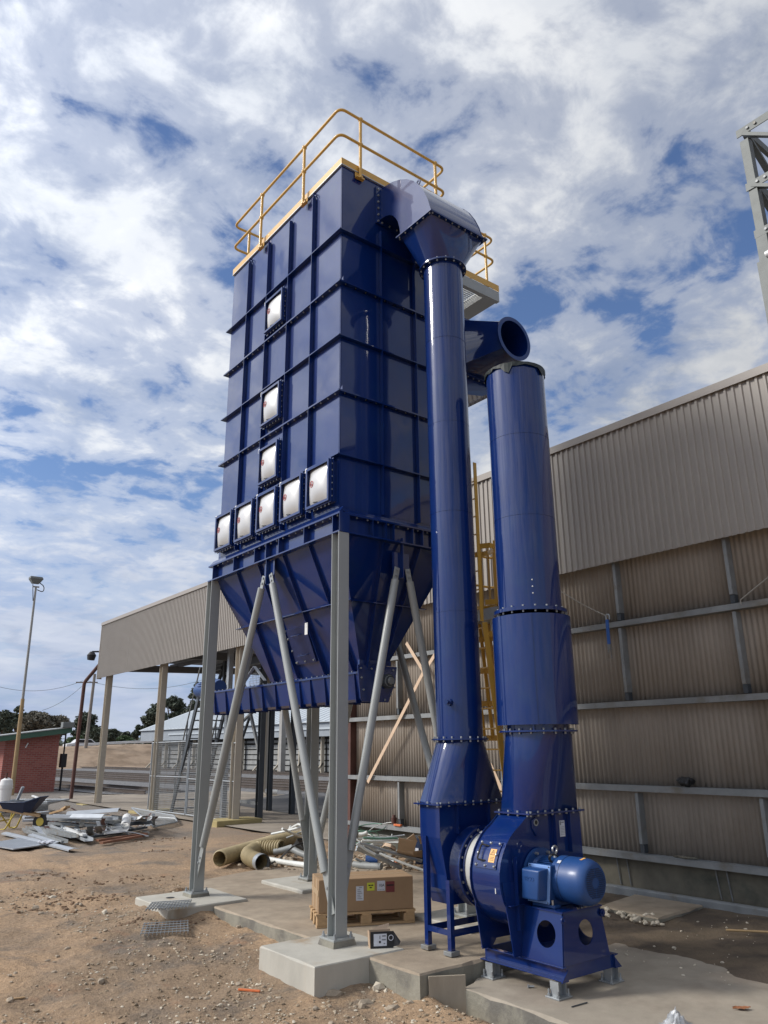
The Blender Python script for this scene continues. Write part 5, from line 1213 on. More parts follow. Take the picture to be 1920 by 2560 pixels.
# ------------------------------------------------------------------ steel tower at the right edge
tw = thing('elevator_tower', 'grey bolted steel tower frame rising behind the shed at the right edge', 'tower', (14.3, 5.0, 6.9))
TS = 'tower_steel'; TX, TY = (14.0, 15.9), (5.56, 3.9); tz = lambda py: pix(1885, py, u=14.0).z
zt2 = 14.15
LV = [tz(358), tz(468), tz(597)]
for x in TX:
    for y in TY:
        mb = MB(); mb.box(x - 0.09, x + 0.09, y - 0.09, y + 0.09, LV[2], zt2); mb.build('leg', TS, tw, bevel=0.006)
        mb = MB(); mb.box(x - 0.11, x + 0.11, y - 0.11, y + 0.11, tz(672), LV[2] - 0.002); mb.build('leg', TS, tw)
        mb = MB(); mb.box(x - 0.15, x + 0.15, y - 0.15, y + 0.15, 6.9, tz(672) - 0.002); mb.build('leg', TS, tw)
for z in (LV[0] + 0.35, LV[1], LV[2]):
    for x in TX:
        mb = MB(); mb.box(x - 0.112, x - 0.092, TY[1] - 0.1, TY[0] + 0.12, z - 0.09, z + 0.09); b0 = mb.build('girder', TS, tw)
        mb = MB()
        for k in range(2): mb.bolt((x - 0.112, TY[0] - 0.12 - 0.16 * k, z), (-1, 0, 0), 0.03, 0.03)
        stuff(mb.build('bolts', 'dull_steel', b0))
    for y in TY:
        mb = MB(); mb.box(TX[0] - 0.09, TX[1] + 0.1, y - 0.08 if y > 5 else y, y if y > 5 else y + 0.08, z - 0.09, z + 0.09); mb.build('girder', TS, tw)
for z0, z1 in ((LV[0] + 0.3, LV[1]), (LV[1], LV[2])):
    for x in TX: mb = MB(); mb.bar((x - 0.06, TY[0], z0), (x - 0.06, TY[1], z1), 0.07, 0.12, (1, 0, 0)); mb.build('diagonal', TS, tw)
    for y in TY: mb = MB(); mb.bar((TX[0], y - 0.03, z0), (TX[1], y - 0.03, z1), 0.07, 0.12, (0, 1, 0)); mb.build('diagonal', TS, tw)
mb = MB(); p = pix(1916, 637, u=13.85); mb.tube([p, p + Vector((-0.02, -0.25, 0))], 0.07, 14); mb.build('beacon', 'plastic_white', tw, smooth=40)
# ------------------------------------------------------------------ carton on a pallet
PZ0 = SLAB_Z + 0.003
pc, pr, pl_ = Vector((5.033, 7.743)), Vector((6.001, 7.302)), Vector((5.074, 8.157))
ex = (pr - pc).normalized(); ey = Vector((-ex.y, ex.x))
PLEN, PWID = 1.10, 0.54
def pw(a, b_, z): q = pc + ex * a + ey * b_; return Vector((q.x, q.y, z))
pal = thing('pallet', 'wooden pallet under the big carton behind the nearest column', 'pallet', tuple(pw(PLEN / 2, PWID / 2, PZ0)))
def pbox(a0, a1, b0, b1, z0, z1): return MB().loft([[pw(a0, b0, z0), pw(a1, b0, z0), pw(a1, b1, z0), pw(a0, b1, z0)], [pw(a0, b0, z1), pw(a1, b0, z1), pw(a1, b1, z1), pw(a0, b1, z1)]])
for b_ in (0.0, PWID / 2 - 0.05, PWID - 0.10):
    pbox(0, PLEN, b_, b_ + 0.10, PZ0, PZ0 + 0.020).build('bottom_board', 'timber', pal)
    for a in (0.0, PLEN / 2 - 0.06, PLEN - 0.12): pbox(a + 0.003, a + 0.12, b_ + 0.003, b_ + 0.097, PZ0 + 0.0205, PZ0 + 0.100).build('block', 'timber', pal, bevel=0.003)
for a in (0.0, PLEN / 2 - 0.05, PLEN - 0.10): pbox(a, a + 0.10, 0.0, PWID, PZ0 + 0.1005, PZ0 + 0.118).build('stringer_board', 'timber', pal)
for k in range(4): b_ = k * (PWID - 0.09) / 3; pbox(-0.01, PLEN + 0.01, b_, b_ + 0.09, PZ0 + 0.1185, PZ0 + 0.138).build('top_board', 'timber', pal)
CZ0 = PZ0 + 0.139; CH = 0.335
ct = thing('carton', 'big brown cardboard carton with taped seams and paper labels on the pallet', 'carton', tuple(pw(PLEN / 2, PWID / 2, CZ0)))
cb = pbox(0.015, PLEN - 0.01, 0.015, PWID - 0.02, CZ0, CZ0 + CH).build('box', 'cardboard', ct, bevel=0.008)
pbox(0.01, PLEN - 0.008, PWID * 0.46, PWID * 0.52, CZ0 + CH + 0.0005, CZ0 + CH + 0.0015).build('tape', 'tape', cb)
for b0 in (0.10, 0.34): pbox(0.0125, 0.0145, b0, b0 + 0.075, CZ0 + 0.002, CZ0 + CH - 0.003).build('tape', 'tape', cb)
pbox(0.0115, 0.0140, 0.02, PWID - 0.03, CZ0 + 0.17, CZ0 + 0.225).build('tape', 'tape', cb)
def lab(a0, a1, z0, z1, mat, nm, skew=0.0):
    z0 += LZ; z1 += LZ
    o = MB().loft([[pw(a0, 0.0145, CZ0 + z0), pw(a1, 0.0145, CZ0 + z0 + skew), pw(a1 , 0.0145, CZ0 + z1 + skew), pw(a0, 0.0145, CZ0 + z1)], [pw(a0, 0.0125, CZ0 + z0), pw(a1, 0.0125, CZ0 + z0 + skew), pw(a1, 0.0125, CZ0 + z1 + skew), pw(a0, 0.0125, CZ0 + z1)]]); return o.build(nm, mat, cb)
def pr_(a0, a1, z0, z1, par, mat):
    z0 += LZ; z1 += LZ; MB().loft([[pw(a0, 0.0122, CZ0 + z0), pw(a1, 0.0122, CZ0 + z0), pw(a1, 0.0122, CZ0 + z1), pw(a0, 0.0122, CZ0 + z1)], [pw(a0, 0.0112, CZ0 + z0), pw(a1, 0.0112, CZ0 + z0), pw(a1, 0.0112, CZ0 + z1), pw(a0, 0.0112, CZ0 + z1)]]).build('print', mat, par)
LZ = -0.045
l1 = lab(0.435, 0.520, 0.155, 0.300, 'paper_white', 'paper_label')
for k in range(6): pr_(0.45, 0.505 - 0.012 * (k % 3), 0.172 + 0.018 * k, 0.178 + 0.018 * k, l1, 'mark_grey')
pr_(0.468, 0.50, 0.283, 0.290, l1, 'mark_grey')
l2 = lab(0.560, 0.645, 0.250, 0.330, 'label_yellow', 'yellow_label')
for a0, a1, z0, z1 in ((0.575, 0.60, 0.298, 0.310), (0.606, 0.63, 0.298, 0.310), (0.588, 0.614, 0.275, 0.287)): pr_(a0, a1, z0, z1, l2, 'mark_black')
l3 = lab(0.675, 0.765, 0.243, 0.345, 'paper_white', 'barcode_label')
text_mesh('10A', 0.042, 0.0006, pw(0.724, 0.0112, CZ0 + 0.298 + LZ), Vector((ex.x, ex.y, 0)), (0, 0, 1), 'print', 'mark_black', l3)
for k in range(4): pr_(0.688 + 0.018 * k, 0.698 + 0.018 * k, 0.252, 0.258, l3, 'mark_grey')
l4 = lab(0.775, 0.875, 0.225, 0.335, 'label_red', 'red_label')
pr_(0.785, 0.865, 0.290, 0.303, l4, 'mark_black')
# torn printed box on the edge of the slab
tb_ = thing('printed_box', 'torn black and white printed box lying open at the slab edge', 'box', tuple(pix(945, 2373, z=SLAB_Z)))
q0, q1 = pix(927, 2375, z=SLAB_Z + 0.004), pix(984, 2372, z=SLAB_Z + 0.004); ux = (q1 - q0); bl = ux.length; ux.normalize(); uy = Vector((-ux.y, ux.x, 0))
def tw_(a, b_, z): return q0 + ux * (a * bl) + uy * b_ + Vector((0, 0, z))
hB = 0.155
def tq(a0, a1, b0, b1, z0, z1, mat, nm, par):
    o = MB().loft([[tw_(a0, b0, z0), tw_(a1, b0, z0), tw_(a1, b1, z0), tw_(a0, b1, z0)], [tw_(a0, b0, z1), tw_(a1, b0, z1), tw_(a1, b1, z1), tw_(a0, b1, z1)]]); return o.build(nm, mat, par)
fr_ = tq(0, 1, 0, 0.004, 0, hB, 'mark_black', 'front_panel', tb_)
tq(0, 1, 0.004, 0.13, 0, 0.004, 'cardboard_pale', 'bottom_panel', tb_); tq(0, 0.95, 0.128, 0.132, 0.0, hB * 0.95, 'cardboard_pale', 'back_panel', tb_)
MB().loft([[tw_(-0.005, 0.0, 0), tw_(-0.005, 0.13, 0), tw_(-0.04, 0.12, hB * 0.95), tw_(-0.03, 0.02, hB * 1.03)], [tw_(-0.03, 0.0, 0), tw_(-0.03, 0.13, 0), tw_(-0.07, 0.12, hB * 0.95), tw_(-0.06, 0.02, hB * 1.03)]]).build('side_panel', 'cardboard_pale', tb_)
MB().loft([[tw_(1.0, 0.0, 0.02), tw_(1.0, 0.01, hB), tw_(1.30, -0.02, hB * 0.42), tw_(1.22, -0.03, hB * 0.25)], [tw_(1.0, 0.004, 0.02), tw_(1.0, 0.014, hB), tw_(1.30, -0.016, hB * 0.42), tw_(1.22, -0.026, hB * 0.25)]]).build('torn_flap', 'mark_black', tb_)
MB().loft([[tw_(0.1, 0.132, hB * 0.95), tw_(0.85, 0.132, hB * 0.95), tw_(0.95, 0.17, hB * 1.25), tw_(0.5, 0.18, hB * 1.1)], [tw_(0.1, 0.135, hB * 0.95), tw_(0.85, 0.135, hB * 0.95), tw_(0.95, 0.173, hB * 1.25), tw_(0.5, 0.183, hB * 1.1)]]).build('torn_flap', 'cardboard_pale', tb_)
tq(0.13, 0.70, -0.0025, -0.0005, 0.03, 0.135, 'paper_white', 'print', fr_)
tq(0.36, 0.44, -0.004, -0.0027, 0.055, 0.075, 'mark_black', 'print', fr_); tq(0.38, 0.42, -0.004, -0.0027, 0.090, 0.120, 'mark_grey', 'print', fr_); tq(0.50, 0.66, -0.004, -0.0027, 0.112, 0.120, 'mark_black', 'print', fr_); tq(0.48, 0.66, -0.004, -0.0027, 0.078, 0.090, 'mark_grey', 'print', fr_); tq(0.56, 0.63, -0.004, -0.0027, 0.045, 0.056, 'mark_grey', 'print', fr_)
mb = MB(); mb.annulus(tw_(0.885, -0.002, 0.098), uy, 0.020, 0.026, 0.002, 28); mb.build('print', 'paper_white', fr_)

# ------------------------------------------------------------------ loose gratings
def grating(corners, label, z_h=0.022, nlong=13, nx=5, mat='galvanised'):
    c = [Vector(p) for p in corners]; g_ = thing('steel_grating', label, 'grating', tuple((c[0] + c[2]) / 2 - Vector((0, 0, z_h))), 'loose gratings')
    up = Vector((0, 0, 1))
    for k in range(nlong):
        t = k / (nlong - 1); a, b_ = c[0].lerp(c[1], t), c[3].lerp(c[2], t); MB().bar(a, b_, 0.004, z_h, up).build('bearing_bar', mat, g_)
    for k in range(nx):
        t = (k + 0.5) / nx; a, b_ = c[0].lerp(c[3], t), c[1].lerp(c[2], t); e = (b_ - a) * 0.02; MB().tube([a - e + up * (z_h / 2 - 0.002), b_ + e + up * (z_h / 2 - 0.002)], 0.005, 6).build('cross_rod', mat, g_)
    return g_
grating([pix(351, 2339, z=0.15), pix(470, 2332, z=0.145), pix(469, 2301, z=0.16), pix(362, 2308, z=0.17)], 'short steel grating lying on the dirt below the left footing')
grating([pix(364, 2276, z=0.305), pix(468, 2269, z=0.30), pix(479, 2250, z=0.29), pix(382, 2256, z=0.295)], 'short steel grating resting on the left footing', nlong=14)

# ------------------------------------------------------------------ flexible hoses and the heap of pipe beside them
def hose(path, r, label, cuff=False):
    t = thing('flexible_hose', label, 'hose', tuple(path[0]), 'flexible hoses'); pts = fillet(path, 0.5, 10); fine_ = []
    for a, b_ in zip(pts, pts[1:]):
        k = max(1, int((b_ - a).length / 0.014)); fine_ += [a.lerp(b_, j / k) for j in range(k)]
    fine_.append(pts[-1]); rr = [r * (1.0 + 0.085 * (1 if (i // 2) % 2 else -1)) for i in range(len(fine_))]
    mb = MB(); mb.tube(fine_, rr, 16, caps=False); mb.build('hose_body', 'hose_tan', t, smooth=35)
    mb = MB(); m2 = 45; mb.tube(fine_[:m2], [r * (0.90 + 0.03 * (1 if (i // 2) % 2 else -1)) for i in range(m2)], 16, caps=False); mb.build('hose_bore', 'hose_tan', t)
    if cuff: d = (fine_[1] - fine_[0]).normalized(); mb = MB(); mb.tube([fine_[0] - d * 0.10, fine_[0] + d * 0.06], r * 1.09, 18, caps=False); mb.tube([fine_[0] + d * 0.06, fine_[0] - d * 0.095], r * 0.98, 18, caps=False); mb.build('hose_cuff', 'galvanised', t, smooth=40)
hz = 0.33
hose([pix(548, 2146, z=hz), pix(640, 2118, z=hz), pix(700, 2100, z=hz + 0.05), pix(760, 2092, z=hz)], 0.125, 'long corrugated tan hose with open end facing the yard')
hose([pix(652, 2155, z=hz), pix(612, 2140, z=hz), pix(640, 2120, z=hz + 0.02), pix(705, 2118, z=hz + 0.06)], 0.120, 'bent corrugated tan hose with a metal cuff', True)
heap = lambda x, y: (660 + x * 0.25316, 2040 + y * 0.25316)
PIPES = [((0, 420), (440, 490), .28, .28, .045, 'pvc_white', 'fat white plastic pipe lying on the ground behind the columns'),
 ((75, 178), (395, 100), .55, .75, .020, 'pvc_white', 'thin white tube sticking out at the left of the heap'),
 ((180, 125), (400, 215), .72, .50, .020, 'pvc_white', 'crossed white tube at the left of the heap'),
 ((225, 215), (400, 140), .45, .62, .016, 'pvc_grey', 'thin grey tube behind the rear column'),
 ((270, 320), (420, 390), .42, .33, .055, 'pvc_grey', 'thick grey pipe stub beside the bent hose'),
 ((100, 355), (280, 310), .32, .40, .055, 'pvc_grey', 'short thick grey pipe lying behind the hoses'),
 ((885, 480), (1160, 500), .28, .28, .055, 'pvc_grey', 'short fat grey pipe at the front of the heap'),
 ((920, 300), (1355, 510), .62, .27, .036, 'galvanised', 'grey steel pipe slanting down to the slab'),
 ((910, 330), (1300, 470), .55, .28, .018, 'galvanised', 'thin grey conduit below the slanting pipe'),
 ((920, 275), (1100, 380), .66, .50, .020, 'pvc_white', 'white conduit before the bend in the heap'),
 ((1140, 370), (1600, 545), .50, .26, .020, 'pvc_white', 'long white conduit reaching to the blue duct leg'),
 ((960, 250), (1330, 232), .72, .72, .018, 'pvc_white', 'upper white tube pointing at the cardboard'),
 ((980, 215), (1320, 218), .80, .78, .016, 'cable_green', 'pale green tube along the wall base'),
 ((940, 260), (1560, 440), .66, .34, .020, 'light_steel', 'long bright tube running across the heap'),
 ((1040, 290), (1555, 450), .60, .32, .018, 'pvc_white', 'second bright tube beside the long one'),
 ((940, 180), (1020, 160), .92, .95, .024, 'pvc_white', 'white pipe stub on top of the heap'),
 ((905, 420), (1040, 470), .38, .30, .018, 'pvc_grey', 'thin grey tube under the blue drum'),
 ((1280, 465), (1330, 440), .30, .34, .020, 'orange_plastic', 'short orange pipe piece in the heap')]
for (a, b_, za, zb2, r_, mt, lb_) in PIPES:
    p, q = pix(*heap(*a), z=za), pix(*heap(*b_), z=zb2); mb = MB(); m_ = (p + q) / 2 + Vector((0, 0, -0.01)); mb.tube([p, m_, q], r_, 10); tag(mb.build('scrap_pipe', mt, smooth=50), lb_, 'pipe', 'scrap pipes')
r10 = random.Random(14)
for k in range(14):
    a = (r10.uniform(890, 1080), r10.uniform(170, 400)); b_ = (a[0] + r10.uniform(180, 480), a[1] + r10.uniform(-40, 130)); za = max(.28, .98 - a[1] / 560); zb2 = max(.27, .98 - b_[1] / 560)
    p, q = pix(*heap(*a), z=za), pix(*heap(*b_), z=zb2); mb = MB(); m_ = (p + q) / 2 + Vector((r10.uniform(-.05, .05), 0, r10.uniform(-.03, .05))); mb.tube([p, m_, q], r10.uniform(.012, .022), 8)
    tag(mb.build('scrap_pipe', 'pvc_white' if k % 3 else 'galvanised', smooth=50), 'thin white conduit lying among the heap of scrap pipes' if k % 3 else 'thin steel conduit lying among the heap of scrap pipes', 'pipe', 'thin conduits in the heap' if k % 3 else 'thin steel conduits in the heap')
def coil(c, r, n, z, mat, lb_, seed):
    r2 = random.Random(seed); pts = []
    for k in range(n * 12): a = 2 * math.pi * k / 12; rr = r * (1 + 0.25 * math.sin(k * 0.37 + seed)); pts.append(c + Vector((rr * math.cos(a), rr * math.sin(a) * 0.9, z + 0.14 * math.sin(k * 0.21 + seed) + 0.05 * math.cos(a * 1.3))))
    mb = MB(); mb.tube(pts, 0.009, 6); tag(mb.build('cable', mat, smooth=60), lb_, 'cable', 'loose cables')
coil(pix(*heap(1010, 320), z=0.35), 0.30, 3, 0.22, 'cable_green', 'tangled green cable looped over the scrap pipes', 1)
coil(pix(*heap(960, 400), z=0.30), 0.20, 2, 0.18, 'pvc_white', 'tangled white cable at the front of the pipes', 5)
coil(pix(*heap(1150, 300), z=0.30), 0.28, 2, 0.22, 'pvc_white', 'loose white cable near the cardboard pieces', 8)
path = [pix(*heap(0, 500), z=0.24), pix(*heap(150, 430), z=0.28), pix(*heap(210, 370), z=0.42), pix(*heap(300, 290), z=0.60), pix(*heap(400, 265), z=0.62)]
mb = MB(); mb.tube(fillet(path, 0.3, 6), 0.016, 8); tag(mb.build('cable', 'black_rubber', smooth=60), 'thick black cable arching beside the bent hose', 'cable', 'loose cables')
path = [pix(*heap(260, 105), z=0.62), pix(*heap(250, 130), z=0.60), pix(*heap(340, 80), z=0.80), pix(*heap(395, 100), z=0.80)]
mb = MB(); mb.tube(fillet(path, 0.15, 6), 0.022, 8); tag(mb.build('bent_tube', 'pvc_white', smooth=60), 'bent white tube at the top left of the heap', 'pipe', 'scrap pipes')
def sheet(pts, th, mat, name, label, cat, group=None, bow=0.0):
    """a bent sheet of four or more corner points with thickness"""
    P_ = [Vector(p) for p in pts]; nn = (P_[1] - P_[0]).cross(P_[2] - P_[0]).normalized(); mb = MB(); mb.loft([[p - nn * th / 2 for p in P_], [p + nn * th / 2 for p in P_]]); return tag(mb.build(name, mat), label, cat, group)
h_ = lambda x, y, z: pix(*heap(x, y), z=z)
sheet([h_(290, 290, .45), h_(330, 230, .62), h_(405, 225, .62), h_(405, 340, .40)], 0.03, 'black_rubber', 'rubber_sheet', 'black rubber sheet draped behind the hoses', 'rubber sheet')
crd = thing('cardboard_scrap', 'torn pale cardboard box flaps heaped against the shed wall', 'cardboard', tuple(h_(1400, 400, .25)))
for q in ([(1330, 215, .85), (1510, 250, .80), (1480, 350, .60), (1320, 335, .62)], [(1315, 330, .62), (1475, 355, .58), (1470, 410, .36), (1310, 365, .40)], [(1410, 225, .86), (1480, 175, .98), (1515, 250, .80)], [(1520, 200, .92), (1590, 185, .92), (1595, 260, .75), (1545, 275, .72)], [(1470, 350, .55), (1560, 340, .52), (1560, 420, .34), (1470, 400, .36)]):
    P_ = [h_(*p) for p in q]; nn = (P_[1] - P_[0]).cross(P_[2] - P_[0]).normalized(); mb = MB(); mb.loft([[p - nn * 0.004 for p in P_], [p + nn * 0.004 for p in P_]]); mb.build('flap', 'cardboard_pale', crd)
mb = MB(); c0 = [h_(1150, 310, .42), h_(1190, 290, .52), h_(1250, 305, .55), h_(1290, 330, .50), h_(1300, 350, .42)]; mb.loft([[p for p in c0] + [p + Vector((0, 0, -0.008)) for p in c0[::-1]], [p + Vector((0.25, 0.30, 0)) for p in c0] + [p + Vector((0.25, 0.30, -0.008)) for p in c0[::-1]]]); tag(mb.build('cardboard_sheet', 'cardboard_pale', smooth=50), 'curled cardboard sheet lying on the pipes', 'cardboard')
bk = h_(1578, 470, .25); dr = thing('paint_drum', 'dark blue drum half hidden behind the duct leg', 'drum', tuple(bk))
mb = MB(); mb.tube([bk, bk + Vector((0, 0, 0.02)), bk + Vector((0, 0, 0.40))], [0.13, 0.14, 0.15], 24); mb.build('drum_body', 'barrow_blue', dr, smooth=40)
mb = MB(); mb.tube([bk + Vector((0, 0, 0.40)), bk + Vector((0, 0, 0.43))], 0.155, 24); mb.build('drum_lid', 'dark_steel', dr, smooth=40)
mb = MB(); mb.box(bk.x - 0.152, bk.x - 0.148, bk.y - 0.05, bk.y + 0.03, bk.z + 0.12, bk.z + 0.25); mb.build('drum_label', 'paper_white', dr)
c = h_(1075, 440, .33); mb = MB(); mb.tube([c + Vector((-0.08, 0.08, 0)), c + Vector((0.06, -0.06, 0))], [0.075, 0.085], 18); tag(mb.build('blue_can', 'motor_blue', smooth=40), 'small blue can lying in the pipe heap', 'can')
r6 = random.Random(21); mb = MB()
for k in range(260):
    p = pix(*heap(r6.uniform(0, 1560), r6.uniform(380, 520)), z=0.25); mb.rock((p.x + r6.gauss(0, .2), p.y + r6.gauss(0, .3), p.z - 0.02), r6.uniform(0.02, 0.07), r6, 0.6)
tag(mb.build('rubble', 'stone'), 'small dark rubble scattered under the heap of pipes', 'rubble', kind='stuff')
# ------------------------------------------------------------------ gravel, stones and litter
r7 = random.Random(5); mb = MB(); mp_ = MB(); nst = 0
def place_stone(x, y, r_, target):
    if (4.05 < x < 5.3 and 6.38 < y < 7.5) or (4.05 < x < 5.3 and 9.55 < y < 10.8) or x > 5.02 and y < 5.7 or (x > 4.70 and 5.7 < y < 11.2): return
    target.rock((x, y, ground_h(x, y) + r_ * 0.16), r_, r7, 0.6)
for k in range(19000):
    d = 4.3 + 9.0 * r7.random() ** 1.5; a = R(37.8) + R(r7.uniform(-29, 10)); x, y = d * math.sin(a), d * math.cos(a)
    dens = noise.noise((x * 0.7, y * 0.7, 9.1)) + 0.5 * noise.noise((x * 2.1, y * 2.1, 4.0))
    near_f = math.exp(-(((x - 3.95) / 0.5) ** 2 + ((y - 6.5) / 0.8) ** 2)) + math.exp(-(((x - 4.7) / 0.55) ** 2 + ((y - 5.9) / 0.5) ** 2))
    if dens + 1.3 * near_f + r7.uniform(-0.3, 0.25) < 0.02: continue
    rr = 0.005 + 0.015 * r7.random() ** 2.2
    place_stone(x, y, rr, mp_ if r7.random() < 0.22 else mb)
tag(mb.build('gravel', 'gravel_mix'), 'loose gravel strewn over the dirt around the footings', 'gravel', kind='stuff'); tag(mp_.build('gravel', 'stone_pale'), 'pale chips of stone among the loose gravel', 'gravel', kind='stuff')
mb = MB()
for k in range(420):
    d = 4.4 + 8.5 * r7.random() ** 1.3; a = R(37.8) + R(r7.uniform(-29, 8)); x, y = d * math.sin(a), d * math.cos(a)
    place_stone(x, y, 0.016 + 0.022 * r7.random() ** 2, mb)
tag(mb.build('gravel', 'stone'), 'bigger brown stones scattered on the dirt', 'stones', kind='stuff')
mb = MB()
for px_, py_, n_c, sp_c in ((118, 2250, 60, .22), (170, 2277, 70, .35), (240, 2262, 60, .35), (405, 2112, 60, .35), (430, 2140, 40, .3), (60, 2215, 50, .5), (130, 2200, 60, .5), (300, 2215, 50, .4), (330, 2320, 30, .12), (470, 2310, 40, .2)):
    c = pix(px_, py_, z=.1)
    for k in range(n_c):
        x, y = c.x + r7.gauss(0, sp_c), c.y + r7.gauss(0, sp_c * .6); place_stone(x, y, 0.008 + 0.024 * r7.random() ** 2, mb)
tag(mb.build('clods', 'clod'), 'clumps of turned brown clods on the dirt left of the footings', 'clods', kind='stuff')
STONES = [((832, 2487), .06, 'stone', 'reddish brown stone against the front of the near footing'), ((845, 2482), .045, 'stone', 'smaller stone touching the reddish one by the near footing'), ((946, 2470), .055, 'stone_pale', 'pale flat stone right of the near footing'), ((966, 2484), .045, 'stone_pale', 'angular white stone left of the pair by the raised slab'), ((986, 2486), .04, 'stone_pale', 'white stone nearest the raised slab face'), ((912, 2510), .055, 'stone', 'grey stone lying in front of the pale flat one'), ((905, 2518), .04, 'stone', 'grey stone lowest of those before the slab'), ((982, 2524), .05, 'stone', 'dark flat stone near the bottom edge'), ((130, 2246), .05, 'stone_pale', 'yellowish stone beside the dug clod at left'), ((262, 2280), .045, 'stone_pale', 'pale stone left of the grating'), ((88, 2270), .045, 'stone', 'brown stone at the far left of the dirt'), ((253, 2455), .04, 'stone', 'upright brown shard in the dirt at left')]
for (px_, py_), rr, mt, lb_ in STONES:
    p = pix(px_, py_, z=0.05); gz_ = ground_h(p.x, p.y); p = pix(px_, py_, z=gz_ + rr * 0.3); mb = MB(); mb.rock((p.x, p.y, gz_ + rr * 0.32), rr * 1.1, r7, 0.75); tag(mb.build('stone', mt), lb_, 'stone', 'single stones on the dirt')
mb = MB()
for k in range(26):
    x = 8.40 + r7.gauss(0, 0.09); y = 6.05 + r7.gauss(0, 0.20); mb.rock((x, y, soil_h(x, y) + 0.02 + r7.uniform(0, 0.03)), r7.uniform(0.02, 0.045), r7, 0.75)
for k in range(150):
    x = r7.uniform(6.9, 9.6); y = r7.uniform(2.5, 5.65); mb.rock((x, y, max(soil_h(x, y), FAN_Z) + 0.003), 0.005 + 0.020 * r7.random() ** 3, r7, 0.6)
tag(mb.build('rubble', 'stone_pale'), 'pale stones heaped and strewn on the soil by the shed wall', 'rubble', kind='stuff')
mb = MB(); a, b_ = pix(596, 2471, z=0.02), pix(650, 2475, z=0.02); a.z = ground_h(a.x, a.y) + 0.012; b_.z = ground_h(b_.x, b_.y) + 0.014; mb.bar(a, b_, 0.022, 0.016); tag(mb.build('orange_strip', 'orange_plastic', bevel=0.003), 'short orange plastic strip on the dirt', 'strip')
mb = MB(); a, b_ = pix(14, 2500, z=0.02), pix(62, 2492, z=0.02); a.z = ground_h(a.x, a.y) + 0.01; b_.z = ground_h(b_.x, b_.y) + 0.01; mb.bar(a, b_, 0.02, 0.01); tag(mb.build('wood_sliver', 'timber'), 'pale wood sliver on the dirt at bottom left', 'wood')
lf = pix(1855, 2525, z=FAN_Z); mb = MB(); cols_ = []
for k in range(9):
    t = k / 8; w_ = 0.045 * math.sin(math.pi * min(1, t * 1.05)) * (1.3 if k in (2, 4, 6) else 0.8); c = lf + Vector((0.055, -0.045, 0)) * (2 * t - 1); cols_.append((c + Vector((0.5, 0.8, 0)) * w_ * 0.8 + Vector((0, 0, 0.015 + 0.02 * abs(t - .5))), c + Vector((0, 0, 0.008 + 0.012 * t)), c - Vector((0.5, 0.8, 0)) * w_ * 0.8 + Vector((0, 0, 0.018))))
for k in range(9): mb.v += list(cols_[k])
for k in range(8): mb.f += [(3 * k, 3 * k + 1, 3 * k + 4, 3 * k + 3), (3 * k + 1, 3 * k + 2, 3 * k + 5, 3 * k + 4)]
lo_ = tag(mb.build('dry_leaf', 'dry_leaf'), 'dry brown leaf on the low slab at bottom right', 'leaf'); sm = lo_.modifiers.new('thick', 'SOLIDIFY'); sm.thickness = 0.0015
bg_ = pix(1690, 2562, z=FAN_Z); n = 26; mb = MB(); r8 = random.Random(9)
for j in range(n):
    for i in range(n):
        s, t = i / (n - 1) - .5, j / (n - 1) - .5; rr = math.hypot(s, t); hgt = max(0.0, 0.06 * (1 - (rr * 1.95) ** 2)) * (0.8 + 1.5 * noise.noise((s * 6, t * 6, 2.2))) + 0.06 * abs(noise.noise((s * 13, t * 13, 6))) * max(0, 1 - rr * 1.9)
        mb.v.append(bg_ + Vector((s * 0.20 + 0.02 * noise.noise((s * 9, t * 9, 1)), t * 0.17 + 0.02 * noise.noise((s * 9, t * 9, 7)), 0.006 + max(0, hgt))))
for j in range(n - 1):
    for i in range(n - 1): mb.f.append((j * n + i, j * n + i + 1, (j + 1) * n + i + 1, (j + 1) * n + i))
tag(mb.build('plastic_bag', 'bag_plastic', smooth=80), 'crumpled clear plastic bag at the bottom edge on the slab', 'bag')
mb = MB(); a, b_ = pix(1429, 2517, z=FAN_Z + 0.006), pix(1468, 2506, z=FAN_Z + 0.006); mb.tube([a, b_], 0.005, 6); tag(mb.build('steel_rod', 'dark_steel'), 'thin dark rod on the slab in front of the fan', 'rod')
mb = MB(); a = pix(1322, 2466, z=FAN_Z + 0.012); mb.tube([a, a + Vector((0.035, -0.03, 0))], 0.009, 8); mb.tube([a, a + Vector((-0.008, 0.007, 0))], 0.016, 6); tag(mb.build('loose_bolt', 'galvanised'), 'loose bolt on the slab under the fan frame', 'bolt')
mb = MB(); a, b_ = pix(1815, 2325, z=0.17), pix(1960, 2332, z=0.17); mb.tube([a, b_], 0.012, 8); tag(mb.build('thin_pole', 'pole_tan', smooth=50), 'thin tan stick lying along the shed wall at right', 'stick')
# ------------------------------------------------------------------ scrap yard at left
S = lambda x, y: (x * 0.25316, 1950 + y * 0.25316)
Y = lambda x, y, z: pix(*S(x, y), z=z)
q = [Y(-160, 640, .225), Y(130, 690, .225), Y(432, 648, .225), Y(215, 578, .225)]
mb = MB(); mb.loft([[p for p in q], [p + Vector((0, 0, .02)) for p in q]]); cp = tag(mb.build('checker_plate', 'light_steel'), 'pale blue-grey checker plate lying flat on the dirt at left', 'steel plate')
mb = MB(); e1, e2 = q[1] - q[0], q[3] - q[0]
for i in range(26):
    for j in range(22):
        p = q[0] + e1 * ((i + .5) / 26) + e2 * ((j + .5) / 22) + Vector((0, 0, .0215)); d = (e1.normalized() + e2.normalized() * (1 if (i + j) % 2 else -1)).normalized() * 0.02; mb.bar(p - d, p + d, 0.008, 0.004)
stuff(mb.build('checker_ribs', 'light_steel', cp))
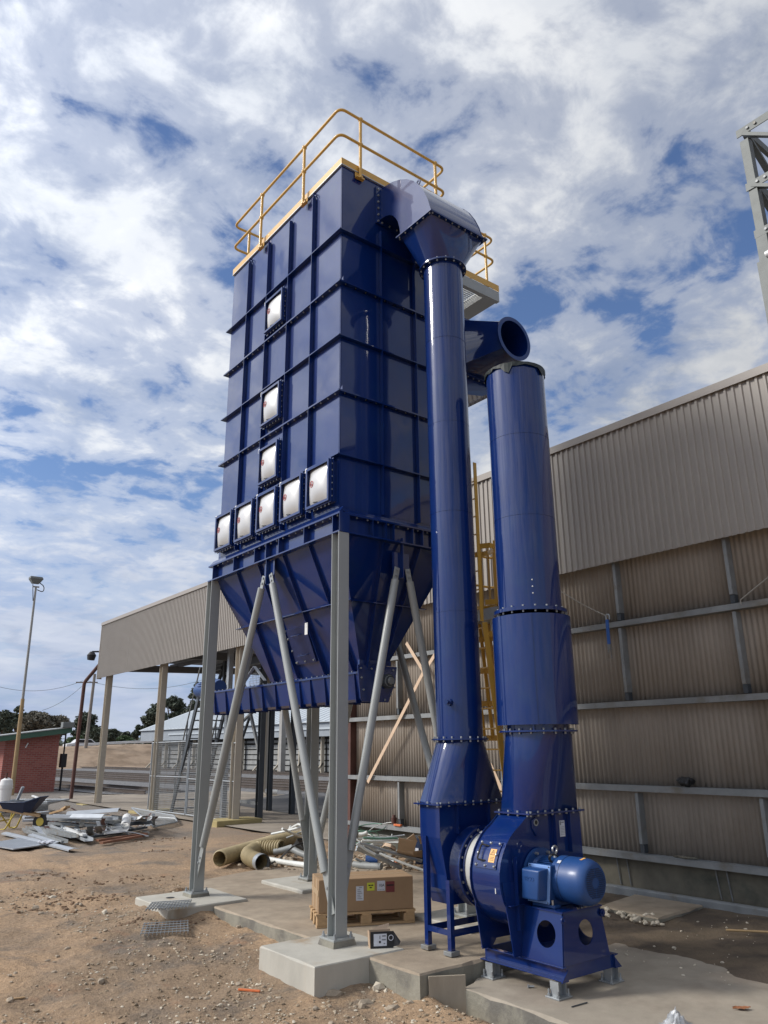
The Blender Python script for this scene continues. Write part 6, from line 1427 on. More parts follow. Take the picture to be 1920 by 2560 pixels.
def strip(a, b_, za, zb2, w_, mat, label, shape='angle', grp='scrap steel lengths'):
    p, q_ = Y(*a, za), Y(*b_, zb2); mb = MB(); h2 = w_ / 2
    pr = {'angle': [(-h2, 0.0), (0, 0.02), (h2, 0.0), (h2, -0.03), (h2 - .004, -0.03), (h2 - .004, -0.004), (0, 0.015), (-h2, -0.004)],
          'channel': [(-h2, -.032), (h2, -.032), (h2, .032), (h2 - .006, .032), (h2 - .006, -.026), (-h2 + .006, -.026), (-h2 + .006, .032), (-h2, .032)],
          'box': [(-h2, -.022), (h2, -.022), (h2, .022), (-h2, .022)],
          'sheet': [(-h2, 0), (-h2 * .5, .02), (h2 * .4, .02), (h2, -.05), (h2 - .004, -.054), (h2 * .4, .014), (-h2 * .5, .014), (-h2, -.006)]}[shape]
    mb.profile(p, q_, pr, (0, 0, 1)); return tag(mb.build('steel_length', mat), label, 'steel length', grp)
strip((58, 520), (730, 685), .25, .25, .20, 'light_steel', 'long bright flashing strip lying in front of the scrap pile')
strip((320, 537), (585, 620), .26, .25, .20, 'light_steel', 'short bright flashing strip beside the checker plate')
strip((250, 482), (640, 608), .27, .27, .14, 'dull_steel', 'weathered rounded channel nearest the flashing strips', 'channel')
strip((255, 505), (600, 612), .25, .25, .12, 'dull_steel', 'weathered channel below the rounded one', 'box')
strip((285, 462), (740, 556), .33, .33, .16, 'dull_steel', 'grey channel with yellowed end at the front of the pile', 'channel')
strip((470, 455), (720, 540), .30, .32, .14, 'dull_steel', 'grey plate edge behind the yellowed channel', 'box')
strip((520, 440), (880, 590), .36, .28, .18, 'light_steel', 'long tray section ending in an open channel', 'channel')
strip((645, 478), (838, 545), .36, .33, .10, 'plastic_white', 'white ribbed strip on the front of the pile', 'box')
strip((505, 425), (1100, 455), .40, .40, .20, 'dull_steel', 'weathered purlin with rusty end across the pile', 'channel')
strip((500, 380), (1165, 415), .50, .50, .22, 'dull_steel', 'wide grey purlin in the middle of the pile', 'channel')
strip((490, 352), (1140, 380), .60, .58, .20, 'light_steel', 'pale purlin above the wide grey one', 'channel')
strip((730, 342), (1045, 345), .70, .72, .26, 'light_steel', 'bright folded sheet under the top one', 'sheet')
strip((670, 320), (1180, 285), .74, .80, .30, 'light_steel', 'broad bright folded sheet on top of the pile', 'sheet')
strip((870, 570), (1440, 468), .28, .30, .10, 'dark_steel', 'dark beam running under the right of the pile', 'box')
strip((1000, 440), (1480, 410), .45, .40, .25, 'dark_steel', 'dark folded sheet at the right of the pile', 'sheet')
strip((1100, 360), (1450, 400), .60, .48, .16, 'dull_steel', 'dull offcut on the right of the pile', 'channel')
strip((1230, 345), (1350, 375), .62, .55, .12, 'light_steel', 'short bright offcut at the right of the pile', 'sheet')
strip((500, 330), (640, 290), .48, .60, .10, 'timber', 'splintered timber end behind the pile', 'box')
strip((620, 290), (670, 262), .50, .70, .12, 'timber', 'short timber piece standing behind the pile', 'box')
strip((960, 598), (1445, 530), .25, .26, .10, 'timber_red', 'reddish timber lying in front of the pile', 'box')
strip((1000, 622), (1440, 545), .24, .25, .09, 'timber_red', 'second reddish timber nearest the dirt', 'box')
strip((1360, 375), (1430, 360), .50, .62, .25, 'plastic_white', 'white torn sheet corner at the end of the pile', 'sheet')
strip((880, 480), (1090, 500), .32, .32, .10, 'rust_brown', 'rusty bar under the middle of the pile', 'box')

# small torn offcuts tangled over the pile
r11 = random.Random(31)
for mt_, cnt_, lb_ in (('dull_steel', 70, 'small dull steel offcuts tangled over the scrap pile'), ('light_steel', 34, 'small bright torn offcuts on the scrap pile'), ('rust_brown', 30, 'small rusty scraps along the foot of the scrap pile')):
    mb = MB()
    for k in range(cnt_):
        sx_, sy_ = r11.uniform(430, 1480), r11.uniform(340, 560); zz_ = .24 + max(0, .30 - abs(sx_ - 950) / 1600 - abs(sy_ - 430) / 500) * r11.random() * 1.6
        p = Y(sx_, sy_, zz_); a = r11.uniform(0, 6.28); ln = r11.uniform(.15, .7); d = Vector((math.cos(a), math.sin(a), r11.uniform(-.2, .35))).normalized(); m2 = p + d * ln * .5; d2 = (d + Vector((r11.gauss(0, .3), r11.gauss(0, .3), r11.gauss(0, .25)))).normalized(); w_ = r11.uniform(.03, .14)
        mb.bar(p, m2, w_, .008); mb.bar(m2, m2 + d2 * ln * .5, w_, .008)
    tag(mb.build('offcuts', mt_), lb_, 'offcuts', kind='stuff')
# curled white sheet
a, b_ = Y(1025, 555, .27), Y(1180, 545, .27); ux_ = (b_ - a); prof_ = []
for k in range(18):
    t = k / 17
    if t < .5: prof_.append(a + ux_ * (t * 2.6) + Vector((0, 0, 0.03 + 0.05 * t)))
    else:
        an = (t - .5) * 2 * 4.2; prof_.append(a + ux_ * 1.3 + ux_.normalized() * 0.11 * math.sin(an) + Vector((0, 0, 0.055 + 0.11 * (1 - math.cos(an)))))
bk_ = Vector((0.30, 0.75, 0.12)); mb = MB(); m_ = len(prof_)
mb.v = prof_ + [p + bk_ for p in prof_]; mb.f = [(k, k + 1, m_ + k + 1, m_ + k) for k in range(m_ - 1)]
o = tag(mb.build('curled_sheet', 'plastic_white', smooth=60), 'curled white sheet lying on the scrap pile', 'sheet'); sm = o.modifiers.new('thick', 'SOLIDIFY'); sm.thickness = 0.012
# stack of frames at the far left
for k in range(6):
    z = .26 + .075 * k; p, q_ = Y(-60, 330 - 22 * k, z), Y(470, 290 - 14 * k, z); d = (q_ - p).normalized(); s_ = Vector((-d.y, d.x, 0)) * 1.2
    pn = thing('fence_frame', ['lowest', 'second lowest', 'third', 'fourth', 'fifth', 'topmost'][k] + ' steel panel frame in the stack behind the wheelbarrow', 'panel', tuple(p), 'stacked panel frames')
    for a, b2 in ((p, q_), (p + s_, q_ + s_), (p, p + s_), (q_, q_ + s_)): MB().tube([a, b2], 0.026, 8).build('frame_tube', 'galvanised', pn, smooth=50)
    mb = MB()
    for j in range(12): a = p.lerp(q_, (j + .5) / 12); mb.bar(a, a + s_, 0.02, 0.012)
    stuff(mb.build('frame_bars', 'dull_steel', pn))
for k in range(3):
    p, q_ = Y(230, 400 - 28 * k, .28 + .10 * k), Y(470, 395 - 38 * k, .28 + .10 * k); mb = MB(); mb.bar(p, q_, 0.2, 0.06); tag(mb.build('purlin_bundle', 'light_steel', bevel=0.006), ['bottom', 'middle', 'top'][k] + ' bundle of pale purlins beside the wheelbarrow', 'bundle', 'purlin bundles')
mb = MB(); p, q_ = Y(320, 155, .62), Y(455, 205, .62); mb.bar(p, q_, 0.06, 0.04); tag(mb.build('loose_bar', 'plastic_white'), 'white bar lying on the stacked panel frames', 'bar')
# wheelbarrow
wb0 = Y(175, 490, .19); wb = thing('wheelbarrow', 'dark blue wheelbarrow with yellow frame full of steel offcuts', 'wheelbarrow', tuple(wb0))
f1 = (Y(280, 300, .5) - Y(60, 300, .5)); f1.z = 0; f1.normalize(); s1 = Vector((-f1.y, f1.x, 0))
def wp(a, b2, z): return wb0 + f1 * a + s1 * b2 + Vector((0, 0, z))
rim_ = [(-0.42, -0.30), (0.28, -0.32), (0.62, -0.18), (0.62, 0.18), (0.28, 0.32), (-0.42, 0.30)]; bot_ = [(-0.28, -0.18), (0.18, -0.18), (0.32, -0.10), (0.32, 0.10), (0.18, 0.18), (-0.28, 0.18)]
mb = MB(); mb.loft([[wp(*p, .40) for p in bot_], [wp(p[0], p[1], .66 + (.12 if p[0] > .5 else 0)) for p in rim_], [wp(p[0] * .96, p[1] * .96, .655 + (.12 if p[0] > .5 else 0)) for p in rim_], [wp(p[0] * .95, p[1] * .95, .44) for p in bot_]], True, True); tray = mb.build('tray', 'barrow_blue', wb)
mb = MB(); mb.tube([wp(p[0], p[1], .665 + (.12 if p[0] > .5 else 0)) for p in rim_], 0.016, 8, closed=True); mb.build('tray_rim', 'barrow_blue', tray, smooth=50)
for sd_ in (-1, 1):
    MB().bar(wp(-1.0, sd_ * .30, .58), wp(.62, sd_ * .10, .33), 0.05, 0.06).build('handle', 'timber', wb)
    MB().tube(fillet([wp(-.36, sd_ * .25, .42), wp(-.42, sd_ * .27, .02), wp(-.20, sd_ * .25, .02), wp(-.02, sd_ * .2, .40)], .06, 4), 0.02, 8).build('leg', 'barrow_yellow', wb, smooth=50)
MB().tube([wp(-.38, -.26, .22), wp(-.38, .26, .22)], .018, 8).build('leg_brace', 'barrow_yellow', wb, smooth=50)
MB().bar(wp(-.36, -.25, .38), wp(-.40, .26, .05), .02, .03).build('leg_brace', 'barrow_yellow', wb)
mb = MB(); mb.tube([wp(.60, -.05, .19), wp(.60, .05, .19)], .19, 24); wl_ = mb.build('wheel', 'black_rubber', wb, smooth=40)
mb = MB(); mb.tube([wp(.60, -.055, .19), wp(.60, .055, .19)], .10, 18); mb.build('rim', 'barrow_yellow', wl_, smooth=40)
for k, (a, b2, c_) in enumerate((((-.2, .1, .62), (.0, .0, 1.02), 'light_steel'), ((-.35, -.1, .66), (.35, .1, .72), 'dull_steel'), ((-.2, .15, .66), (.4, -.1, .74), 'galvanised'))):
    mb = MB(); mb.bar(wp(*a), wp(*b2), .07, .04); tag(mb.build('steel_offcut', c_), ['upright bright steel offcut in the wheelbarrow', 'dull steel offcut across the wheelbarrow', 'galvanised offcut lying in the wheelbarrow'][k], 'offcut', 'offcuts in the wheelbarrow')
bc = Y(40, 212, .68); bkt = thing('white_bucket', 'white plastic bucket standing on the stacked frames', 'bucket', tuple(bc))
mb = MB(); mb.tube([bc, bc + Vector((0, 0, .46))], [.16, .19], 24); mb.build('bucket_body', 'plastic_white', bkt, smooth=40)
mb = MB(); mb.tube([bc + Vector((0, 0, .36)), bc + Vector((0, 0, .39))], .20, 24, caps=False); mb.tube([bc + Vector((0, 0, .46)), bc + Vector((0, 0, .60)), bc + Vector((0, 0, .66))], [.185, .16, .05], 24); mb.build('bucket_lid', 'plastic_white', bkt, smooth=40)
mb = MB(); mb.tube([bc + Vector((-.03, -.05, .60)), bc + Vector((-.03, -.05, .80))], .03, 8); mb.build('brush_handle', 'rust_brown', bkt, smooth=40)
p = pix(437, 2025, z=.24); mb = MB(); mb.bar(p + Vector((-.2, .15, 0)), p + Vector((.2, -.15, .06)), .25, .01); tag(mb.build('paper_sheet', 'plastic_white'), 'bright white sheet on the dirt behind the left column', 'sheet')
mb = MB(); c = Y(450, 622, .27)
for k in range(14): mb.rock(c + Vector((r7.uniform(-.15, .15), r7.uniform(-.12, .12), r7.uniform(0, .04))), .055, r7, .5)
tag(mb.build('plastic_wad', 'paper_white'), 'crumpled pale packing lying on the flashing strip', 'packing')

# ------------------------------------------------------------------ mesh fence panels
K1 = lambda x, y: (330 + x * .25919, 1580 + y * .25919)
def mesh_panel(p0, p1, p2, p3, label, wires=(46, 34), gauge=.0045):
    """corner points: bottom a, bottom b, top b, top a"""
    P_ = [Vector(p) for p in (p0, p1, p2, p3)]; t = thing('mesh_panel', label, 'fence panel', tuple(P_[0]), 'mesh fence panels')
    for i in range(4): MB().tube([P_[i], P_[(i + 1) % 4]], .022, 8).build('frame_tube', 'galvanised', t, smooth=50)
    MB().tube([P_[0].lerp(P_[3], .5), P_[1].lerp(P_[2], .5)], .018, 8).build('frame_tube', 'galvanised', t, smooth=50)
    mb = MB()
    for k in range(1, wires[0]): s_ = k / wires[0]; mb.tube([P_[0].lerp(P_[1], s_), P_[3].lerp(P_[2], s_)], gauge, 4, caps=False)
    for k in range(1, wires[1]): s_ = k / wires[1]; mb.tube([P_[0].lerp(P_[3], s_), P_[1].lerp(P_[2], s_)], gauge, 4, caps=False)
    stuff(mb.build('wire_mesh', 'dull_steel', t)); return t
a, b_ = pix(*K1(150, 1715), u=9.95), pix(*K1(510, 1760), u=9.95); h2 = Vector((0, 0, 2.05))
mesh_panel(a, b_, b_ + h2, a + h2, 'upright wire mesh panel between the two canopy posts')
a2 = b_ + Vector((0, -.08, 0)); b2 = a2 + Vector((0, -3.0, 0)); mesh_panel(a2, b2, b2 + h2 * .96, a2 + h2 * .96, 'upright wire mesh panel seen behind the left column')
mesh_panel(Y(1300, 275, .30), Y(1720, 352, .28), Y(1750, 412, .30), Y(1520, 462, .30), 'wire mesh panel lying flat on the dirt beside the scrap pile', (30, 22))
MB().bar(Y(1520, 460, .25), Y(1516, 345, .62), .06, .06).build('panel_foot', 'galvanised', None) and None
o = bpy.data.objects['panel_foot']; tag(o, 'short upright tube at the corner of the fallen mesh panel', 'tube')
# ------------------------------------------------------------------ dark steel stair and frame under the canopy
P0 = pix(*K1(375, 1750), z=.22); P1 = pix(*K1(640, 640), v=P0.y - 2.4)
stt = thing('steel_stair', 'steep dark steel stair with handrails behind the mesh panel', 'stair', tuple(P0), None)
Q0, Q1 = pix(*K1(545, 1745), z=.22), None; wv = Q0 - P0; wv.z = 0; wv = wv.normalized() * .85
for k in (0, 1): MB().bar(P0 + wv * k, P1 + wv * k, .05, .20).build('stringer', 'dark_steel', stt)
for k in range(13): s_ = (k + .6) / 13; MB().bar(P0.lerp(P1, s_), P0.lerp(P1, s_) + wv, .20, .03).build('tread', 'dark_steel', stt)
for k in (0, 1):
    o_ = wv * k + Vector((0, 0, .9)); MB().tube(fillet([P0 + wv * k + (P1 - P0) * .10 + Vector((0, 0, .2)), P0 + o_ + (P1 - P0) * .08, P1 + o_], .15, 4), .022, 8).build('handrail', 'dull_steel', stt, smooth=50)
    MB().tube([P0.lerp(P1, .55) + wv * k, P0.lerp(P1, .55) + o_], .02, 8).build('handrail_post', 'dark_steel', stt, smooth=50)
fr2 = thing('support_tower', 'dark braced steel support frame standing on the apron under the trough', 'frame', tuple(pix(*K1(1100, 1790), z=.24)))
A, B = pix(*K1(1003, 1775), z=.22), pix(*K1(1220, 1812), z=.22); up_ = Vector((0, 0, 1))
ht = 4.4
for p in (A, B): MB().profile(p, p + up_ * ht, ibeam(.16, .16, .014, .012), (0, 1, 0)).build('post', 'dark_steel', fr2)
A2, B2 = A + Vector((1.6, .9, 0)), B + Vector((1.6, .9, 0))
for p in (A2, B2): MB().profile(p, p + up_ * ht, ibeam(.14, .14, .012, .010), (0, 1, 0)).build('post', 'dark_steel', fr2)
MB().bar(A + up_ * ht, B + up_ * ht, .16, .2).build('cross_beam', 'dark_steel', fr2); MB().bar(A + up_ * .42, B + up_ * .42, .06, .08).build('cross_beam', 'dull_steel', fr2)
MB().bar(B + up_ * (ht - .05), B2 + up_ * (ht - .05), .16, .2).build('cross_beam', 'dark_steel', fr2); MB().bar(A + up_ * 1.9, B + up_ * 3.9, .06, .06).build('diagonal', 'dark_steel', fr2); MB().bar(A + up_ * 4.0 , B + up_ * 1.6, .07, .09).build('diagonal', 'dull_steel', fr2); MB().bar(A + up_ * 2.6, A2 + up_ * 3.6, .07, .07).build('diagonal', 'dull_steel', fr2)
gp = pix(*K1(875, 1790), z=.25); MB().bar(gp, gp + up_ * 5.0, .14, .14).build('post', 'galvanised', fr2)
gp2 = pix(*K1(1440, 1370), z=.2); mb = MB(); mb.bar(gp2, gp2 + up_ * 5.6, .4, .4); tag(mb.build('steel_post', 'pole_grey'), 'plain grey post beyond the tracks near the far shed', 'post')
dpp = pix(*K1(1272, 1570), z=.25); dn = thing('drain_pipe', 'cream downpipe with a white elbow on a small concrete pad', 'downpipe', tuple(dpp))
MB().tube([dpp + up_ * .12, dpp + up_ * 5.2], .11, 14).build('pipe', 'post_cream', dn, smooth=40); MB().tube(fillet([dpp + up_ * .5, dpp + up_ * .12, dpp + Vector((.45, -.35, .10))], .2, 5), .10, 14).build('elbow', 'plastic_white', dn, smooth=40)
mb = MB(); mb.box(dpp.x - 1.2, dpp.x + .9, dpp.y - 1.6, dpp.y + 1.2, .02, dpp.z - .02); mb.build('pad', 'apron', dn)
# things above the trough, seen under the canopy
for (a, b_, w_) in (((830, 500), (905, 260), .10), ((890, 520), (905, 250), .13), ((925, 510), (935, 240), .08), ((800, 360), (905, 335), .10), ((905, 400), (990, 395), .09), ((815, 320), (900, 300), .05)):
    pa, pb = pix(*K1(*a), u=12.5), pix(*K1(*b_), u=12.5); MB().bar(pa, pb, w_, w_).build('conveyor_member', 'dark_steel', fr2)

# ------------------------------------------------------------------ paved strips and railway
def flat(name, pts, z, mat):
    mb = MB(); mb.v = [Vector((x, y, z)) for x, y in pts]; mb.f = [tuple(range(len(pts)))]; o = mb.build(name, mat, loc=(0, 0, 0))
    if o.data.polygons[0].normal.z < 0: o.data.flip_normals()
    return struct(o)
flat('apron', [(9.9, 13.5), (17.6, 13.5), (17.6, 34.0), (10.2, 36.0), (9.5, 33.0), (9.55, 17.0)], .232, 'apron')
flat('road', [(12.6, 13.0), (19.0, 13.0), (18.2, 30.0), (13.4, 27.0), (12.7, 22.0)], .238, 'asphalt_dark')
SL = -.07
def tu(u, v): return u + SL * (v - 40)
flat('track_bed', [(tu(16.2, 5), 5), (tu(33.6, 5), 5), (tu(33.6, 180), 180), (tu(16.2, 180), 180)], .226, 'ballast')
flat('siding_bed', [(tu(12.0, 36.2), 36.2), (tu(16.3, 33), 33), (tu(16.3, 150), 150), (tu(12.0, 150), 150)], .223, 'ballast')
railp = [(-.065, 0), (.065, 0), (.065, .012), (.012, .025), (.012, .115), (.035, .125), (.035, .155), (-.035, .155), (-.035, .125), (-.012, .115), (-.012, .025), (-.065, .012)]
TR = [(13.0, 34.5, 150, 'nearest railway track beside the brick hut'), (19.0, 16, 170, 'second railway track across the dark ballast'), (22.6, 16, 170, 'third railway track across the dark ballast'), (31.0, 20, 175, 'farthest railway track along the slatted shed')]
for i, (u, va, vb, lb_) in enumerate(TR):
    t = thing('railway_track', lb_, 'track', (tu(u + .8, va), va, .22), 'railway tracks')
    for g_ in (0, 1.6):
        mb = MB(); mb.profile((tu(u + g_, va), va, .238), (tu(u + g_, vb), vb, .238), railp, (0, 0, 1)); rl = mb.build('rail', 'rail_rust', t)
        mb = MB(); mb.bar((tu(u + g_, va), va, .3945), (tu(u + g_, vb), vb, .3945), .045, .002); mb.build('running_face', 'rail_top', rl)
    n1 = 46 if i == 0 else 0; v = va; mb = MB(); cnt = 0; proto = None
    while v < min(vb, va + 75):
        c = Vector((tu(u + .8, v), v, .262))
        if cnt < n1:
            if proto is None: proto = MB().box(c.x - 1.25, c.x + 1.25, v - .115, v + .115, .17, .238).build('sleeper', 'sleeper', t, bevel=.01); pv = c
            else: o = proto.copy(); col.objects.link(o); o.parent = t; o.location = c - pv
            cnt += 1
        else: mb.box(c.x - 1.25, c.x + 1.25, v - .115, v + .115, .17, .236)
        v += .66
    if mb.v: stuff(mb.build('sleepers', 'sleeper', t))
# ------------------------------------------------------------------ brick hut, lamp poles
hv = 41.0; hx0, hx1 = pix(14, 1850, v=hv).x, pix(149, 1850, v=hv).x
hut = thing('brick_hut', 'small red brick hut with green fascia and sloping roof', 'hut', ((hx0 + hx1) / 2, hv + 1.5, .15))
zl_, zr_ = pix(14, 1852, v=hv).z, pix(150, 1835, v=hv).z
mb = MB(); mb.loft([[Vector(p) for p in ((hx0, hv, .12), (hx1, hv, .12), (hx1, hv + 3.4, .12), (hx0, hv + 3.4, .12))], [Vector(p) for p in ((hx0, hv, zl_), (hx1, hv, zr_), (hx1, hv + 3.4, zr_), (hx0, hv + 3.4, zl_))]]); mb.build('wall', 'brick_wall', hut)
MB().box(hx0 - .02, hx1 + .02, hv - .02, hv + 3.42, .08, .2).build('plinth', 'concrete_side', hut)
sl_ = (zr_ - zl_) / (hx1 - hx0); a, b_ = Vector((hx0 - 1.0, hv - .35, zl_ - sl_ * 1.0 + .12)), Vector((hx1 + .45, hv - .35, zr_ + sl_ * .45 + .12))
MB().bar(a, b_, .05, .24).build('fascia_board', 'hut_green', hut)
mb = MB(); mb.loft([[a + Vector((0, -.06, .125)), b_ + Vector((0, -.06, .125)), b_ + Vector((0, 4.1, .125)), a + Vector((0, 4.1, .125))], [a + Vector((0, -.06, .17)), b_ + Vector((0, -.06, .17)), b_ + Vector((0, 4.1, .17)), a + Vector((0, 4.1, .17))]]); mb.build('roof', 'hut_roof', hut)
p = pix(168, 1813, v=hv - .2); MB().box(p.x - .28, p.x + .28, hv - .5, hv - .1, p.z - .12, p.z + .14).build('flood_lamp', 'lamp_grey', hut, bevel=.02)
p = pix(66, 1864, v=hv); MB().bar((p.x - .04, hv - .03, p.z - .1), (p.x + .06, hv - .03, p.z + .12), .03, .05).build('bracket', 'plastic_white', hut)
p = pix(157, 1900, v=hv + .4); sb_ = thing('signal_box', 'small black signal cabinet on a post beside the hut', 'cabinet', (p.x, hv + .4, .2))
MB().box(p.x - .14, p.x + .14, hv + .2, hv + .5, p.z - .35, p.z + .30).build('cabinet', 'mark_black', sb_, bevel=.02); MB().tube([(p.x, hv + .35, .2), (p.x, hv + .35, p.z - .35)], .05, 8).build('post', 'mark_black', sb_, smooth=40); MB().tube([(p.x, hv + .35, p.z + .3), (p.x, hv + .35, p.z + 1.4)], .04, 8).build('post', 'mark_black', sb_, smooth=40)
pb = pix(29, 1988, z=.2); lp = thing('light_pole', 'tall thin floodlight pole with tan lower half beside the brick hut', 'light pole', tuple(pb))
pj, pt = pix(57, 1747, v=pb.y), pix(90, 1466, v=pb.y)
MB().tube([pb, pj], [.10, .085], 12).build('lower_pole', 'pole_tan', lp, smooth=40); MB().tube([pj, pt], [.062, .05], 12).build('upper_pole', 'pole_grey', lp, smooth=40)
c = pix(90, 1451, v=pb.y); lm = MB().loft([[c + Vector((x, y, -.16)) for x, y in ((-.16, -.10), (.16, -.10), (.16, .14), (-.16, .14))], [c + Vector((x, y, .06)) for x, y in ((-.30, -.22), (.30, -.22), (.30, .22), (-.30, .22))], [c + Vector((x, y, .16)) for x, y in ((-.30, -.20), (.24, -.20), (.24, .22), (-.30, .22))]]).build('flood_lamp', 'lamp_grey', lp, bevel=.02)
MB().bar(pt + Vector((-.15, 0, -.02)), pt + Vector((.15, 0, -.02)), .08, .06).build('lamp_bracket', 'pole_grey', lp); MB().tube(fillet([c + Vector((.18, 0, -.1)), c + Vector((.42, 0, -.25)), c + Vector((.40, 0, -.55)), c + Vector((.1, 0, -.45))], .15, 5), .022, 6).build('lamp_cable', 'mark_black', lp, smooth=50); MB().tube([c + Vector((-.12, 0, -.2)), c + Vector((-.02, 0, -1.0))], .018, 6).build('lamp_cable', 'mark_black', lp)
pb = pix(177, 1999, z=.2); d1, d2, d3 = pix(211, 1706, v=pb.y), pix(243, 1668, v=pb.y), pix(250, 1629, v=pb.y)
dl = thing('lamp_post', 'dark red lamp post with a bent arm beside the canopy end', 'lamp post', tuple(pb))
MB().tube(fillet([pb, d1, d2, d2 + (d2 - d1) * .35], .12, 4), .075, 12).build('post', 'rust_brown', dl, smooth=40)
lc = pix(229, 1641, v=pb.y); MB().tube(fillet([d2 + (d2 - d1) * .35, pix(262, 1640, v=pb.y), d3, lc + Vector((0, 0, .2))], .06, 4), .035, 8).build('arm', 'mark_black', dl, smooth=40)
MB().tube([lc + Vector((0, 0, .2)), lc + Vector((0, 0, .05)), lc + Vector((-.02, 0, -.15))], [.08, .19, .15], 14).build('lamp_head', 'mark_black', dl, smooth=40)
# power pole and lines
pb = pix(208, 1917, v=98.0); pt = pix(237, 1685, v=98.0); pp = thing('power_pole', 'grey timber power pole beyond the tracks', 'power pole', tuple(pb))
MB().tube([pb - Vector((0, 0, .5)), pt], [.24, .17], 10).build('pole', 'pole_wood', pp, smooth=40); pa = pix(215, 1707, v=98.0); MB().bar(pa + Vector((-1.2, 0, 0)), pa + Vector((1.4, 0, .1)), .12, .14).build('cross_arm', 'pole_wood', pp)
def wire(a, b_, sag, lb_, v1=98.0):
    A_, B_ = pix(*a, v=v1), pix(*b_, v=v1); mb = MB(); mb.tube([A_.lerp(B_, k / 14) - Vector((0, 0, sag * 4 * (k / 14) * (1 - k / 14))) for k in range(15)], .022, 4); tag(mb.build('power_line', 'lamp_grey'), lb_, 'cable', 'overhead power lines')
wire((-40, 1705), (207, 1702), 1.1, 'sagging power line left of the power pole'); wire((212, 1700), (560, 1680), 1.6, 'sagging power line right of the power pole'); wire((105, 1776), (204, 1716), .4, 'power line slanting down to the trees')

# ------------------------------------------------------------------ far slatted shed
def su(v): return 32.6 - .07 * (v - 70)
fs = thing('far_shed', 'long grey roofed shed with slatted wall beyond the railway', 'shed', (su(65), 65, .2))
va, vb = 34.0, 81.6
def sh(u, v, z): return Vector((su(v) + u, v, z))
MB().loft([[sh(.8, va, .1), sh(.8, vb, .1), sh(16, vb, .1), sh(16, va, .1)], [sh(.8, va, 3.7), sh(.8, vb, 3.7), sh(16, vb, 3.7), sh(16, va, 3.7)]]).build('inner_wall', 'far_dark', fs)
MB().loft([[sh(-.9, va, 2.95), sh(-.9, vb + .4, 2.95), sh(-.75, vb + .4, 2.95), sh(-.75, va, 2.95)], [sh(-.9, va, 3.95), sh(-.9, vb + .4, 3.95), sh(-.75, vb + .4, 3.95), sh(-.75, va, 3.95)]]).build('fascia', 'far_fascia', fs)
MB().loft([[sh(-1.0, va, 3.45), sh(-1.0, vb - 6, 3.45), sh(-.91, vb - 6, 3.45), sh(-.91, va, 3.45)], [sh(-1.0, va, 3.60), sh(-1.0, vb - 6, 3.60), sh(-.91, vb - 6, 3.60), sh(-.91, va, 3.60)]]).build('gutter', 'far_roof', fs)
mb = MB(); n = 60
for s0, s1, z0, z1 in ((-1.1, 10.0, 3.98, 8.1), (10.0, 21, 8.1, 3.98)):
    mb.loft([[sh(s0, va, z0), sh(s1, va, z1), sh(s1, va, z1 + .06), sh(s0, va, z0 + .06)], [sh(s0, vb + .5, z0), sh(s1, vb + .5, z1), sh(s1, vb + .5, z1 + .06), sh(s0, vb + .5, z0 + .06)]])
mb.build('roof', 'far_roof', fs)
mb = MB(); v = va
while v < vb: mb.bar(sh(-1.1, v, 4.05), sh(10, v, 8.17), .05, .04); v += .76
stuff(mb.build('roof_ribs', 'far_roof', fs))
MB().loft([[sh(-.9, vb + .42, 3.9), sh(20, vb + .42, 3.9), sh(10, vb + .42, 8.0)], [sh(-.9, vb + .30, 3.9), sh(20, vb + .30, 3.9), sh(10, vb + .30, 8.0)]]).build('gable', 'far_fascia', fs)
v = va
k = 0
while v < vb + .1:
    MB().bar(sh(-.3, v, .2), sh(-.3, v, 2.96), .10, .30, (1, 0, 0)).build('post', 'post_cream', fs)
    MB().bar(sh(-.25, v, 1.0), sh(-1.0, v, .25), .10, .14).build('strut', 'post_cream', fs)
    if v + 2.9 < vb + 1:
        mb = MB()
        for j in range(6): mb.bar(sh(.05, v + .1, .55 + .42 * j), sh(.05, v + 2.75, .55 + .42 * j), .08, .33 if j < 5 else .2)
        mb.build('slat_bay', 'far_slat', fs)
    v += 2.88; k += 1
# ------------------------------------------------------------------ bank with road, guard rail, car
gx2 = [8 + 1.6 * i for i in range(50)]; gy2 = [84 + 1.5 * j for j in range(70)]; mb = MB(); m_ = len(gx2)
def bank_h(x, y):
    crest = 100 + 2.0 * math.sin(x * .1); side = smooth(15, 33, x)
    return .16 + 2.55 * smooth(88, crest, y) * (.35 + .65 * side) * (1 - .12 * smooth(110, 180, y)) + .14 * noise.noise((x * .3, y * .3, 1)) + .06 * noise.noise((x, y, 4))
mb.v = [Vector((x, y, bank_h(x, y) - (.35 if y < 86 else 0))) for y in gy2 for x in gx2]; mb.f = [(j * m_ + i, j * m_ + i + 1, (j + 1) * m_ + i + 1, (j + 1) * m_ + i) for j in range(len(gy2) - 1) for i in range(m_ - 1)]
o = mb.build('embankment', 'bank_soil', loc=(0, 0, 0)); o.data.shade_smooth(); struct(o)
C3 = lambda x, y: (x * .25316, 1720 + y * .25316)
grd = thing('guard_rail', 'pale roadside guard rail along the top of the bank', 'guard rail', tuple(pix(*C3(1100, 560), v=101.0)))
pts = [pix(*C3(x, y), v=101.0) for x, y in ((770, 572), (860, 562), (960, 552), (1080, 545), (1250, 536), (1420, 530), (1700, 522), (2300, 515))]
mb = MB()
for a, b_ in zip(pts, pts[1:]): mb.profile(a, b_, [(-.04, -.16), (.0, -.16), (.04, -.08), (0, 0), (.04, .08), (0, .16), (-.04, .16)], (0, 0, 1))
mb.build('beam', 'plastic_white', grd)
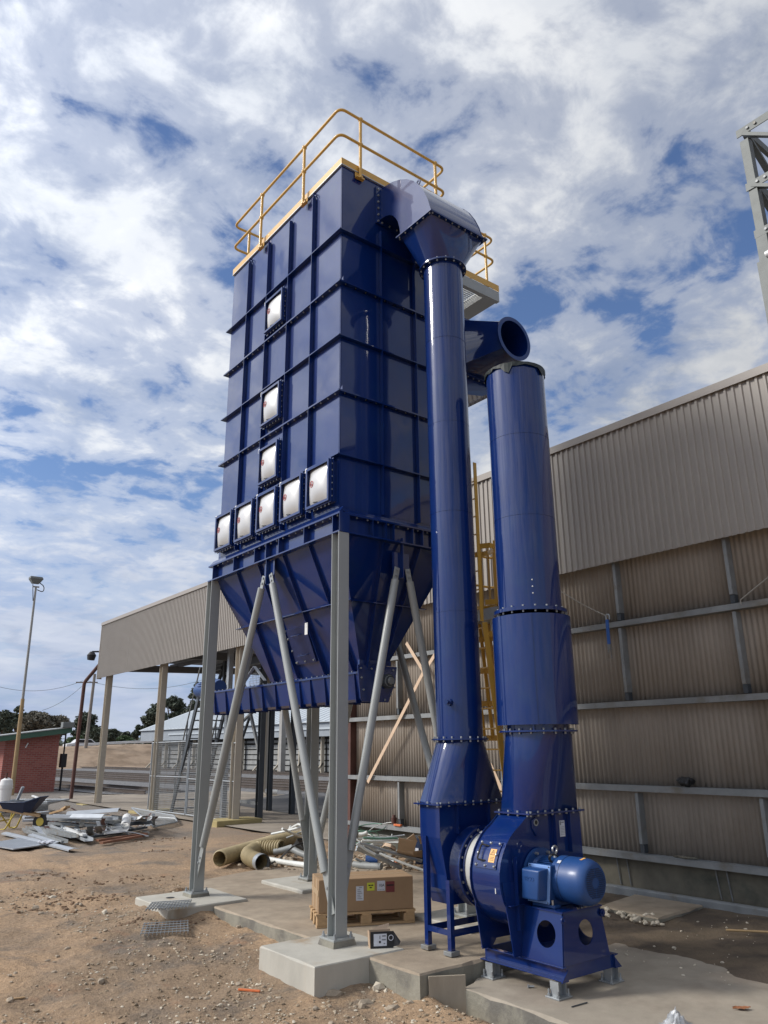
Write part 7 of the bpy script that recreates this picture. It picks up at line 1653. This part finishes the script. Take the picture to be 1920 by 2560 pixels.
for a in [p.lerp(q_, s_) for p, q_ in zip(pts, pts[1:]) for s_ in (0, .5)]: MB().bar(a + Vector((0, .1, .1)), a + Vector((0, .1, -.9)), .12, .14).build('post', 'pole_grey', grd)
cp_ = pix(*C3(806, 566), v=104.0); car = thing('parked_car', 'tiny white car on the road beyond the guard rail', 'car', (cp_.x, cp_.y, bank_h(cp_.x, cp_.y)))
zc0 = cp_.z - .7
MB().prism([(cp_.x - 2.1, zc0 + .35), (cp_.x - 2.1, zc0 + .85), (cp_.x - 1.2, zc0 + 1.0), (cp_.x - .7, zc0 + 1.45), (cp_.x + .9, zc0 + 1.45), (cp_.x + 1.5, zc0 + 1.0), (cp_.x + 2.1, zc0 + .9), (cp_.x + 2.1, zc0 + .35)], 'y', cp_.y - .85, cp_.y + .85).build('body', 'car_white', car, bevel=.06)
MB().prism([(cp_.x - 1.0, zc0 + 1.02), (cp_.x - .62, zc0 + 1.38), (cp_.x + .82, zc0 + 1.38), (cp_.x + 1.28, zc0 + 1.02)], 'y', cp_.y - .87, cp_.y + .87).build('window', 'mark_black', car)
for x in (-1.3, 1.3):
    for y in (-.8, .8): MB().tube([(cp_.x + x, cp_.y + y - .1, zc0 + .34), (cp_.x + x, cp_.y + y + .1, zc0 + .34)], .34, 16).build('wheel', 'black_rubber', car, smooth=40)
# ------------------------------------------------------------------ trees
def tree(cx_px, top_px, base_px, width_px, v, mat, label, seed, nleaf=2600, trunk_show=.25, lobes=11, leaf=.30, flat_=.70):
    r2 = random.Random(seed); top, base = pix(cx_px, top_px, v=v), pix(cx_px, base_px, v=v); wd = abs(pix(cx_px + width_px / 2, top_px, v=v).x - pix(cx_px - width_px / 2, top_px, v=v).x) / 2
    gz_ = bank_h(base.x, v) if (v < 180 and 10 < base.x < 84) else .2
    gz_ = min(gz_, base.z); t = thing('tree', label, 'tree', (base.x, v, gz_), 'trees beyond the tracks'); H = top.z - gz_
    cz0 = gz_ + H * trunk_show; cr = []
    for k in range(int(lobes * 1.7)):
        a = r2.uniform(0, 6.28); f = math.sqrt(r2.random()); hh = r2.uniform(0.12, .86); w2 = wd * (1 - .45 * abs(hh - .45) * 2 * .6)
        cr.append((Vector((base.x + math.cos(a) * f * w2 * .72, v + math.sin(a) * f * w2 * .72, cz0 + (top.z - cz0) * hh)), r2.uniform(.22, .44) * min(wd, (top.z - cz0) * .75)))
    cr.append((Vector((base.x, v, top.z - .30 * wd)), .34 * wd))
    mb = MB(); mb.tube([(base.x, v, gz_ - .3), (base.x + .1, v, gz_ + H * .25), (base.x + r2.uniform(-.3, .3), v, gz_ + H * .6)], [H * .030, H * .022, H * .010], 8); tk = mb.build('trunk', 'bark', t, smooth=50)
    mb = MB()
    for c, r_ in cr: s_ = Vector((base.x, v, gz_ + H * r2.uniform(.18, .45))); mb.tube([s_, s_.lerp(c, .5) + Vector((0, 0, .2)), c], [H * .012, H * .008, H * .003], 5)
    mb.build('limbs', 'bark', tk)
    mb = MB(); per = int(nleaf * 2.2) // len(cr)
    for c, r_ in cr:
        for k in range(per):
            d = Vector((r2.gauss(0, 1), r2.gauss(0, 1), r2.gauss(0, 1))).normalized(); rr = r_ * (1.08 - .75 * r2.random() ** 1.5) * (1 + .55 * noise.noise((d.x * 2.2 + seed, d.y * 2.2, d.z * 2.2)))
            p = c + Vector((d.x * rr, d.y * rr, d.z * rr * flat_)); e1 = Vector((r2.gauss(0, 1), r2.gauss(0, 1), r2.gauss(0, .7))).normalized(); e2 = e1.cross(Vector((r2.gauss(0, 1), r2.gauss(0, 1), r2.gauss(0, 1)))).normalized(); s_ = leaf * r2.uniform(.5, 1.1)
            mb.add([p + e1 * s_, p + e2 * s_ * .55, p - e1 * s_, p - e2 * s_ * .55], [(0, 1, 2, 3)])
    stuff(mb.build('crown', mat, t)); return t
def T(x0, x1, y0, y1, v, mat, lb_, seed, **kw): (xa, ya), (xb, yb) = C3(x0, y0), C3(x1, y1); tree((xa + xb) / 2, ya, yb, xb - xa, v, mat, lb_, seed, **kw)
T(-120, 130, 215, 590, 126, 'leaf_dark', 'dark tree at the left edge behind the brick hut', 1, nleaf=3000)
T(30, 260, 180, 590, 132, 'leaf_dark', 'tall open tree behind the thin light pole', 2, nleaf=2400, lobes=9)
T(150, 470, 225, 590, 118, 'leaf_grey', 'wide grey-brown tree above the hut roof', 3, nleaf=3600, lobes=15)
T(380, 660, 270, 590, 122, 'leaf_grey', 'dull olive tree right of the grey-brown one', 4, nleaf=3200, lobes=13)
T(680, 960, 240, 590, 128, 'leaf_dark', 'round dark tree between the dark lamp post and the first canopy post', 5, nleaf=3400, lobes=14)
T(870, 1060, 390, 600, 116, 'leaf_dark', 'low dark tree behind the first canopy post', 6, nleaf=2200)
T(1020, 1190, 405, 580, 124, 'leaf_dark', 'low dark tree right of the first canopy post', 7, nleaf=2200)
T(1180, 1300, 430, 560, 134, 'leaf_dark', 'small distant dark tree above the guard rail', 8, nleaf=1600)
T(1285, 1410, 368, 590, 130, 'leaf_dark', 'slender tree standing left of the far shed', 9, nleaf=1600, trunk_show=.4, lobes=7)
T(1365, 1640, 150, 640, 128, 'leaf_dark', 'large dark tree rising behind the far shed roof', 10, nleaf=4200, lobes=16, trunk_show=.18)
T(1540, 1800, 70, 640, 134, 'leaf_dark', 'tallest dark tree behind the second canopy post', 11, nleaf=4200, lobes=16)
T(1760, 2010, 130, 640, 130, 'leaf_dark', 'dark tree right of the second canopy post', 12, nleaf=3600, lobes=14)
T(1850, 2010, -60, 300, 138, 'leaf_dark', 'open topped tree beside the left grey column', 13, nleaf=2200, lobes=8, trunk_show=.5)
T(620, 840, 480, 640, 110, 'leaf_mid', 'bright green bush beside the signal cabinet', 14, nleaf=2200, trunk_show=.05, leaf=.28)
T(1140, 1310, 475, 570, 118, 'leaf_mid', 'bright green bush behind the guard rail', 15, nleaf=1500, trunk_show=.05, leaf=.28)
far_t = MB(); r9 = random.Random(77)
for k in range(9000):
    x = r9.uniform(-120, 190); y = r9.uniform(230, 270); h2_ = 5.5 + 3.0 * noise.noise((x * .06, 0, 3)) + 1.5 * noise.noise((x * .25, 0, 5)); z = r9.uniform(0, 1) ** .7 * h2_; e1 = Vector((r9.gauss(0, 1), r9.gauss(0, 1), r9.gauss(0, 1))).normalized() * .9; e2 = e1.cross(Vector((r9.gauss(0, 1), r9.gauss(0, 1), r9.gauss(0, 1)))).normalized() * .6; p = Vector((x, y, z)); far_t.add([p + e1, p + e2, p - e1, p - e2], [(0, 1, 2, 3)])
tag(far_t.build('distant_trees', 'leaf_dark'), 'low band of distant trees along the horizon', 'trees', kind='stuff')

for o in bpy.data.objects:
    if '_w' in o: del o['_w']
    if o.parent is not None and o.get('category'): del o['category']
